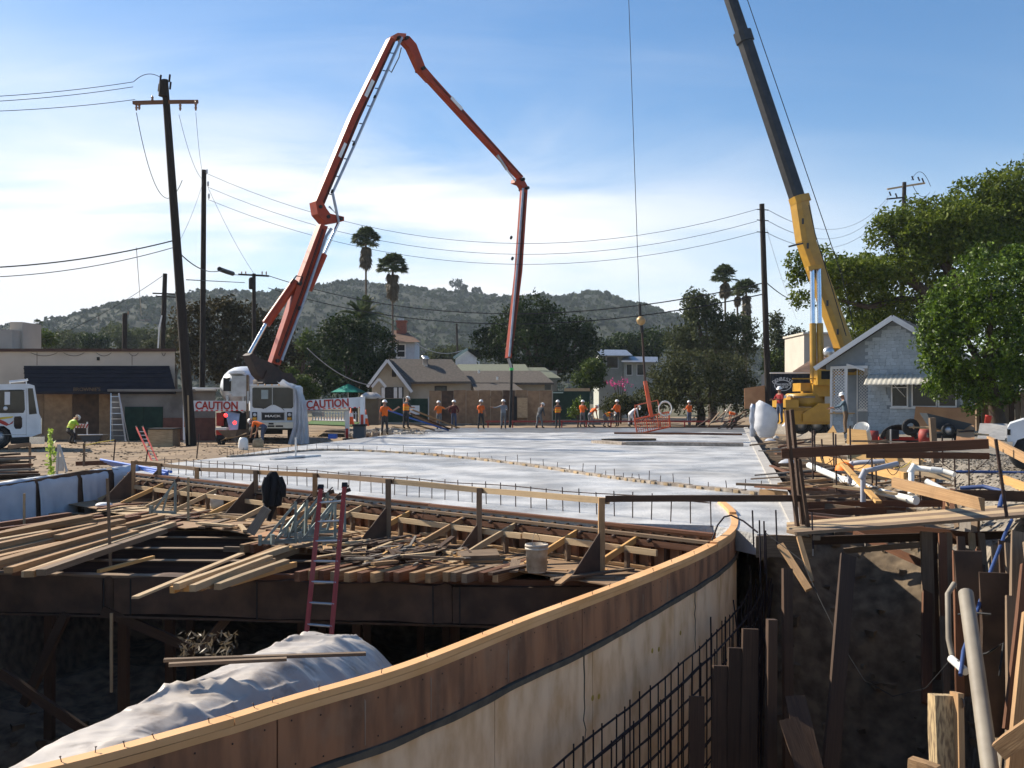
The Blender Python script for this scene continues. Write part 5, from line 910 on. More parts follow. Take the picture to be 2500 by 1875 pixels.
fl = thing('plastic_chair', at(150, 1150, 27), 'grey folding stool frame behind the green stalk', 'stool'); board('leg', at(139, 1158, 27), at(143, 1085, 27), .05, .05, 'greymetal', fl); board('leg', at(163, 1152, 27), at(144, 1085, 27), .05, .05, 'greymetal', fl); bx(fl, 'panel', 'greymetal', 137, 154, 1115, 1150, 27.3, .05)
# ================================================================ utility poles
def pole(px0, y0, px1, y1, D, r0, r1, label): 
    t_ = thing('utility_pole', at(px0, y0, D), label, 'utility pole'); g0 = at(px0, y0, D); t1_ = at(px1, y1, D); dv = t1_-g0; g0 = g0+dv*((-1.0-g0.z)/dv.z); MB().tube([g0, at(lerp(px0, px1, .5), (y0+y1)/2, D), at(px1, y1, D)], [r0, (r0+r1)/2, r1], 12).build('shaft', 'polewood', t_); return t_
def insul(t_, p, h=.35, r=.07, m='ceramic'): MB().lathe([(0, 0), (r*.5, 0), (r, h*.3), (r*.6, h*.4), (r, h*.6), (r*.5, h*.9), (0, h)], p, 8).build('insulator', m, t_)
p1 = pole(467, 1085, 402, 195, 48, .26, .16, 'thick leaning utility pole with timber crossarm left of the pump truck')
for a, c, y in ((324, 484, 245), (328, 482, 250)): board('crossarm', at(a, y+(6 if a == 324 else 2), 47.8), at(c, y-3+(6 if a == 324 else 2), 48.1), .12, .15, 'crosswood', p1)
for px, py, hh in ((333, 262, .5), (340, 260, .35), (478, 262, .5), (372, 240, .3), (440, 262, .4)): insul(p1, at(px, py+8, 47.9), hh, .07)
for px, py in ((393, 183), (396, 200), (415, 182), (389, 205), (417, 200)): MB().tube([at(px, py, 47.9), at(px-2, py+18, 47.9)], .05, 6).build('bushing', 'polewood', p1)
MB().tube([at(400, 200, 47.8), at(398, 235, 47.8)], .22, 10).build('pole_top_can', 'polewood', p1); board('ladder_board', at(462, 1086, 47.6), at(459, 965, 47.6), .05, .08, 'pale', p1)
p2 = pole(494, 940, 498, 415, 64, .19, .15, 'plain straight utility pole behind the leaning one')
for px, py in ((505, 425), (508, 455), (510, 485)): insul(p2, at(px, py, 64), .35, .08, 'trim')
p3 = pole(397, 848, 403, 668, 75, .20, .16, 'shorter dark pole with thin crossarms left of the leaning pole'); board('crossarm', at(373, 716, 75), at(427, 718, 75), .1, .1, 'polewood', p3); board('crossarm', at(382, 723, 75), at(432, 726, 75), .08, .08, 'polewood', p3); MB().tube([at(395, 770, 74.7), at(389, 800, 74.7), at(386, 850, 74.7)], .06, 6).build('cable_riser', 'trim', p3)
p4 = pole(304, 850, 305, 765, 85, .22, .2, 'short distant pole above the shop roof'); insul(p4, at(313, 768, 85), .3)
p5 = pole(620, 830, 620, 668, 78, .16, .14, 'pole with crossarm and transformer behind the boom'); board('crossarm', at(582, 670, 78), at(657, 674, 78), .1, .14, 'polewood', p5); MB().lathe([(0, 0), (.2, 0), (.22, .1), (.22, .8), (.15, .9), (0, .95)], at(614, 706, 77.7), 10).build('transformer', 'polewood', p5)
for px in (590, 600, 640, 650): insul(p5, at(px, 671, 78), .3, .06)
p6 = pole(1876, 985, 1860, 498, 60, .20, .15, 'tall slim pole left of the yellow crane boom')
for py in (510, 536, 565): board('insulator_arm', at(1848, py+1, 59.8), at(1876, py+3, 60), .05, .05, 'polewood', p6)
p7 = pole(2158, 760, 2155, 625, 75, .3, .28, 'broken off pole stub among the tree limbs'); p8 = pole(1116, 835, 1115, 790, 130, .15, .12, 'small far pole before the hill')
p9 = pole(2205, 600, 2208, 445, 105, .25, .2, 'far pole top with pale crossarms above the big tree'); board('crossarm', at(2166, 462, 104.8), at(2258, 447, 105.2), .14, .18, 'pale', p9); board('crossarm', at(2165, 486, 104.8), at(2210, 482, 105), .12, .15, 'polewood', p9)
for px, py in ((2175, 478), (2190, 482), (2230, 440), (2245, 442), (2255, 445)): MB().tube([at(px, py, 105), at(px-4, py-10, 105)], .08, 5).build('insulator', 'polewood', p9)
for a, c, s_ in (((2225, 440), (2272, 455), -1.2), ((2228, 452), (2270, 470), .8)): MB().tube(catenary(at(*a, 105), at(*c, 105), s_, 8), .03, 4).build('jumper', 'wire', p9)
# ================================================================ wires
def wire(a, c, sag, r, lab, m='wire', n=24): return tag(MB().tube(catenary(a, c, sag, n), r, 4, smooth=False).build('overhead_wire', m), lab, 'wire')
W0 = at
for k, (y0, y1, x1) in enumerate(((238, 200, 325), (250, 212, 325), (273, 243, 330))): wire(at(-60, y0, 44), at(x1, y1, 47.8), .1, .016, ('topmost of the three wires leaving the crossarm to the left', 'middle of the three wires leaving the crossarm to the left', 'lowest of the three wires leaving the crossarm to the left')[k])
wire(at(-60, 655, 44), at(421, 588, 47.9), .25, .035, 'thick cable sagging left from halfway up the leaning pole'); wire(at(-60, 678, 44), at(421, 605, 47.9), .3, .022, 'thinner cable just under the thick one on the left')
for k, (y0, y1) in enumerate(((425, 511), (457, 540), (487, 567))): wire(at(508, y0, 64), at(1848, y1, 60), 3.15-.1*k, .017, ('top', 'middle', 'lowest')[k]+' of the three long wires drooping behind the boom')
for k, (y0, y1, sg) in enumerate(((665, 690, 1.6), (695, 717, 1.5))): wire(at(655, y0+8, 78), at(1868, y1, 60), sg+.8, .04, ('upper thick cable', 'lower thick cable')[k]+' strung low in front of the hill')
for k, (y0, y1, sg) in enumerate(((513, 478, 2.2), (540, 485, 2.4), (570, 505, 2.3))): wire(at(1876, y0, 60), at(2170, y1, 105), sg, .02, ('top', 'middle', 'lowest')[k]+' wire from the slim pole to the far crossarm', 'wirebright')
wire(at(422, 600, 48), at(540, 660, 64), .5, .03, 'cable bowing from the leaning pole towards the transformer pole'); wire(at(540, 660, 64), at(586, 671, 78), .1, .03, 'short cable ending at the pole with the transformer'); wire(at(508, 458, 64), at(620, 668, 78), .3, .012, 'thin guy slanting down to the transformer pole')
b = MB().tube([at(536, 657, 64), at(552, 663, 66), at(568, 668, 68)], .16, 8); tag(b.build('splice_case', 'black'), 'black splice case on the cable by the straight pole', 'splice case')
wire(at(333, 275, 47.9), at(445, 440, 48.2), 2.2, .018, 'loop of wire hanging from the left end of the crossarm'); wire(at(437, 280, 48), at(497, 440, 64), .6, .012, 'thin wire from crossarm down to the straight pole'); wire(at(478, 275, 48), at(495, 420, 64), .5, .012, 'thin wire under the right end of the crossarm'); wire(at(497, 440, 64), at(432, 600, 48.5), .3, .010, 'thin wire crossing between the two tall poles')
wire(at(326, 200, 47.8), at(390, 188, 47.9), -.25, .016, 'jumper wire over the crossarm to the pole top'); wire(at(402, 670, 75), at(60, 850, 80), .5, .02, 'service wire falling left from the shorter dark pole'); wire(at(333, 605, 47), at(345, 770, 74), 0, .02, 'thin vertical drop line left of the leaning pole', 'wirebright'); wire(at(455, 683, 48), at(597, 690, 70), 0, .03, 'level guy cable right of the leaning pole'); wire(at(750, 850, 70), at(905, 940, 78), .5, .035, 'pale braided service cable falling to the bungalow', 'wirebright'); wire(at(1015, 838, 95), at(1130, 855, 100), .6, .04, 'pale service cable from the blue house', 'wirebright'); wire(at(1872, 560, 60), at(1945, 780, 90), .3, .012, 'thin guy wire right of the slim pole', 'wirebright'); wire(at(1866, 685, 60), at(1975, 740, 80), .4, .03, 'cable running right behind the crane boom')
# ================================================================ right side: shingled cottage
HU = V((.866, -.5, 0)); HN = V((-.5, -.866, 0)); HQ = V((14.12, 44.0, 0)); HG = .38
def hw(px): k = (px-1250)/F; return (k*HQ.y-HQ.x)/(HU.x-k*HU.y)
def hp(w, z, d=0): p = HQ+HU*w-HN*d; return V((p.x, p.y, z))
def hz_(px, py, d=0): w = hw(px); p = hp(w, 0, d); return H-(py-YH)/F*p.y
def hq(px, py, d=0): return hp(hw(px), hz_(px, py), d)
mat('shingle', (.43, .49, .535), (.35, .405, .445), rough=.85, scale=1.5, stretch=(1, 4, 4), orand=.14, dirt=.3, dirtcol=(.2, .23, .26), dscale=3)
mat('sidingblue', (.25, .29, .325), (.21, .245, .275), rough=.85, scale=3, coords='World'); mat('roofgrey', (.13, .125, .12), (.09, .087, .084), rough=.9, scale=6, coords='World', dirt=.3); mat('roofdark', (.055, .052, .05), (.035, .033, .032), rough=.9, scale=8, coords='World')
ho = thing('shingled_cottage', hp(2.6, HG), 'blue grey shingled cottage with white gable trim behind the trench', 'house')
wl, wR = hw(2117), 6.6; wpk, zpk, slope = hw(2183), 5.40, .655
zr = lambda w: zpk-slope*abs(w-wpk)
cw = MB(); cw.prism([hp(w, z, .12) for w, z in ((wl, HG-.2), (wR, HG-.2), (wR, zr(wR)-.1), (wpk, zpk-.1), (-.25, zr(-.25)-.1), (-.25, zr(-.25)-.32), (wl, hz_(2117, 898)))], -HN*.14); wallo = cw.build('wall', 'sidingblue', ho)
MB().prism([hp(w, z, 1.7) for w, z in ((-.2, HG-.2), (wR, HG-.2), (wR, 3.0), (-.2, 3.0))], -HN*5.5).build('wall', 'sidingblue', ho)
n_s = 0; far_sh = MB()
for r in range(30):
    z = HG+.02+r*.155; w = wl+.02-(.13 if r % 2 else 0)
    while w < 5.6:
        ww = random.uniform(.16, .34); a, c = max(w, wl+.01 if z < hz_(2117, 898) else -.1), w+ww; w += ww; zt = z+.15; mid = (a+c)/2
        inwin = hw(2170) < mid < hw(2340) and hz_(2230, 996) < z+.07 < hz_(2230, 915)
        if c < a+.05 or zt > zr(mid)-.18 or zt > zr(a)-.1 or zt > zr(c)-.1 or inwin: continue
        up_ = (HN*.07+V((0, 0, 1))).normalized()
        if n_s < 300 and mid < 4.4: board('shingle', hp(a+.003, z+.075, .10), hp(c-.003, z+.075, .10), .024, .148, 'shingle', wallo, up=up_); n_s += 1
        else: far_sh.beam(hp(a+.003, z+.075, .10), hp(c-.003, z+.075, .10), .024, .148, up=up_)
o = far_sh.build('upper_shingles', 'shingle', wallo); o['kind'] = 'stuff'
for sgn in (-1, 1):   # roof slopes with overhang, barge boards
    we = -.62 if sgn < 0 else 7.0; e = (hp(we, zr(we)), hp(wpk, zpk))
    MB().prism([e[0]+HN*.45, e[1]+HN*.45, e[1]-HN*8, e[0]-HN*8], (0, 0, .10)).build('roof', 'roofdark', ho)
    board('barge_board', e[0]+HN*.49-V((0, 0, .03)), e[1]+HN*.49-V((0, 0, .03))+(e[1]-e[0]).normalized()*.02, .035, .21, 'trim', ho); MB().prism([e[0]+HN*.44-V((0, 0, .04)), e[1]+HN*.44-V((0, 0, .04)), e[1]-HN*.1-V((0, 0, .04)), e[0]-HN*.1-V((0, 0, .04))], (0, 0, .03)).build('soffit', 'trim', ho)
# windows
def pane(p0, p1, q0, q1, d, m, name, par): a, c = hw(p0), hw(p1); zz_ = (hz_((p0+p1)/2, q1), hz_((p0+p1)/2, q0)); return MB().prism([hp(a, zz_[0], d), hp(c, zz_[0], d), hp(c, zz_[1], d), hp(a, zz_[1], d)], -HN*.03).build(name, m, par)
for p0, p1 in ((2178, 2213), (2228, 2284), (2293, 2332)):
    w_ = pane(p0, p1, 919, 991, .10, 'windowglass', 'window', ho)
    for a, c, q0, q1 in ((p0-3.5, p0, 917, 995), (p1, p1+3.5, 917, 995), (p0, p1, 991, 995), (p0, p1, 915, 919)): pane(a, c, q0, q1, .06, 'trim', 'frame', w_)
    if p0 < 2200: pane(p0, p1, 945, 947, .07, 'trim', 'meeting_rail', w_)
pane(2172, 2292, 994, 998, .02, 'trim', 'sill', ho)
# corrugated awning
b = MB(); rows_ = []
mat('awningmetal', (.50, .48, .42), (.44, .42, .36), rough=.5, dirt=.3, dirtcol=(.3, .27, .2))
for i in range(9):
    f = i/8; rows_.append([hp(lerp(hw(2121)-.06*f, hw(2300), j/60), lerp(2.95+.03, 2.52, f**1.6)+.018*math.sin(j*1.6), .1-.95*f) for j in range(61)])
b.grid(rows_); aw_ = b.build('window_awning', 'awningmetal', ho); sm = aw_.modifiers.new('s', 'SOLIDIFY'); sm.thickness = .02
for px in (2188, 2262): board('awning_arm', hp(hw(px), 2.55, -.8), hp(hw(px)+.35, 2.0, .08), .02, .02, 'trim', ho)
# porch: posts, lattice screens, low shingled wall
for px, t_ in ((2030, .10), (2066, .13), (2084, .05), (2116, .09)): board('porch_post', hp(hw(px), HG, .0 if px < 2070 else .8), hp(hw(px), hz_(px, 898) if px < 2100 else 2.9, .0 if px < 2070 else .8), t_, t_, 'trim', ho, up=HN)
board('porch_beam', hp(hw(2028), hz_(2030, 898), 0), hp(hw(2119), hz_(2117, 896), 0), .1, .12, 'trim', ho); board('porch_brace', hp(hw(2068), hz_(2068, 890), -.1), hp(hw(2112), hz_(2112, 904), -.1), .05, .09, 'trim', ho)
for p0, p1, d in ((2033, 2062, .02), (2087, 2115, .95)):
    la = MB(); a0, a1 = hw(p0), hw(p1); z0, z1 = hz_(p0, 1000), hz_(p0, 900); ww = a1-a0; hh = z1-z0; n = 15
    for sgn in (1, -1):
        for k in range(-n, n+1):
            o0 = k*.135; pts = []
            x0, x1 = max(0, o0 if sgn > 0 else -o0), 0
            segs = []
            for (xa, za) in ((0, (0-o0)*sgn), (ww, (ww-o0)*sgn)): segs.append((xa, za))
            (xa, za), (xb, zb) = segs; 
            lo, hi = min(za, zb), max(za, zb)
            t0 = max(0, min(1, ((0 if sgn > 0 else hh)-za)/(zb-za))); t1 = max(0, min(1, ((hh if sgn > 0 else 0)-za)/(zb-za)))
            if t1-t0 > .03: la.beam(hp(a0+lerp(xa, xb, t0), z0+lerp(za, zb, t0), d+.01*sgn), hp(a0+lerp(xa, xb, t1), z0+lerp(za, zb, t1), d+.01*sgn), .008, .03, up=HN.cross(V((0, 0, 1))))
    la.build('lattice_screen', 'trim', ho)
    board('screen_rail', hp(a0-.05, z0-.05, d), hp(a1+.05, z0-.05, d), .06, .08, 'trim', ho)
pw_ = MB().prism([hp(w, z, .0) for w, z in ((hw(2028), HG-.2), (hw(2070), HG-.2), (hw(2070), hz_(2050, 1010)), (hw(2028), hz_(2050, 1010)))], -HN*.2).build('porch_wall', 'sidingblue', ho)
for r in range(5):
    for k in range(5): w0 = hw(2028)+k*.24-(.1 if r % 2 else 0); board('shingle', hp(max(w0, hw(2028)), HG+.02+r*.18+.09, -.015), hp(min(w0+.232, hw(2070)), HG+.02+r*.18+.09, -.015), .02, .172, 'shingle', pw_)
board('porch_cap', hp(hw(2024), hz_(2050, 1009), .05), hp(hw(2085), hz_(2050, 1009), .05), .35, .05, 'pale', ho)
# plywood leaning on the house, timber fence, slab
o = MB().prism([hq(2236, 992, -.05), hq(2330, 996, -.05), hq(2384, 990, -.05), hq(2386, 1046, -.45), hq(2330, 1050, -.45), hq(2231, 1057, -.45)], HN*.02).build('plywood_sheet', 'plyhouse'); tag(o, 'large orange plywood sheet leaning on the cottage wall below the windows', 'plywood')
wf = thing('board_fence', at(2440, 1045, 37), 'weathered vertical board fence right of the cottage', 'fence')
for k in range(13): px = 2390+k*13.5; o = board('fence_board', at(px, 1050, 37.5-.05*k), at(px, 955+random.uniform(-2, 4), 37.5-.05*k), .19, .025, random.choice(['aged', 'dark', 'grey']), wf, up=(0, 1, 0)); o.data = unit('dark' if k % 3 == 0 else 'aged')
board('fence_post', at(2386, 1052, 37.4), at(2387, 952, 37.4), .1, .1, 'aged', wf, up=(0, 1, 0)); board('fence_rail', at(2386, 972, 37.7), at(2560, 970, 37), .04, .09, 'aged', wf)
o = MB().prism([at(2394, 1035, 33), at(2461, 1036, 33), at(2458, 1075, 31.5), at(2388, 1070, 31.5)], (0, .05, .02)).build('grey_hoarding', 'concrete'); tag(o, 'grey board panel propped before the fence beside the white vehicle', 'panel')
lt = thing('lattice_panel', at(2490, 950, 40), 'white lattice panel top above the fence', 'lattice')
for k in range(5):
    for s_ in (1, -1): board('lath', at(2480+k*9, 928 if s_ > 0 else 955, 40), at(2480+k*9+22, 955 if s_ > 0 else 928, 40+.01*s_), .02, .05, 'trim', lt, up=(0, 1, 0))
# ---------------------------------------------------------------- white pickup nose at the right edge
ca = thing('white_pickup', at(2520, 1148, 20.8), 'white pickup nose with black tyre at the right edge', 'pickup'); Dc = 20.6
CV = V((.445, .895, 0)); CH = V((-.895, .445, 0))     # pickup points left and slightly away, CV across it
def cpt(px, py, d=0):
    k = (px-1250)/F; o = at(2507, 975, Dc); w = (k*o.y-o.x)/(CH.x-k*CH.y); p = o+CH*w; return V((p.x, p.y, H-(py-YH)/F*p.y))+CV*d
def cq(name, m, pts, d0, d1): return MB().prism([cpt(px, py, d0) for px, py in pts], CV*(d1-d0)).build(name, m, ca)
cq('body', 'truckwhite', ((2462, 1100), (2459, 1075), (2460, 1045), (2466, 1035), (2500, 1024), (2560, 1018), (2640, 1014), (2665, 960), (2800, 955), (2800, 1118), (2542, 1118), (2538, 1092), (2526, 1074), (2505, 1068), (2484, 1074), (2474, 1092), (2472, 1112)), 0, 1.85)
wheel(ca, cpt(2507, 1109, .14), .335, .24, CV); wheel(ca, cpt(2507, 1109, 1.7), .335, .24, CV)
R4 = lambda p0, p1, q0, q1: ((p0, q0), (p1, q0), (p1, q1), (p0, q1))
cq('bumper', 'chrome', R4(2453, 2472, 1078, 1104), -.05, 1.9); cq('headlight', 'glass', R4(2459, 2467, 1048, 1062), -.015, .4); cq('underbody', 'black', R4(2476, 2800, 1085, 1122), .25, 1.6); cq('side_window', 'glass', ((2656, 1014), (2672, 966), (2760, 962), (2760, 1014)), -.012, .02); cq('wheel_arch', 'black', ((2473, 1112), (2475, 1092), (2485, 1075), (2505, 1069), (2525, 1075), (2537, 1092), (2541, 1116)), .03, .4)
# ---------------------------------------------------------------- equipment between trench and cottage
ml_ = thing('masonry_mixer', at(2120, 1085, 30), 'small orange red towable mixer with hoses in front of the cottage', 'mixer')
for a, c, m_ in (((2145, 1070), (2270, 1072), 'red'), ((2145, 1078), (2270, 1080), 'black')): board('frame_rail', at(*a, 29.5), at(*c, 29.5), .08, .10, m_, ml_)
MB().lathe([(0, -.2), (.17, -.2), (.2, 0), (.17, .2), (0, .2)], at(2130, 1068, 29.8), 14).build('fuel_tank', 'redrail', ml_); MB().lathe([(0, -.2), (.16, -.2), (.18, 0), (.16, .2), (0, .2)], at(2258, 1065, 28.8), 14).build('fuel_tank', 'redrail', ml_)
for k in range(5): MB().tube([at(2195+45*math.cos(a)*(1-.06*k), 1070+32*math.sin(a)*-1*(1-.05*k)+k, 29.3+.06*k) for a in [math.pi*j/16 for j in range(17)]], .025, 6).build('hose_coil', 'rubber', ml_)
bx(ml_, 'engine', 'black', 2170, 2195, 1050, 1072, 29.2, .4); board('draw_bar', at(2175, 1095, 29), at(2175, 1048, 29), .04, .05, 'greymetal', ml_, up=(0, 1, 0))
wheelbarrow(at(2290, 1085, 27.5)-V((0, 0, .0)), 1.15, 2.9, 'blue grey wheelbarrow tipped up before the plywood sheet', 'tubgrey').rotation_euler = (0, -.3, 3.0)
rk = thing('welding_cart', at(2330, 1085, 27), 'black wheeled cart of gear right of the wheelbarrow', 'cart'); bx(rk, 'deck', 'black', 2285, 2345, 1058, 1070, 27, .6); wheel(rk, at(2315, 1050, 27), .18, .08); wheel(rk, at(2340, 1072, 27), .12, .08); MB().tube([at(2340, 1055, 27), at(2365, 1052, 27), at(2378, 1052, 27)], .025, 6).build('tow_bar', 'rust', rk)
bucket(at(2112, 1075, 26.5), M.Rotation(-.5, 3, 'Y') @ M.Rotation(.6, 3, 'X'), 'white bucket tilted among boards before the cottage porch', 'white', 1.35)
bucket(at(2410, 1034, 33.2), M.Rotation(.2, 3, 'Y'), 'small orange red pail on the grey panel by the fence', 'red', .75)
for k, (pts, m_, lab) in enumerate((([(2068, 1085), (2070, 1048), (2115, 1052), (2120, 1086)], 'fresh', 'bright plywood offcut left of the tilted bucket'), ([(1985, 1085), (1995, 1060), (2060, 1058), (2065, 1090)], 'pale', 'pale plywood sheet lying behind the trench stakes'), ([(2020, 1060), (2035, 1040), (2045, 1060)], 'fresh', 'small triangular plywood scrap by the porch wall'), ([(2070, 1120), (2075, 1100), (2260, 1112), (2250, 1142)], 'fresh', 'long bright board lying behind the guard rail'), ([(2335, 1090), (2338, 1045), (2378, 1040), (2380, 1085)], 'plyhouse', 'orange plywood square behind the welding cart'), ([(2195, 1150), (2200, 1130), (2330, 1150), (2320, 1175)], 'pale', 'pale plywood strip on the gravel edge'))):
    D = 25 if k < 4 else 22; D = 26.5 if k == 4 else D; o = MB().prism([at(px, py, D-(py-1080)*.02) for px, py in pts], (0, .04, .02)).build('plywood_offcut', m_); tag(o, lab, 'plywood')
b = MB()
for k, (px, py, w_, h_, D, lab) in enumerate(((1838, 1060, 18, 82, 41, 'slim plastic wrapped bundle standing at the slab corner'), (1870, 1062, 56, 84, 40, 'bulky white plastic wrapped hopper at the far slab corner'))):
    b = MB(); n = 18; rows_ = []
    for i in range(15):
        f = i/14; y = lerp(py+6, py-h_+8, f); r = w_/2*pw([0, .08, .3, .6, .8, .95, 1], [.55, .75, 1.0, 1.0, .95, .85, .6], f) if k else w_/2*pw([0, .1, .3, .33, .5, .7, .73, .9, 1], [.7, .85, .9, .7, 1, .95, .72, .9, .4], f)
        rows_.append([at(px+r*math.cos(2*math.pi*j/n)*(1+.13*NZ.noise(V((math.cos(6.28*j/n)*1.5, math.sin(6.28*j/n)*1.5, i*.35+k)))), y+(f*f*9*math.cos(2*math.pi*j/n) if k else 0), D)+V((0, r/F*D*math.sin(2*math.pi*j/n), 0)) for j in range(n)])
    b.grid(rows_, closed=True); b.add(rows_[-1], [tuple(range(n))]); o = b.build('wrapped_load', 'film' if k else 'pipegrey', origin=at(px, py, D)); tag(o, lab, 'wrapped load')
for k, (px, py, w_, D, lab) in enumerate(((1925, 1040, 30, 39, 'second plastic wrapped mound right of the hopper'), (1880, 1076, 28, 30, 'torn white plastic lying at the trench edge'), (1925, 1130, 46, 21, 'white plastic rag draped over the trench beams'), (1966, 1115, 22, 20, 'white taped pipe end under the guard rail'), (1895, 1070, 16, 30, 'cement splashed pump fitting by the trench'))):
    b = MB(); b.lathe([(0, .9), (.35, .85), (.7, .5), (.95, .15), (1, 0)], (0, 0, 0), 14); o = b.build('plastic_wrap', 'film' if k != 4 else 'concrete'); s_ = w_/F*D/2; o.location = at(px, py, D); o.scale = (s_, s_*.6, s_*(.9 if k in (0, 3, 4) else .45)); tag(o, lab, 'plastic wrap')
    for v in o.data.vertices: v.co += V((NZ.noise(v.co*2.3+V((k, 0, 0)))*.22, NZ.noise(v.co*2.1+V((0, k, 3)))*.2, NZ.noise(v.co*2.7)*.15))
# ================================================================ truck crane
cr = thing('truck_crane', at(2020, 1048, 51), 'yellow truck crane with long black telescopic boom behind the cottage', 'crane'); Dk = 51.0
bx(cr, 'carrier', 'yellow', 1925, 2160, 1003, 1036, Dk, 2.6); bx(cr, 'deck', 'yellowdark', 1918, 2160, 995, 1003, Dk-.1, 2.8); MB().prism([at(1960, 1010, Dk-.12), at(2000, 985, Dk-.12), at(2030, 985, Dk-.12), at(2030, 1030, Dk-.12), at(1960, 1030, Dk-.12)], (0, .3, 0)).build('outrigger_box', 'yellow', cr)
bx(cr, 'front_fender', 'yellow', 1918, 1950, 976, 1000, Dk-.1, 2.6); MB().lathe([(0, .0), (.95, 0), (1.0, .2), (1.0, .62), (.9, .7), (0, .72)], at(1965, 993, Dk+1.2), 24).build('slew_ring', 'yellow', cr); bx(cr, 'engine_cover', 'yellowdark', 1930, 1990, 968, 985, Dk+.4, 1.8)
bx(cr, 'superstructure', 'yellow', 1985, 2120, 938, 968, Dk+.3, 2.2); bx(cr, 'superstructure', 'yellow', 1955, 1990, 935, 955, Dk+.6, 1.5); bx(cr, 'counterweight', 'yellowdark', 2090, 2160, 925, 985, Dk+.2, 2.6); bx(cr, 'catwalk_rail', 'yellow', 1935, 2040, 923, 926, Dk+.1, .05); bx(cr, 'catwalk_rail', 'white', 1880, 1990, 909.5, 912, Dk+2.5, .06)
cb_ = bx(cr, 'operator_cab', 'yellow', 1996, 2034, 902, 940, Dk-.2, 1.2); bx(cb_, 'window', 'glass', 2002, 2030, 906, 926, Dk, .03, -.23); bx(cr, 'boom_foot', 'yellow', 2030, 2110, 850, 945, Dk+1.2, .25); bx(cr, 'boom_foot', 'yellow', 2030, 2110, 850, 945, Dk+2.2, .25); bx(cr, 'head_light', 'truckwhite', 1912, 1920, 965, 972, Dk-.2, .1); bx(cr, 'head_light', 'trim', 1924, 1934, 965, 968, Dk-.2, .1); bx(cr, 'tyre_rack', 'grey', 1938, 1990, 967, 971, Dk+.2, 1.5)
for k in range(5): wheel(cr, at(1955+k*38, 1036, Dk+.3), .5, .4)
MB().lathe([(0, .0), (.28, .0), (.30, .1), (.2, .25), (0, .28)], at(2022, 860, Dk+.4), 14, M.Rotation(math.pi/2, 3, 'X')).build('work_light', 'alu', cr)
def kb(px, py, off=0):   # point in the boom's plane: it reaches over the slab towards the basket
    t_ = (2060-px)/(2060-1540); return at(px, py, 52.5+2.5*t_+off)
def kboom(name, c0, c1, w0, w1, m, dep, tw=.0):
    (x0, y0), (x1, y1) = c0, c1; d = kb(x1, y1)-kb(x0, y0); d.normalize(); side = d.cross(V((0, 1, 0))).normalized(); side = (M.Rotation(.42, 3, d) @ side); up = side.cross(d).normalized(); rows_ = []
    for (x, y), w_ in ((c0, w0), (c1, w1)):
        p = kb(x, y); h_ = w_/F*p.y/2*.88; g = dep/2*.85; rows_.append([p+side*h_+up*g*.6, p+side*h_*.6+up*g, p-side*h_*.6+up*g, p-side*h_+up*g*.6, p-side*h_-up*g*.6, p-side*h_*.6-up*g, p+side*h_*.6-up*g, p+side*h_-up*g*.6])
    b = MB().grid(rows_, smooth=False, closed=True); b.add(rows_[0], [tuple(range(8))]); b.add(rows_[1], [tuple(range(8))]); return b.build(name, m, cr)
kboom('boom_base_section', (2068, 868), (1966, 585), 50, 50, 'yellow', .95); kboom('boom_base_section', (1968, 590), (1950, 482), 52, 46, 'yellow', 1.0); kboom('boom_section', (1952, 500), (1812, 80), 41, 39, 'boomblack', .78); kboom('boom_section', (1822, 110), (1700, -250), 34, 30, 'boomblack', .66); kboom('boom_section', (1704, -240), (1535, -690), 26, 22, 'boomblack', .52)
kboom('boom_collar', (1955, 496), (1950, 480), 53, 53, 'yellow', 1.05); kboom('boom_collar', (1820, 103), (1812, 78), 46, 46, 'boomblack', .92); kboom('boom_head', (1540, -675), (1528, -705), 34, 40, 'yellow', .7)
for o_ in (0, 1):
    x0, x1 = (1986, 1983) if o_ == 0 else (2004, 1999); MB().tube([at(x0, 930 if o_ == 0 else 900, 51.6), at((x0+x1)/2, 790, 51.9)], .17, 12).build('lift_cylinder', 'yellow', cr); MB().tube([at((x0+x1)/2, 792, 51.9), at(x1, 655, 52.2)], .12, 12).build('cylinder_rod', 'chrome', cr)
board('cylinder_head', at(1972, 656, 52.1), at(2006, 650, 52.1), .3, .22, 'yellow', cr); board('anti_two_block', at(1926, 602, 52), at(1960, 594, 52.3), .08, .09, 'boomblack', cr)
MB().tube([kb(1512, -690, -.2), at(1535, 0, 55), at(1562, 772, 55)], .018, 6).build('hoist_rope', 'wire', cr); MB().tube([kb(1530, -705, .3), at(1818, -20, 53.6), at(2055, 672, 52.8), at(2085, 800, 52.5)], .022, 6).build('winch_rope', 'wire', cr)
for x, y in ((1960, 540), (1972, 600), (1990, 660), (2020, 740), (2045, 810)): p = kb(x, y, -.5); MB().box(p, (.10, .06, .30)).build('wear_pad', 'boomblack', cr)
MB().tube([kb(1975, 500, -.5), kb(1990, 570, -.55), kb(2030, 700, -.55), kb(2066, 820, -.5)], .025, 5).build('hydraulic_line', 'black', cr)
hk = thing('crane_hook', at(1565, 790, 55), 'golden headache ball and hook hanging above the basket', 'hook'); mat('brassball', (.42, .28, .13), rough=.45, metal=.3); MB().lathe([(0, .26), (.12, .24), (.24, .1), (.26, 0), (.2, -.16), (.08, -.25), (0, -.26)], at(1565, 783, 55), 16).build('ball', 'brassball', hk); MB().tube([at(1562, 742, 55), at(1563, 772, 55)], .08, 8).build('swivel', 'black', hk); MB().tube([at(1566, 795, 55), at(1568, 812, 55)], .1, 8).build('shackle', 'black', hk); MB().tube([at(1568, 812, 55), at(1571, 870, 55), at(1575, 930, 55)], .06, 6).build('chain', 'rust', hk)
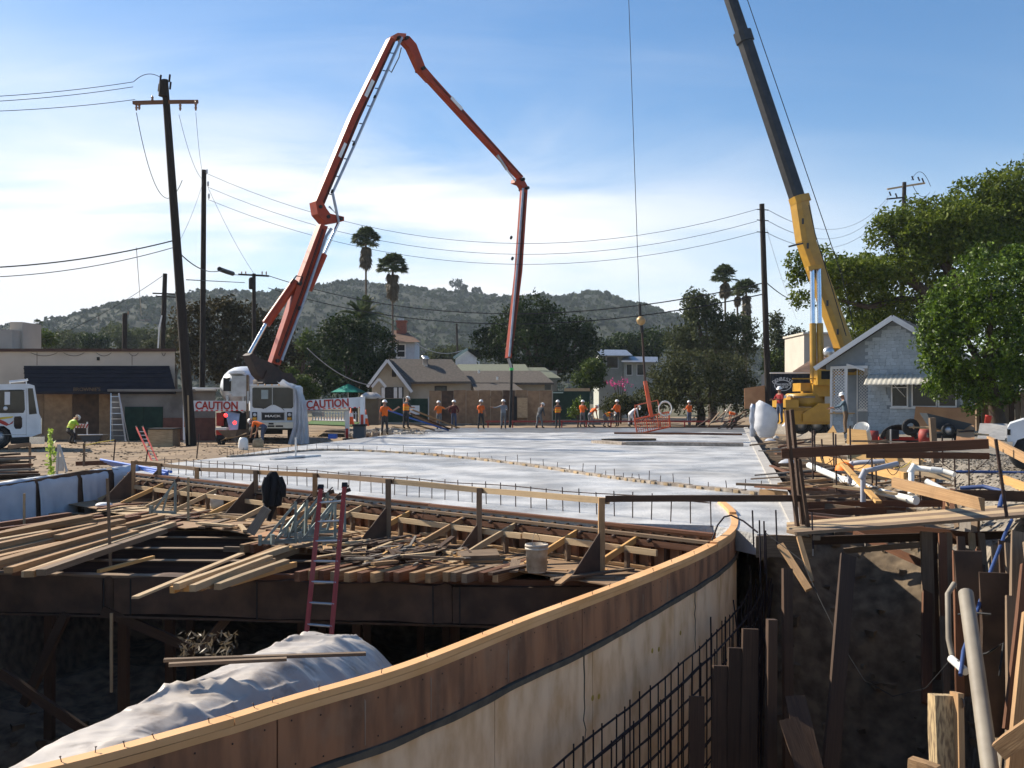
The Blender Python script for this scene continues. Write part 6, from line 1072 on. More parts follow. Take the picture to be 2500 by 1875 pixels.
bk_ = thing('man_basket', at(1592, 1056, 55), 'tilted orange steel basket hanging from the crane over the slab', 'basket'); Dq = 55.0; mat('basketred', (.60, .10, .035), (.5, .08, .03), rough=.5, dirt=.35, dirtcol=(.45, .36, .3)); mat('basketpanel', (.50, .34, .27), (.40, .26, .2), rough=.6, dirt=.4)
board('mast', at(1575, 930, Dq), at(1591, 1018, Dq), .2, .2, 'basketred', bk_, up=(0, 1, 0))
bq = [(1549, 1024), (1632, 1006), (1636, 1042), (1556, 1060)]
for dy in (0, 1.1):
    c4 = [at(px, py, Dq+dy) for px, py in bq]
    for i in range(4): board('frame_bar', c4[i], c4[(i+1) % 4], .08, .08, 'basketred', bk_)
    for f in (.33, .66): board('frame_bar', c4[0].lerp(c4[1], f), c4[3].lerp(c4[2], f), .05, .05, 'basketred', bk_)
    if dy == 0:
        for k in range(1, 15): f = k/15; board('mesh_bar', c4[0].lerp(c4[1], f), c4[3].lerp(c4[2], f), .025, .025, 'basketred', bk_)
        for f in (.25, .5, .75): board('mesh_bar', c4[0].lerp(c4[3], f), c4[1].lerp(c4[2], f), .025, .025, 'basketred', bk_)
    board('hand_rail', at(1551, 990, Dq+dy), at(1606, 977, Dq+dy), .05, .05, 'basketred', bk_); board('hand_rail', at(1606, 979, Dq+dy), at(1612, 1010, Dq+dy), .05, .05, 'basketred', bk_); board('corner_post', at(1549, 1024, Dq+dy), at(1551, 988, Dq+dy), .05, .05, 'basketred', bk_, up=(0, 1, 0))
for px, py in bq: board('cross_bar', at(px, py, Dq), at(px, py, Dq+1.1), .06, .06, 'basketred', bk_)
MB().prism([at(1556, 1060, Dq), at(1636, 1042, Dq), at(1636, 1042, Dq+1.1), at(1556, 1060, Dq+1.1)], (0, 0, .03)).build('floor', 'basketpanel', bk_)
for k in range(4): MB().tube([at(1624+16*math.cos(a), 997+18*math.sin(a)+k*.8, Dq-.1+.05*k) for a in [2*math.pi*j/16 for j in range(17)]], .03, 5).build('cable_coil', 'trim', bk_)
# ---------------------------------------------------------------- container, cream building
mat('navy', (.018, .022, .032), (.013, .016, .024), rough=.6)
co = thing('storage_container', at(1940, 985, 62), 'navy corrugated tank container with white oval rental sign', 'container'); Dn = 62.0
bx(co, 'body', 'navy', 1882, 2010, 912, 990, Dn, 2.4)
for k in range(16): bx(co, 'corrugation', 'navy', 1886+k*7.4, 1889.5+k*7.4, 915, 986, Dn, .06, -.055)
bx(co, 'top_rail', 'white', 1880, 2012, 909, 912.5, Dn, .15, -.1); sg = bx(co, 'sign_board', 'navy', 1886, 1936, 921, 956, Dn, .02, -.09)
oval = MB(); R_ = M.Rotation(math.pi/2, 3, 'X'); rows_ = []
for r in (1.0, .9): rows_.append([at(1911+21*r*math.cos(a), 941+13.5*r*math.sin(a), Dn-.12) for a in [2*math.pi*j/36 for j in range(36)]])
oval.grid(rows_, closed=True).build('oval', 'trim', sg)
for i, ch in enumerate('DENBESTE'): a = -.95+1.9*i/7; text(ch, .27, 'trim', sg, at(1911+26*math.sin(a), 943.5-18.5*math.cos(a), Dn-.115), M.Rotation(a*.6, 3, 'Y') @ R_, bold=.004)
text('TRANS-RENTALS', .20, 'trim', sg, at(1911, 939, Dn-.115), R_, sx=.58, bold=.006); text('1 800 838 1477', .19, 'trim', sg, at(1911, 945.5, Dn-.115), R_, sx=.55, bold=.006)
o = MB().prism([at(1817, 948, 60), at(1874, 940, 60), at(1874, 996, 60), at(1818, 998, 60)], (0, .04, 0)).build('plywood_sheet', 'plyhouse'); tag(o, 'plywood hoarding panel left of the slim pole and container', 'plywood')
cb2 = thing('cream_building', at(2000, 960, 80), 'plain cream building with brown hipped roof behind the crane', 'building'); mat('cream', (.52, .48, .41), (.46, .42, .36), rough=.9, coords='World', scale=.5); mat('roofbrown', (.16, .095, .065), (.11, .07, .05), rough=.9, coords='World', scale=3)
bx(cb2, 'wall', 'cream', 1963, 2120, 815, 1000, 85, 6); bx(cb2, 'cornice', 'cream', 1961, 2122, 811, 816, 84.8, 6.4); MB().prism([at(1938, 910, 70), at(2060, 910, 70), at(2030, 872, 73), at(1985, 880, 73)], (0, .3, .1)).build('roof', 'roofbrown', cb2); bx(cb2, 'lower_wall', 'cream', 1945, 2055, 908, 1000, 70.5, 3)
# ---------------------------------------------------------------- scrap along the trench edge
G = 'scrap boards strewn along the trench edge'
for k in range(70):
    px = random.uniform(1890, 2330); py = random.uniform(1075, 1200); p = onz(px, py, .25) if py > 1100 else at(px, py, random.uniform(24, 30)); a = random.choice([random.gauss(-.7, .35), random.gauss(.4, .5)]); ln = random.uniform(.4, 1.9)/2; d = V((math.cos(a), math.sin(a), random.uniform(-.08, .12)))*ln
    tag(board('scrap_board', p-d, p+d, random.choice([.05, .09, .14]), random.choice([.03, .045]), random.choice(['lumber', 'dark', 'pale', 'aged', 'redwood', 'grey'])), 'loose scrap board strewn between the trench and the cottage', 'board', G)
for k in range(9):
    px = random.uniform(1960, 2330); a = at(px, random.uniform(1095, 1125), random.uniform(17, 21)); tag(MB().tube(catenary(a, a+V((random.uniform(.3, 1), random.uniform(-.6, .6), random.uniform(-.5, .1))), .25, 8), .008, 4).build('cord', random.choice(['rust', 'yellowflash', 'black'])), 'thin cord dangling among the trench stakes', 'cord', 'cords among the trench stakes')
# ================================================================ houses beyond the slab
mat('beigewall', (.47, .42, .33), (.41, .36, .28), rough=.9, coords='World', scale=.6, dirt=.2); mat('roofshingle', (.125, .104, .086), (.088, .074, .062), rough=.95, coords='World', scale=5, dirt=.3, dirtcol=(.1, .09, .08)); mat('roofgreen', (.155, .165, .118), (.12, .13, .092), rough=.9, coords='World', scale=4); mat('bluewall', (.42, .47, .54), (.36, .41, .48), rough=.85, coords='World'); mat('brick', (.30, .11, .075), (.22, .08, .055), rough=.9, coords='World', scale=6); mat('palegreenwall', (.42, .44, .40), (.36, .38, .34), rough=.9)
bg_ = thing('bungalow', at(1000, 1035, 84), 'beige bungalow with brown gabled roof and porch behind the plywood hoarding', 'house'); D = 84.0
def roofslab(par, pts, m, th=.18): return MB().prism(pts, (0, 0, -th)).build('roof', m, par)
MB().prism([at(908, 940, D), at(946, 885, D), at(998, 940, D), at(998, 1036, D), at(908, 1036, D)], (0, 3, 0)).build('wall', 'beigewall', bg_); bx(bg_, 'wall', 'beigewall', 995, 1150, 930, 1036, D+.6, 8); bx(bg_, 'wall', 'beigewall', 1150, 1350, 935, 1036, D+1.5, 6)
pk, le, re = at(946, 876, D-.7), at(897, 941, D-.7), at(1006, 954, D-.7); bk9 = V((0, 6.5, 0))
roofslab(bg_, [pk, le, le+V((0, 9, 0)), pk+V((0, 9, 0))], 'roofshingle')
roofslab(bg_, [at(946, 876, D+3.2), at(1102, 877, D+3.2), at(1150, 931, D-.2), at(1002, 932, D-.2), ], 'roofshingle'); roofslab(bg_, [at(946, 876, D-.7), at(946, 876, D+3.2), at(1002, 932, D-.2), at(1006, 954, D-.7)], 'roofshingle')
for a, c in ((pk, le), (pk, re)): board('barge_board', a+V((0, -.05, -.12)), c+V((0, -.05, -.12)), .06, .24, 'trim', bg_)
bx(bg_, 'gable_vent', 'roofdark', 957, 967, 896, 920, D, .1, -.06); po = [at(925, 925, D-1.6), at(908, 945, D-1.6), at(942, 945, D-1.6)]
board('porch_gable', po[0], po[1], .08, .2, 'trim', bg_); board('porch_gable', po[0], po[2], .08, .2, 'trim', bg_); bx(bg_, 'porch_shade', 'roofdark', 930, 985, 945, 972, D, .1, -.05)  # dark panel on the wall face stands in for the shade under the porch
for px in (932, 962, 974): bx(bg_, 'porch_post', 'trim', px, px+8, 946, 972, D, .12, -.2)
wn1 = bx(bg_, 'window', 'windowglass', 1064, 1088, 946, 954, D+.6, .05, -.06); bx(wn1, 'frame', 'roofdark', 1061, 1091, 942, 956, D+.6, .04, -.03); bx(bg_, 'window', 'windowglass', 1330, 1345, 938, 952, D+1.5, .05, -.06)
roofslab(bg_, [at(1090, 905, D+3.5), at(1318, 905, D+3.5), at(1352, 934, D+.8), at(1130, 934, D+.8)], 'roofshingle'); roofslab(bg_, [at(1150, 936, D+.3), at(1255, 936, D+.3), at(1296, 966, D-2.5), at(1170, 966, D-2.5)], 'roofshingle')
for px, py, d in ((1037, 878, 2.4), (1040, 882, 2.2)): MB().lathe([(0, .5), (.3, .45), (.3, .3), (.18, .25), (.18, -.3)], at(px, py+4, D+d), 10).build('roof_turbine', 'alu', bg_)
for px, py in ((1214, 922), (1169, 905)): MB().tube([at(px, py+6, D+.9), at(px, py-2, D+.9)], .1, 8).build('roof_vent', 'alu', bg_)
ph = thing('rear_house', at(1240, 1030, 94), 'house with pale green roof showing behind the bungalow', 'house'); bx(ph, 'wall', 'beigewall', 1120, 1360, 905, 1030, 93, 7); roofslab(ph, [at(1118, 889, 97), at(1282, 889, 97), at(1296, 908, 91), at(1100, 908, 91)], 'roofgreen'); roofslab(ph, [at(1282, 897, 95), at(1330, 897, 95), at(1370, 923, 90), at(1292, 921, 90)], 'roofgreen')
bh = thing('blue_house', at(990, 1030, 112), 'two storey pale blue house with brown roof and tall brick chimney', 'house'); bx(bh, 'wall', 'bluewall', 955, 1012, 832, 1030, 112, 6)
MB().add([at(946, 835, 111.2), at(1026, 835, 111.2), at(1026, 833, 119), at(946, 833, 119), at(962, 806, 115), at(990, 808, 115)], [(0, 1, 5, 4), (1, 2, 5), (2, 3, 4, 5), (3, 0, 4), (0, 1, 2, 3)]).build('roof', 'roofbrown', bh)
w1 = bx(bh, 'window', 'windowglass', 970, 988, 842, 871, 112, .05, -.05)
for a, c, q0, q1 in ((967, 970, 839, 874), (988, 991, 839, 874), (970, 988, 839, 842), (970, 988, 871, 874), (970, 988, 856, 858)): bx(w1, 'frame', 'trim', a, c, q0, q1, 112, .06, -.09)
ch = bx(bh, 'chimney', 'brick', 968, 991, 785, 815, 114, 1.0); bx(ch, 'cap', 'brick', 966, 993, 782, 786, 113.9, 1.2); bx(ch, 'pot', 'greymetal', 971, 985, 777, 782, 114.2, .5)
gh = thing('white_gable_house', at(1140, 1030, 125), 'small white gable with mint trim behind the roofs', 'house'); MB().prism([at(1112, 876, 125), at(1140, 854, 125), at(1168, 876, 125), at(1168, 1010, 125), at(1112, 1010, 125)], (0, 5, 0)).build('wall', 'trim', gh)
mat('mint', (.40, .52, .47), rough=.7); board('barge_board', at(1107, 874, 124.7), at(1142, 852, 124.7), .1, .3, 'mint', gh); roofslab(gh, [at(1140, 852, 124.8), at(1172, 853, 124.8), at(1180, 872, 124.8), at(1172, 874, 124.8)], 'roofgreen')
sh = thing('two_storey_house', at(1500, 1030, 108), 'grey green two storey house with flat eaves right of the big tree', 'house'); bx(sh, 'wall', 'palegreenwall', 1462, 1535, 866, 1030, 108, 7); MB().prism([at(1455, 868, 107), at(1545, 868, 107), at(1530, 855, 110), at(1462, 854, 110)], (0, .3, .05)).build('roof', 'greymetal', sh); bx(sh, 'wall', 'palegreenwall', 1523, 1600, 884, 1030, 107, 6); MB().prism([at(1518, 884, 106), at(1606, 884, 106), at(1606, 872, 108), at(1522, 871, 108)], (0, .3, .05)).build('roof', 'greymetal', sh)
for p0, p1, q0, q1, Dd in ((1482, 1508, 872, 898, 108), (1530, 1542, 890, 915, 107), (1556, 1572, 890, 915, 107)): w_ = bx(sh, 'window', 'windowglass', p0, p1, q0, q1, Dd, .05, -.05); bx(w_, 'frame', 'trim', p0-2, p1+2, q0-2, q1+2, Dd, .04, -.025)
th1 = thing('small_roof_house', at(760, 1000, 120), 'little brown roofed house left of the dark tree', 'house'); bx(th1, 'wall', 'beigewall', 735, 770, 905, 1010, 120, 4); roofslab(th1, [at(728, 908, 119), at(775, 906, 119), at(765, 892, 122), at(752, 893, 122)], 'roofbrown')
# hoarding, screens, portable bin, cones, umbrella, white fence
hd = thing('plywood_hoarding', at(1200, 1033, 76), 'brown plywood hoarding panels along the back of the slab', 'hoarding')
for k in range(10): p0 = 1048+k*30; (bx(hd, 'panel', 'plydark' if k in (1, 6) else 'ply', p0, p0+29.3, 953+random.uniform(-1, 2), 1034, 76+.03*(k % 2), .05) if p0 < 1346 else None)
bx(hd, 'gap_shade', 'black', 1255, 1262, 968, 1030, 75.95, .04); bx(hd, 'loose_panel', 'pale', 1263, 1288, 971, 1020, 75.7, .05)  # black strip on the panels stands in for the shade in a hoarding gap
gs = thing('green_screen_fence', at(985, 1030, 75), 'dark green fabric screen fence in front of the bungalow', 'fence')
for p0, p1 in ((924, 984), (985, 1046)): bx(gs, 'screen', 'greenfabric', p0, p1, 973, 1031, 75, .03)
for px in (924, 985, 1046): MB().tube([at(px, 1036, 74.9), at(px, 970, 74.9)], .04, 6).build('post', 'greymetal', gs)
gs2 = thing('green_screen_fence', at(1400, 1020, 78), 'dark green screen fence right of the plywood hoarding', 'fence'); bx(gs2, 'screen', 'greenfabric', 1350, 1440, 955, 1025, 78, .03); bx(gs2, 'top_board', 'mint', 1350, 1375, 957, 960, 77.9, .1)
bxy = bx(None, 'tan_panel', 'pale', 1378, 1440, 948, 966, 82, .1); bxy.name = 'timber_hoarding'; tag(bxy, 'tan timber hoarding strip above the green screen', 'hoarding')
pn = thing('dumpster', at(905, 1040, 60), 'tan debris bin covered with a pale lumpy tarp', 'bin'); mat('tanbin', (.17, .125, .08), (.14, .1, .065), rough=.8); bx(pn, 'body', 'tanbin', 886, 924, 972, 1038, 62, 1.2)
b = MB(); b.lathe([(0, .42), (.35, .4), (.6, .22), (.78, .02), (.7, 0)], at(905, 974, 62.6), 14); tv = b.build('tarp_cover', 'tarp', pn)
def cone(px, py, D, label):
    t_ = thing('traffic_cone', at(px, py, D), label, 'cone', 'traffic cones by the pump truck'); MB().lathe([(.18, .03), (.03, .9), (0, .9)], (0, 0, 0), 12).build('body', 'cone', t_, world=False); MB().span(-.2, .2, -.2, .2, 0, .035).build('base', 'cone', t_, world=False); MB().lathe([(.117, .42), (.082, .62)], (0, 0, 0), 12).build('collar', 'white', t_, world=False); o = t_; o.scale = (1, 1, 1.05)
cone(857, 1036, 57, 'orange traffic cone between the right outrigger legs'); cone(893, 1040, 57, 'orange traffic cone right of the outer outrigger leg')
um = thing('patio_umbrella', at(845, 1000, 90), 'teal patio umbrella beyond the right outrigger', 'umbrella'); MB().lathe([(0, .75), (.6, .5), (1.6, .0), (1.55, -.05)], at(850, 957, 90), 8, smooth=False).build('canopy', 'tealgreen', um); MB().tube([at(850, 1030, 90), at(850, 955, 90)], .04, 6).build('pole', 'alu', um)
wf2 = thing('white_picket_fence', at(815, 1025, 66), 'low white fence behind the right outrigger', 'fence')
for k in range(16): bx(wf2, 'picket', 'trim', 762+k*7, 765+k*7, 1005, 1026, 66, .03)
bx(wf2, 'rail', 'trim', 760, 872, 1009, 1011, 65.97, .03)
struct(MB().prism([at(745, 1037, 60), at(860, 1042, 58), at(880, 1033, 63), at(760, 1029, 66)], (0, 0, .06)).build('lawn', 'lawn')); struct(MB().prism([at(760, 1028, 67), at(870, 1031, 65), at(868, 1025, 70), at(770, 1024, 71)], (0, 0, .06)).build('sidewalk', 'concrete'))
hf = thing('orange_safety_rail', at(1400, 1045, 67), 'thin orange red safety rail along the far edge of the slab', 'railing'); bx(hf, 'rail', 'redrail', 1185, 1800, 1027, 1031, 67.5, .05)
for k in range(11): bx(hf, 'post', 'redrail', 1190+k*60, 1193+k*60, 1026, 1050, 67.6, .06)
board('bottom_board', at(1170, 1049, 66.6), at(1835, 1043, 66.6), .1, .18, 'dark', hf)
# rubble and boards on the left corner of the slab
sp_ = [(*at(random.gauss(925, 24), 0, 1).xy, 0, 0) for _ in range(0)]
for k in range(260): px = random.uniform(850, 1040); D = random.uniform(54, 60); p = onz(px, 1058, -.1); x = px2(px, D); sp_.append((x, D, -.1+random.random()*.3*(1-abs(px-945)/110), random.uniform(.08, .3)))
mat('rubble', (.50, .46, .40), (.26, .21, .16), rough=.95, island=True); stones('rubble', sp_, 'rubble', 'pale rubble heap behind the worker at the slab corner', 'rubble')
G = 'long boards leaning on the rubble heap'
for k, (a, c) in enumerate((((1005, 1000), (1120, 1045)), ((1000, 1008), (1100, 1048)), ((985, 1030), (1060, 1050)), ((1010, 1015), (1080, 1046)), ((960, 1042), (1035, 1056)))): tag(board('long_board', at(*a, 58), at(*c, 60), .2, .06, ('lumber', 'redwood', 'aged', 'lumber', 'pale')[k]), ('long board resting highest on the rubble heap', 'reddish board under the highest one on the rubble', 'short grey board low on the rubble heap', 'middle board sloping off the rubble heap', 'pale board at the foot of the rubble heap')[k], 'board', G)
tag(MB().tube([at(930, 995, 57), at(1000, 1020, 58), at(1095, 1050, 60)], .05, 6).build('blue_pipe', 'bluepipe'), 'long thin blue pipe sloping from the worker to the slab', 'pipe'); tag(bx(None, 'white_panel', 'trim', 1000, 1024, 990, 1012, 62, .05), 'white panel scrap leaning by the green screen', 'panel'); bpy.data.objects['white_panel'].name = 'scrap_sheet'
G = 'brush and lumber heap at the far right corner'
for k in range(16): a = (random.uniform(1700, 1800), random.uniform(1030, 1048)); tag(board('heaped_board', at(*a, 63), at(a[0]+random.uniform(20, 60), a[1]-random.uniform(5, 45), 63.5), .12, .05, random.choice(['aged', 'grey', 'dark'])), 'old board in the heap behind the crouching worker', 'board', G)
bp2 = bx(None, 'plastic_barrel', 'bluepipe', 801, 821, 1060, 1071, 50, .4); tag(bp2, 'small blue crate between the outrigger legs', 'crate'); bp2.name = 'blue_crate'
bd = thing('trash_bin', at(873, 1068, 50), 'dark grey bin under the right outrigger', 'bin'); bx(bd, 'body', 'tubgrey', 862, 890, 1040, 1070, 50.2, .5); bx(bd, 'lid', 'black', 860, 892, 1036, 1041, 50.1, .6)
# ================================================================ trees
def trunk(t_, pts, r, n=8, m='bark', name='trunk'): return MB().tube(pts, r, n).build(name, m, t_)
def crown_pts(blobs, n, D):
    """blobs: (px, py, rx px, rz px, depth offset m); points near each blob's surface, denser outside"""
    C = []; w = np.array([b_[2]*b_[3] for b_ in blobs], float); cnt = (w/w.sum()*n).astype(int)
    for (px, py, rx, rz, dy), k in zip(blobs, cnt):
        c = np.array(at(px, py, D+dy)); d = RNG.normal(size=(k, 3)); d /= np.linalg.norm(d, axis=1)[:, None]; r = .55+.5*RNG.random(k)**.6
        lump = np.array([1+.28*NZ.noise(V((q[0]*2.4+px*.1, q[1]*2.4, q[2]*2.4+py*.1))) for q in d]); s_ = D/F; C.append(c+d*(r*lump)[:, None]*np.array([rx*s_, rx*s_*.85, rz*s_]))
    return np.concatenate(C)
def tree(name, label, D, blobs, n, size, m, base=None, tr=.3, cat='tree', group=None, clump=6, limbs=True, sprays=True):
    px = base[0] if base else sum(b_[0] for b_ in blobs)/len(blobs); g0 = V((px2(px, D), D, ground_z(px2(px, D), D)-.1)); t_ = thing(name, g0, label, cat, group)
    seeds = crown_pts(blobs, max(20, n//clump), D); C = np.repeat(seeds, clump, 0)+RNG.normal(size=(len(seeds)*clump, 3))*size*1.1; S = size*RNG.uniform(.55, 1.15, len(C)); qmesh('crown', quads(C, S, .55, .2), m, t_)
    top = np.array([at(b_[0], b_[1], D+b_[4]) for b_ in blobs]); mid = V(top.mean(0)); fork = g0.lerp(mid, .55); fork.x = lerp(g0.x, mid.x, .4)
    trunk(t_, [g0, g0.lerp(fork, .5)+V((tr*.3, 0, 0)), fork], [tr*1.2, tr, tr*.8])
    if limbs:
        for c in top[:9]: c = V(c); trunk(t_, [fork, fork.lerp(c, .5)+V((0, 0, -.06*(c-fork).length)), c], [tr*.6, tr*.4, tr*.12], 6, name='limb')
    return t_
rb = lambda px, py, rx, rz, k, sx=.6, sz=.5, sd=2.0: [(px+random.uniform(-sx, sx)*rx, py+random.uniform(-sz, sz)*rz, rx*random.uniform(.35, .6), rz*random.uniform(.35, .6), random.uniform(-sd, sd)) for _ in range(k)]
# big trees at the right
fb_ = [(2330, 760, 80, 75, 0), (2420, 715, 95, 80, -1), (2500, 690, 90, 90, 0), (2300, 850, 62, 70, -.5), (2400, 850, 110, 95, -1), (2500, 830, 90, 110, 0), (2345, 930, 45, 42, -.6), (2430, 930, 90, 60, -.5), (2375, 985, 22, 32, -.7), (2290, 790, 45, 50, -.8), (2560, 780, 90, 150, .5)]
fb_ += [(random.choice([2255, 2275, 2300, 2330, 2360]), random.uniform(700, 960), random.uniform(14, 28), random.uniform(14, 30), random.uniform(-1, .5)) for _ in range(12)]+[(random.uniform(2330, 2520), random.uniform(615, 650), random.uniform(15, 30), random.uniform(12, 24), 0) for _ in range(7)]
tree('ficus_tree', 'dense glossy green tree overhanging the cottage at right', 37, fb_, 44000, .085, 'leafbright', (2440, 1040), .28, clump=16)
lt_ = [(2175, 540, 40, 34, 0), (2235, 520, 46, 36, 1), (2300, 520, 50, 40, 0), (2375, 480, 60, 45, 1), (2450, 460, 60, 50, 0), (2520, 450, 60, 60, 1), (2150, 570, 38, 36, 0), (2220, 560, 55, 40, 1), (2290, 580, 50, 40, -1), (2360, 560, 60, 50, 0), (2440, 550, 70, 60, 1), (2210, 630, 50, 40, 0), (2270, 660, 55, 42, 1), (1945, 640, 24, 26, 0), (1970, 660, 26, 26, 0), (1940, 680, 18, 22, 0), (1960, 730, 30, 22, 0), (2010, 620, 28, 20, 1), (2050, 660, 34, 26, 1), (2100, 690, 45, 36, 1), (2120, 640, 36, 24, 2), (2060, 740, 40, 36, 2), (2130, 760, 50, 44, 2), (2200, 720, 60, 50, 1), (2500, 600, 70, 80, 1), (2030, 700, 24, 20, 0), (2090, 800, 40, 40, 4)]
bt_ = tree('sprawling_tree', 'huge sprawling tree with bare dark limbs behind the cottage', 62, lt_+rb(2370, 565, 140, 85, 14)+rb(2490, 520, 110, 110, 8)+rb(2230, 610, 110, 80, 8)+rb(2080, 680, 110, 60, 8), 72000, .15, 'leafyellow', (2330, 1040), .55, limbs=False)
def limb(pts, r): trunk(bt_, [at(px, py, 62+d) for px, py, d in pts], r, 7, name='limb')
limb([(2330, 800, 0), (2290, 740, 0), (2230, 690, 0), (2170, 665, 0), (2100, 660, 0), (2050, 645, 0), (1990, 640, 0)], [.45, .38, .30, .22, .17, .12, .06]); limb([(2330, 800, 0), (2330, 680, 0), (2280, 600, 0), (2240, 530, 0)], [.45, .38, .28, .1]); limb([(2300, 740, 0), (2200, 730, 1), (2120, 750, 1), (2040, 730, 1)], [.3, .25, .18, .07]); limb([(2335, 720, 0), (2400, 620, 0), (2450, 520, 0)], [.4, .3, .1]); limb([(2320, 640, 0), (2360, 560, .5), (2380, 490, .5)], [.25, .18, .08]); limb([(2230, 690, 0), (2200, 620, 0), (2170, 560, 0)], [.22, .16, .07]); limb([(2100, 660, 0), (2070, 690, 0), (2030, 710, 0)], [.15, .1, .05]); limb([(2060, 645, 0), (2020, 680, 0), (1965, 720, 0)], [.12, .08, .04])
dk = tree('dark_backdrop_tree', 'dark tree filling the gap behind the cottage roof', 72, rb(2180, 790, 110, 110, 8)+rb(2380, 760, 150, 130, 8)+rb(2480, 900, 120, 80, 5), 16000, .16, 'leafdark', (2250, 1020), .4)
tree('yard_shrub', 'dark shrubs behind the board fence', 44, rb(2450, 930, 100, 60, 7, sd=1), 7000, .09, 'leafdark', (2450, 1030), .15, cat='shrub')
# middle distance
tree('brown_leaf_tree', 'broad dark brown green tree behind the leaning pole', 96, [(470, 800, 50, 60, 0), (540, 775, 55, 45, 0), (600, 790, 60, 50, 1), (660, 815, 55, 50, 0), (500, 870, 70, 60, 0), (590, 880, 80, 70, -1), (680, 890, 55, 60, 0), (545, 745, 25, 16, 0)], 14000, .22, 'leafbrown', (570, 1000), .5, cat='tree')
tree('dark_round_tree', 'dense dark green tree under the date palm', 93, [(800, 860, 48, 60, 0), (850, 830, 60, 58, 0), (910, 850, 55, 60, 0), (860, 910, 85, 60, -1), (790, 920, 40, 45, 0), (930, 905, 40, 50, 0), (825, 800, 38, 26, 0)], 14000, .19, 'leafdark', (860, 1000), .45)
tree('feathery_tree', 'light green feathery tree between pump boom and dark tree', 110, rb(740, 850, 45, 42, 6)+rb(720, 900, 35, 35, 3), 5000, .2, 'leafmid', (735, 990), .25)
tree('garden_shrub', 'bright leafed shrub right behind the pump cab', 74, rb(735, 935, 40, 35, 6, sd=1)+[(760, 960, 22, 22, 0)], 4200, .12, 'leafmid', (735, 1000), .12, cat='shrub')
tree('big_dark_tree', 'large black green tree behind the hanging hose', 106, [(1300, 765, 50, 45, 0), (1260, 800, 65, 50, 0), (1340, 800, 65, 55, 0), (1210, 840, 50, 42, 0), (1290, 850, 90, 60, -1), (1380, 850, 60, 55, 0), (1180, 825, 30, 24, 0), (1430, 820, 30, 30, 0), (1440, 870, 36, 55, 0), (1350, 890, 80, 40, 0), (1420, 790, 22, 18, 0)], 17000, .22, 'leafdark', (1310, 1010), .6)
tree('pale_distant_tree', 'pale olive tree in the gap above the bungalow roof', 160, rb(1110, 862, 60, 36, 6)+rb(1080, 880, 70, 22, 4), 4500, .3, 'leafgrey', (1110, 960), .3)
tree('orchard_tree', 'bright green fruit tree before the two storey house', 90, rb(1430, 915, 45, 38, 6, sd=1), 5000, .15, 'leafmid', (1430, 1000), .18)
tree('hedge_plant', 'fresh green bush behind the vest wearing worker', 72, rb(1410, 995, 24, 24, 5, sd=.5), 1800, .1, 'leafbright', (1410, 1030), .06, cat='bush')
tree('flowering_shrub', 'pink flowering bougainvillea beside the two storey house', 86, rb(1515, 935, 38, 14, 6, sd=.5), 130, .12, 'pinkflower', (1515, 1000), .08, cat='shrub')
tree('low_thicket', 'olive thicket behind the group of bending workers', 84, rb(1540, 985, 80, 40, 8, sd=1), 6000, .14, 'leafolive', (1540, 1020), .12, cat='thicket')
tree('round_olive_tree', 'wide rounded olive tree left of the slim pole', 82, [(1640, 925, 55, 50, 0), (1700, 905, 70, 50, 0), (1770, 915, 65, 55, 0), (1700, 960, 110, 45, -1), (1620, 960, 45, 40, 0), (1810, 960, 45, 45, 0)], 13000, .16, 'leafolive', (1710, 1020), .35)
tree('grey_green_tree', 'tall grey green tree below the right pair of palms', 98, [(1700, 760, 38, 36, 0), (1720, 750, 40, 28, 0), (1770, 795, 42, 36, 0), (1720, 820, 60, 50, 0), (1800, 830, 50, 60, 0), (1660, 840, 40, 40, 0), (1690, 725, 22, 14, 0)], 11000, .2, 'leafgrey', (1740, 1000), .4)
tree('hillfoot_tree', 'dark tree at the foot of the hill behind the crane hook', 135, rb(1560, 845, 75, 45, 8)+rb(1490, 860, 40, 30, 3), 7000, .26, 'leafdark', (1560, 960), .4)
tree('poplar_like_tree', 'narrow light tree just right of the slim pole', 105, [(1893, 800, 18, 34, 0), (1900, 780, 13, 18, 0), (1890, 850, 30, 40, 0), (1920, 870, 40, 45, 0), (1945, 830, 26, 30, 0)], 5000, .18, 'leafgrey', (1900, 1000), .25)
tree('yard_tree', 'mid green tree filling the space behind the container', 95, rb(1910, 905, 60, 50, 7), 6000, .18, 'leafmid', (1910, 1000), .3)
for k, (px, py, rx, rz, D, m_, lab) in enumerate(((90, 832, 44, 30, 115, 'leafmid', 'bushy tree over the shop roof near its chimney'), (170, 835, 60, 28, 190, 'leafgrey', 'hazy tree right of the bushy one over the shop roof'), (240, 838, 45, 24, 170, 'leafdark', 'low dark tree above the middle of the shop roof'), (330, 830, 70, 32, 200, 'leafgrey', 'grey tree left of the shorter dark pole'), (380, 845, 50, 24, 150, 'leafolive', 'olive bush left of the leaning pole'), (300, 812, 50, 22, 260, 'leafgrey', 'far grey tree higher on the hill foot'), (430, 830, 40, 45, 130, 'leafolive', 'olive tree seen just left of the leaning pole'), (1040, 900, 40, 30, 130, 'leafgrey', 'grey tree behind the blue house'))):
    tree('suburban_tree', lab, D, rb(px, py, rx, rz, 6), 3200, .0017*D, m_, (px, 960), .2)
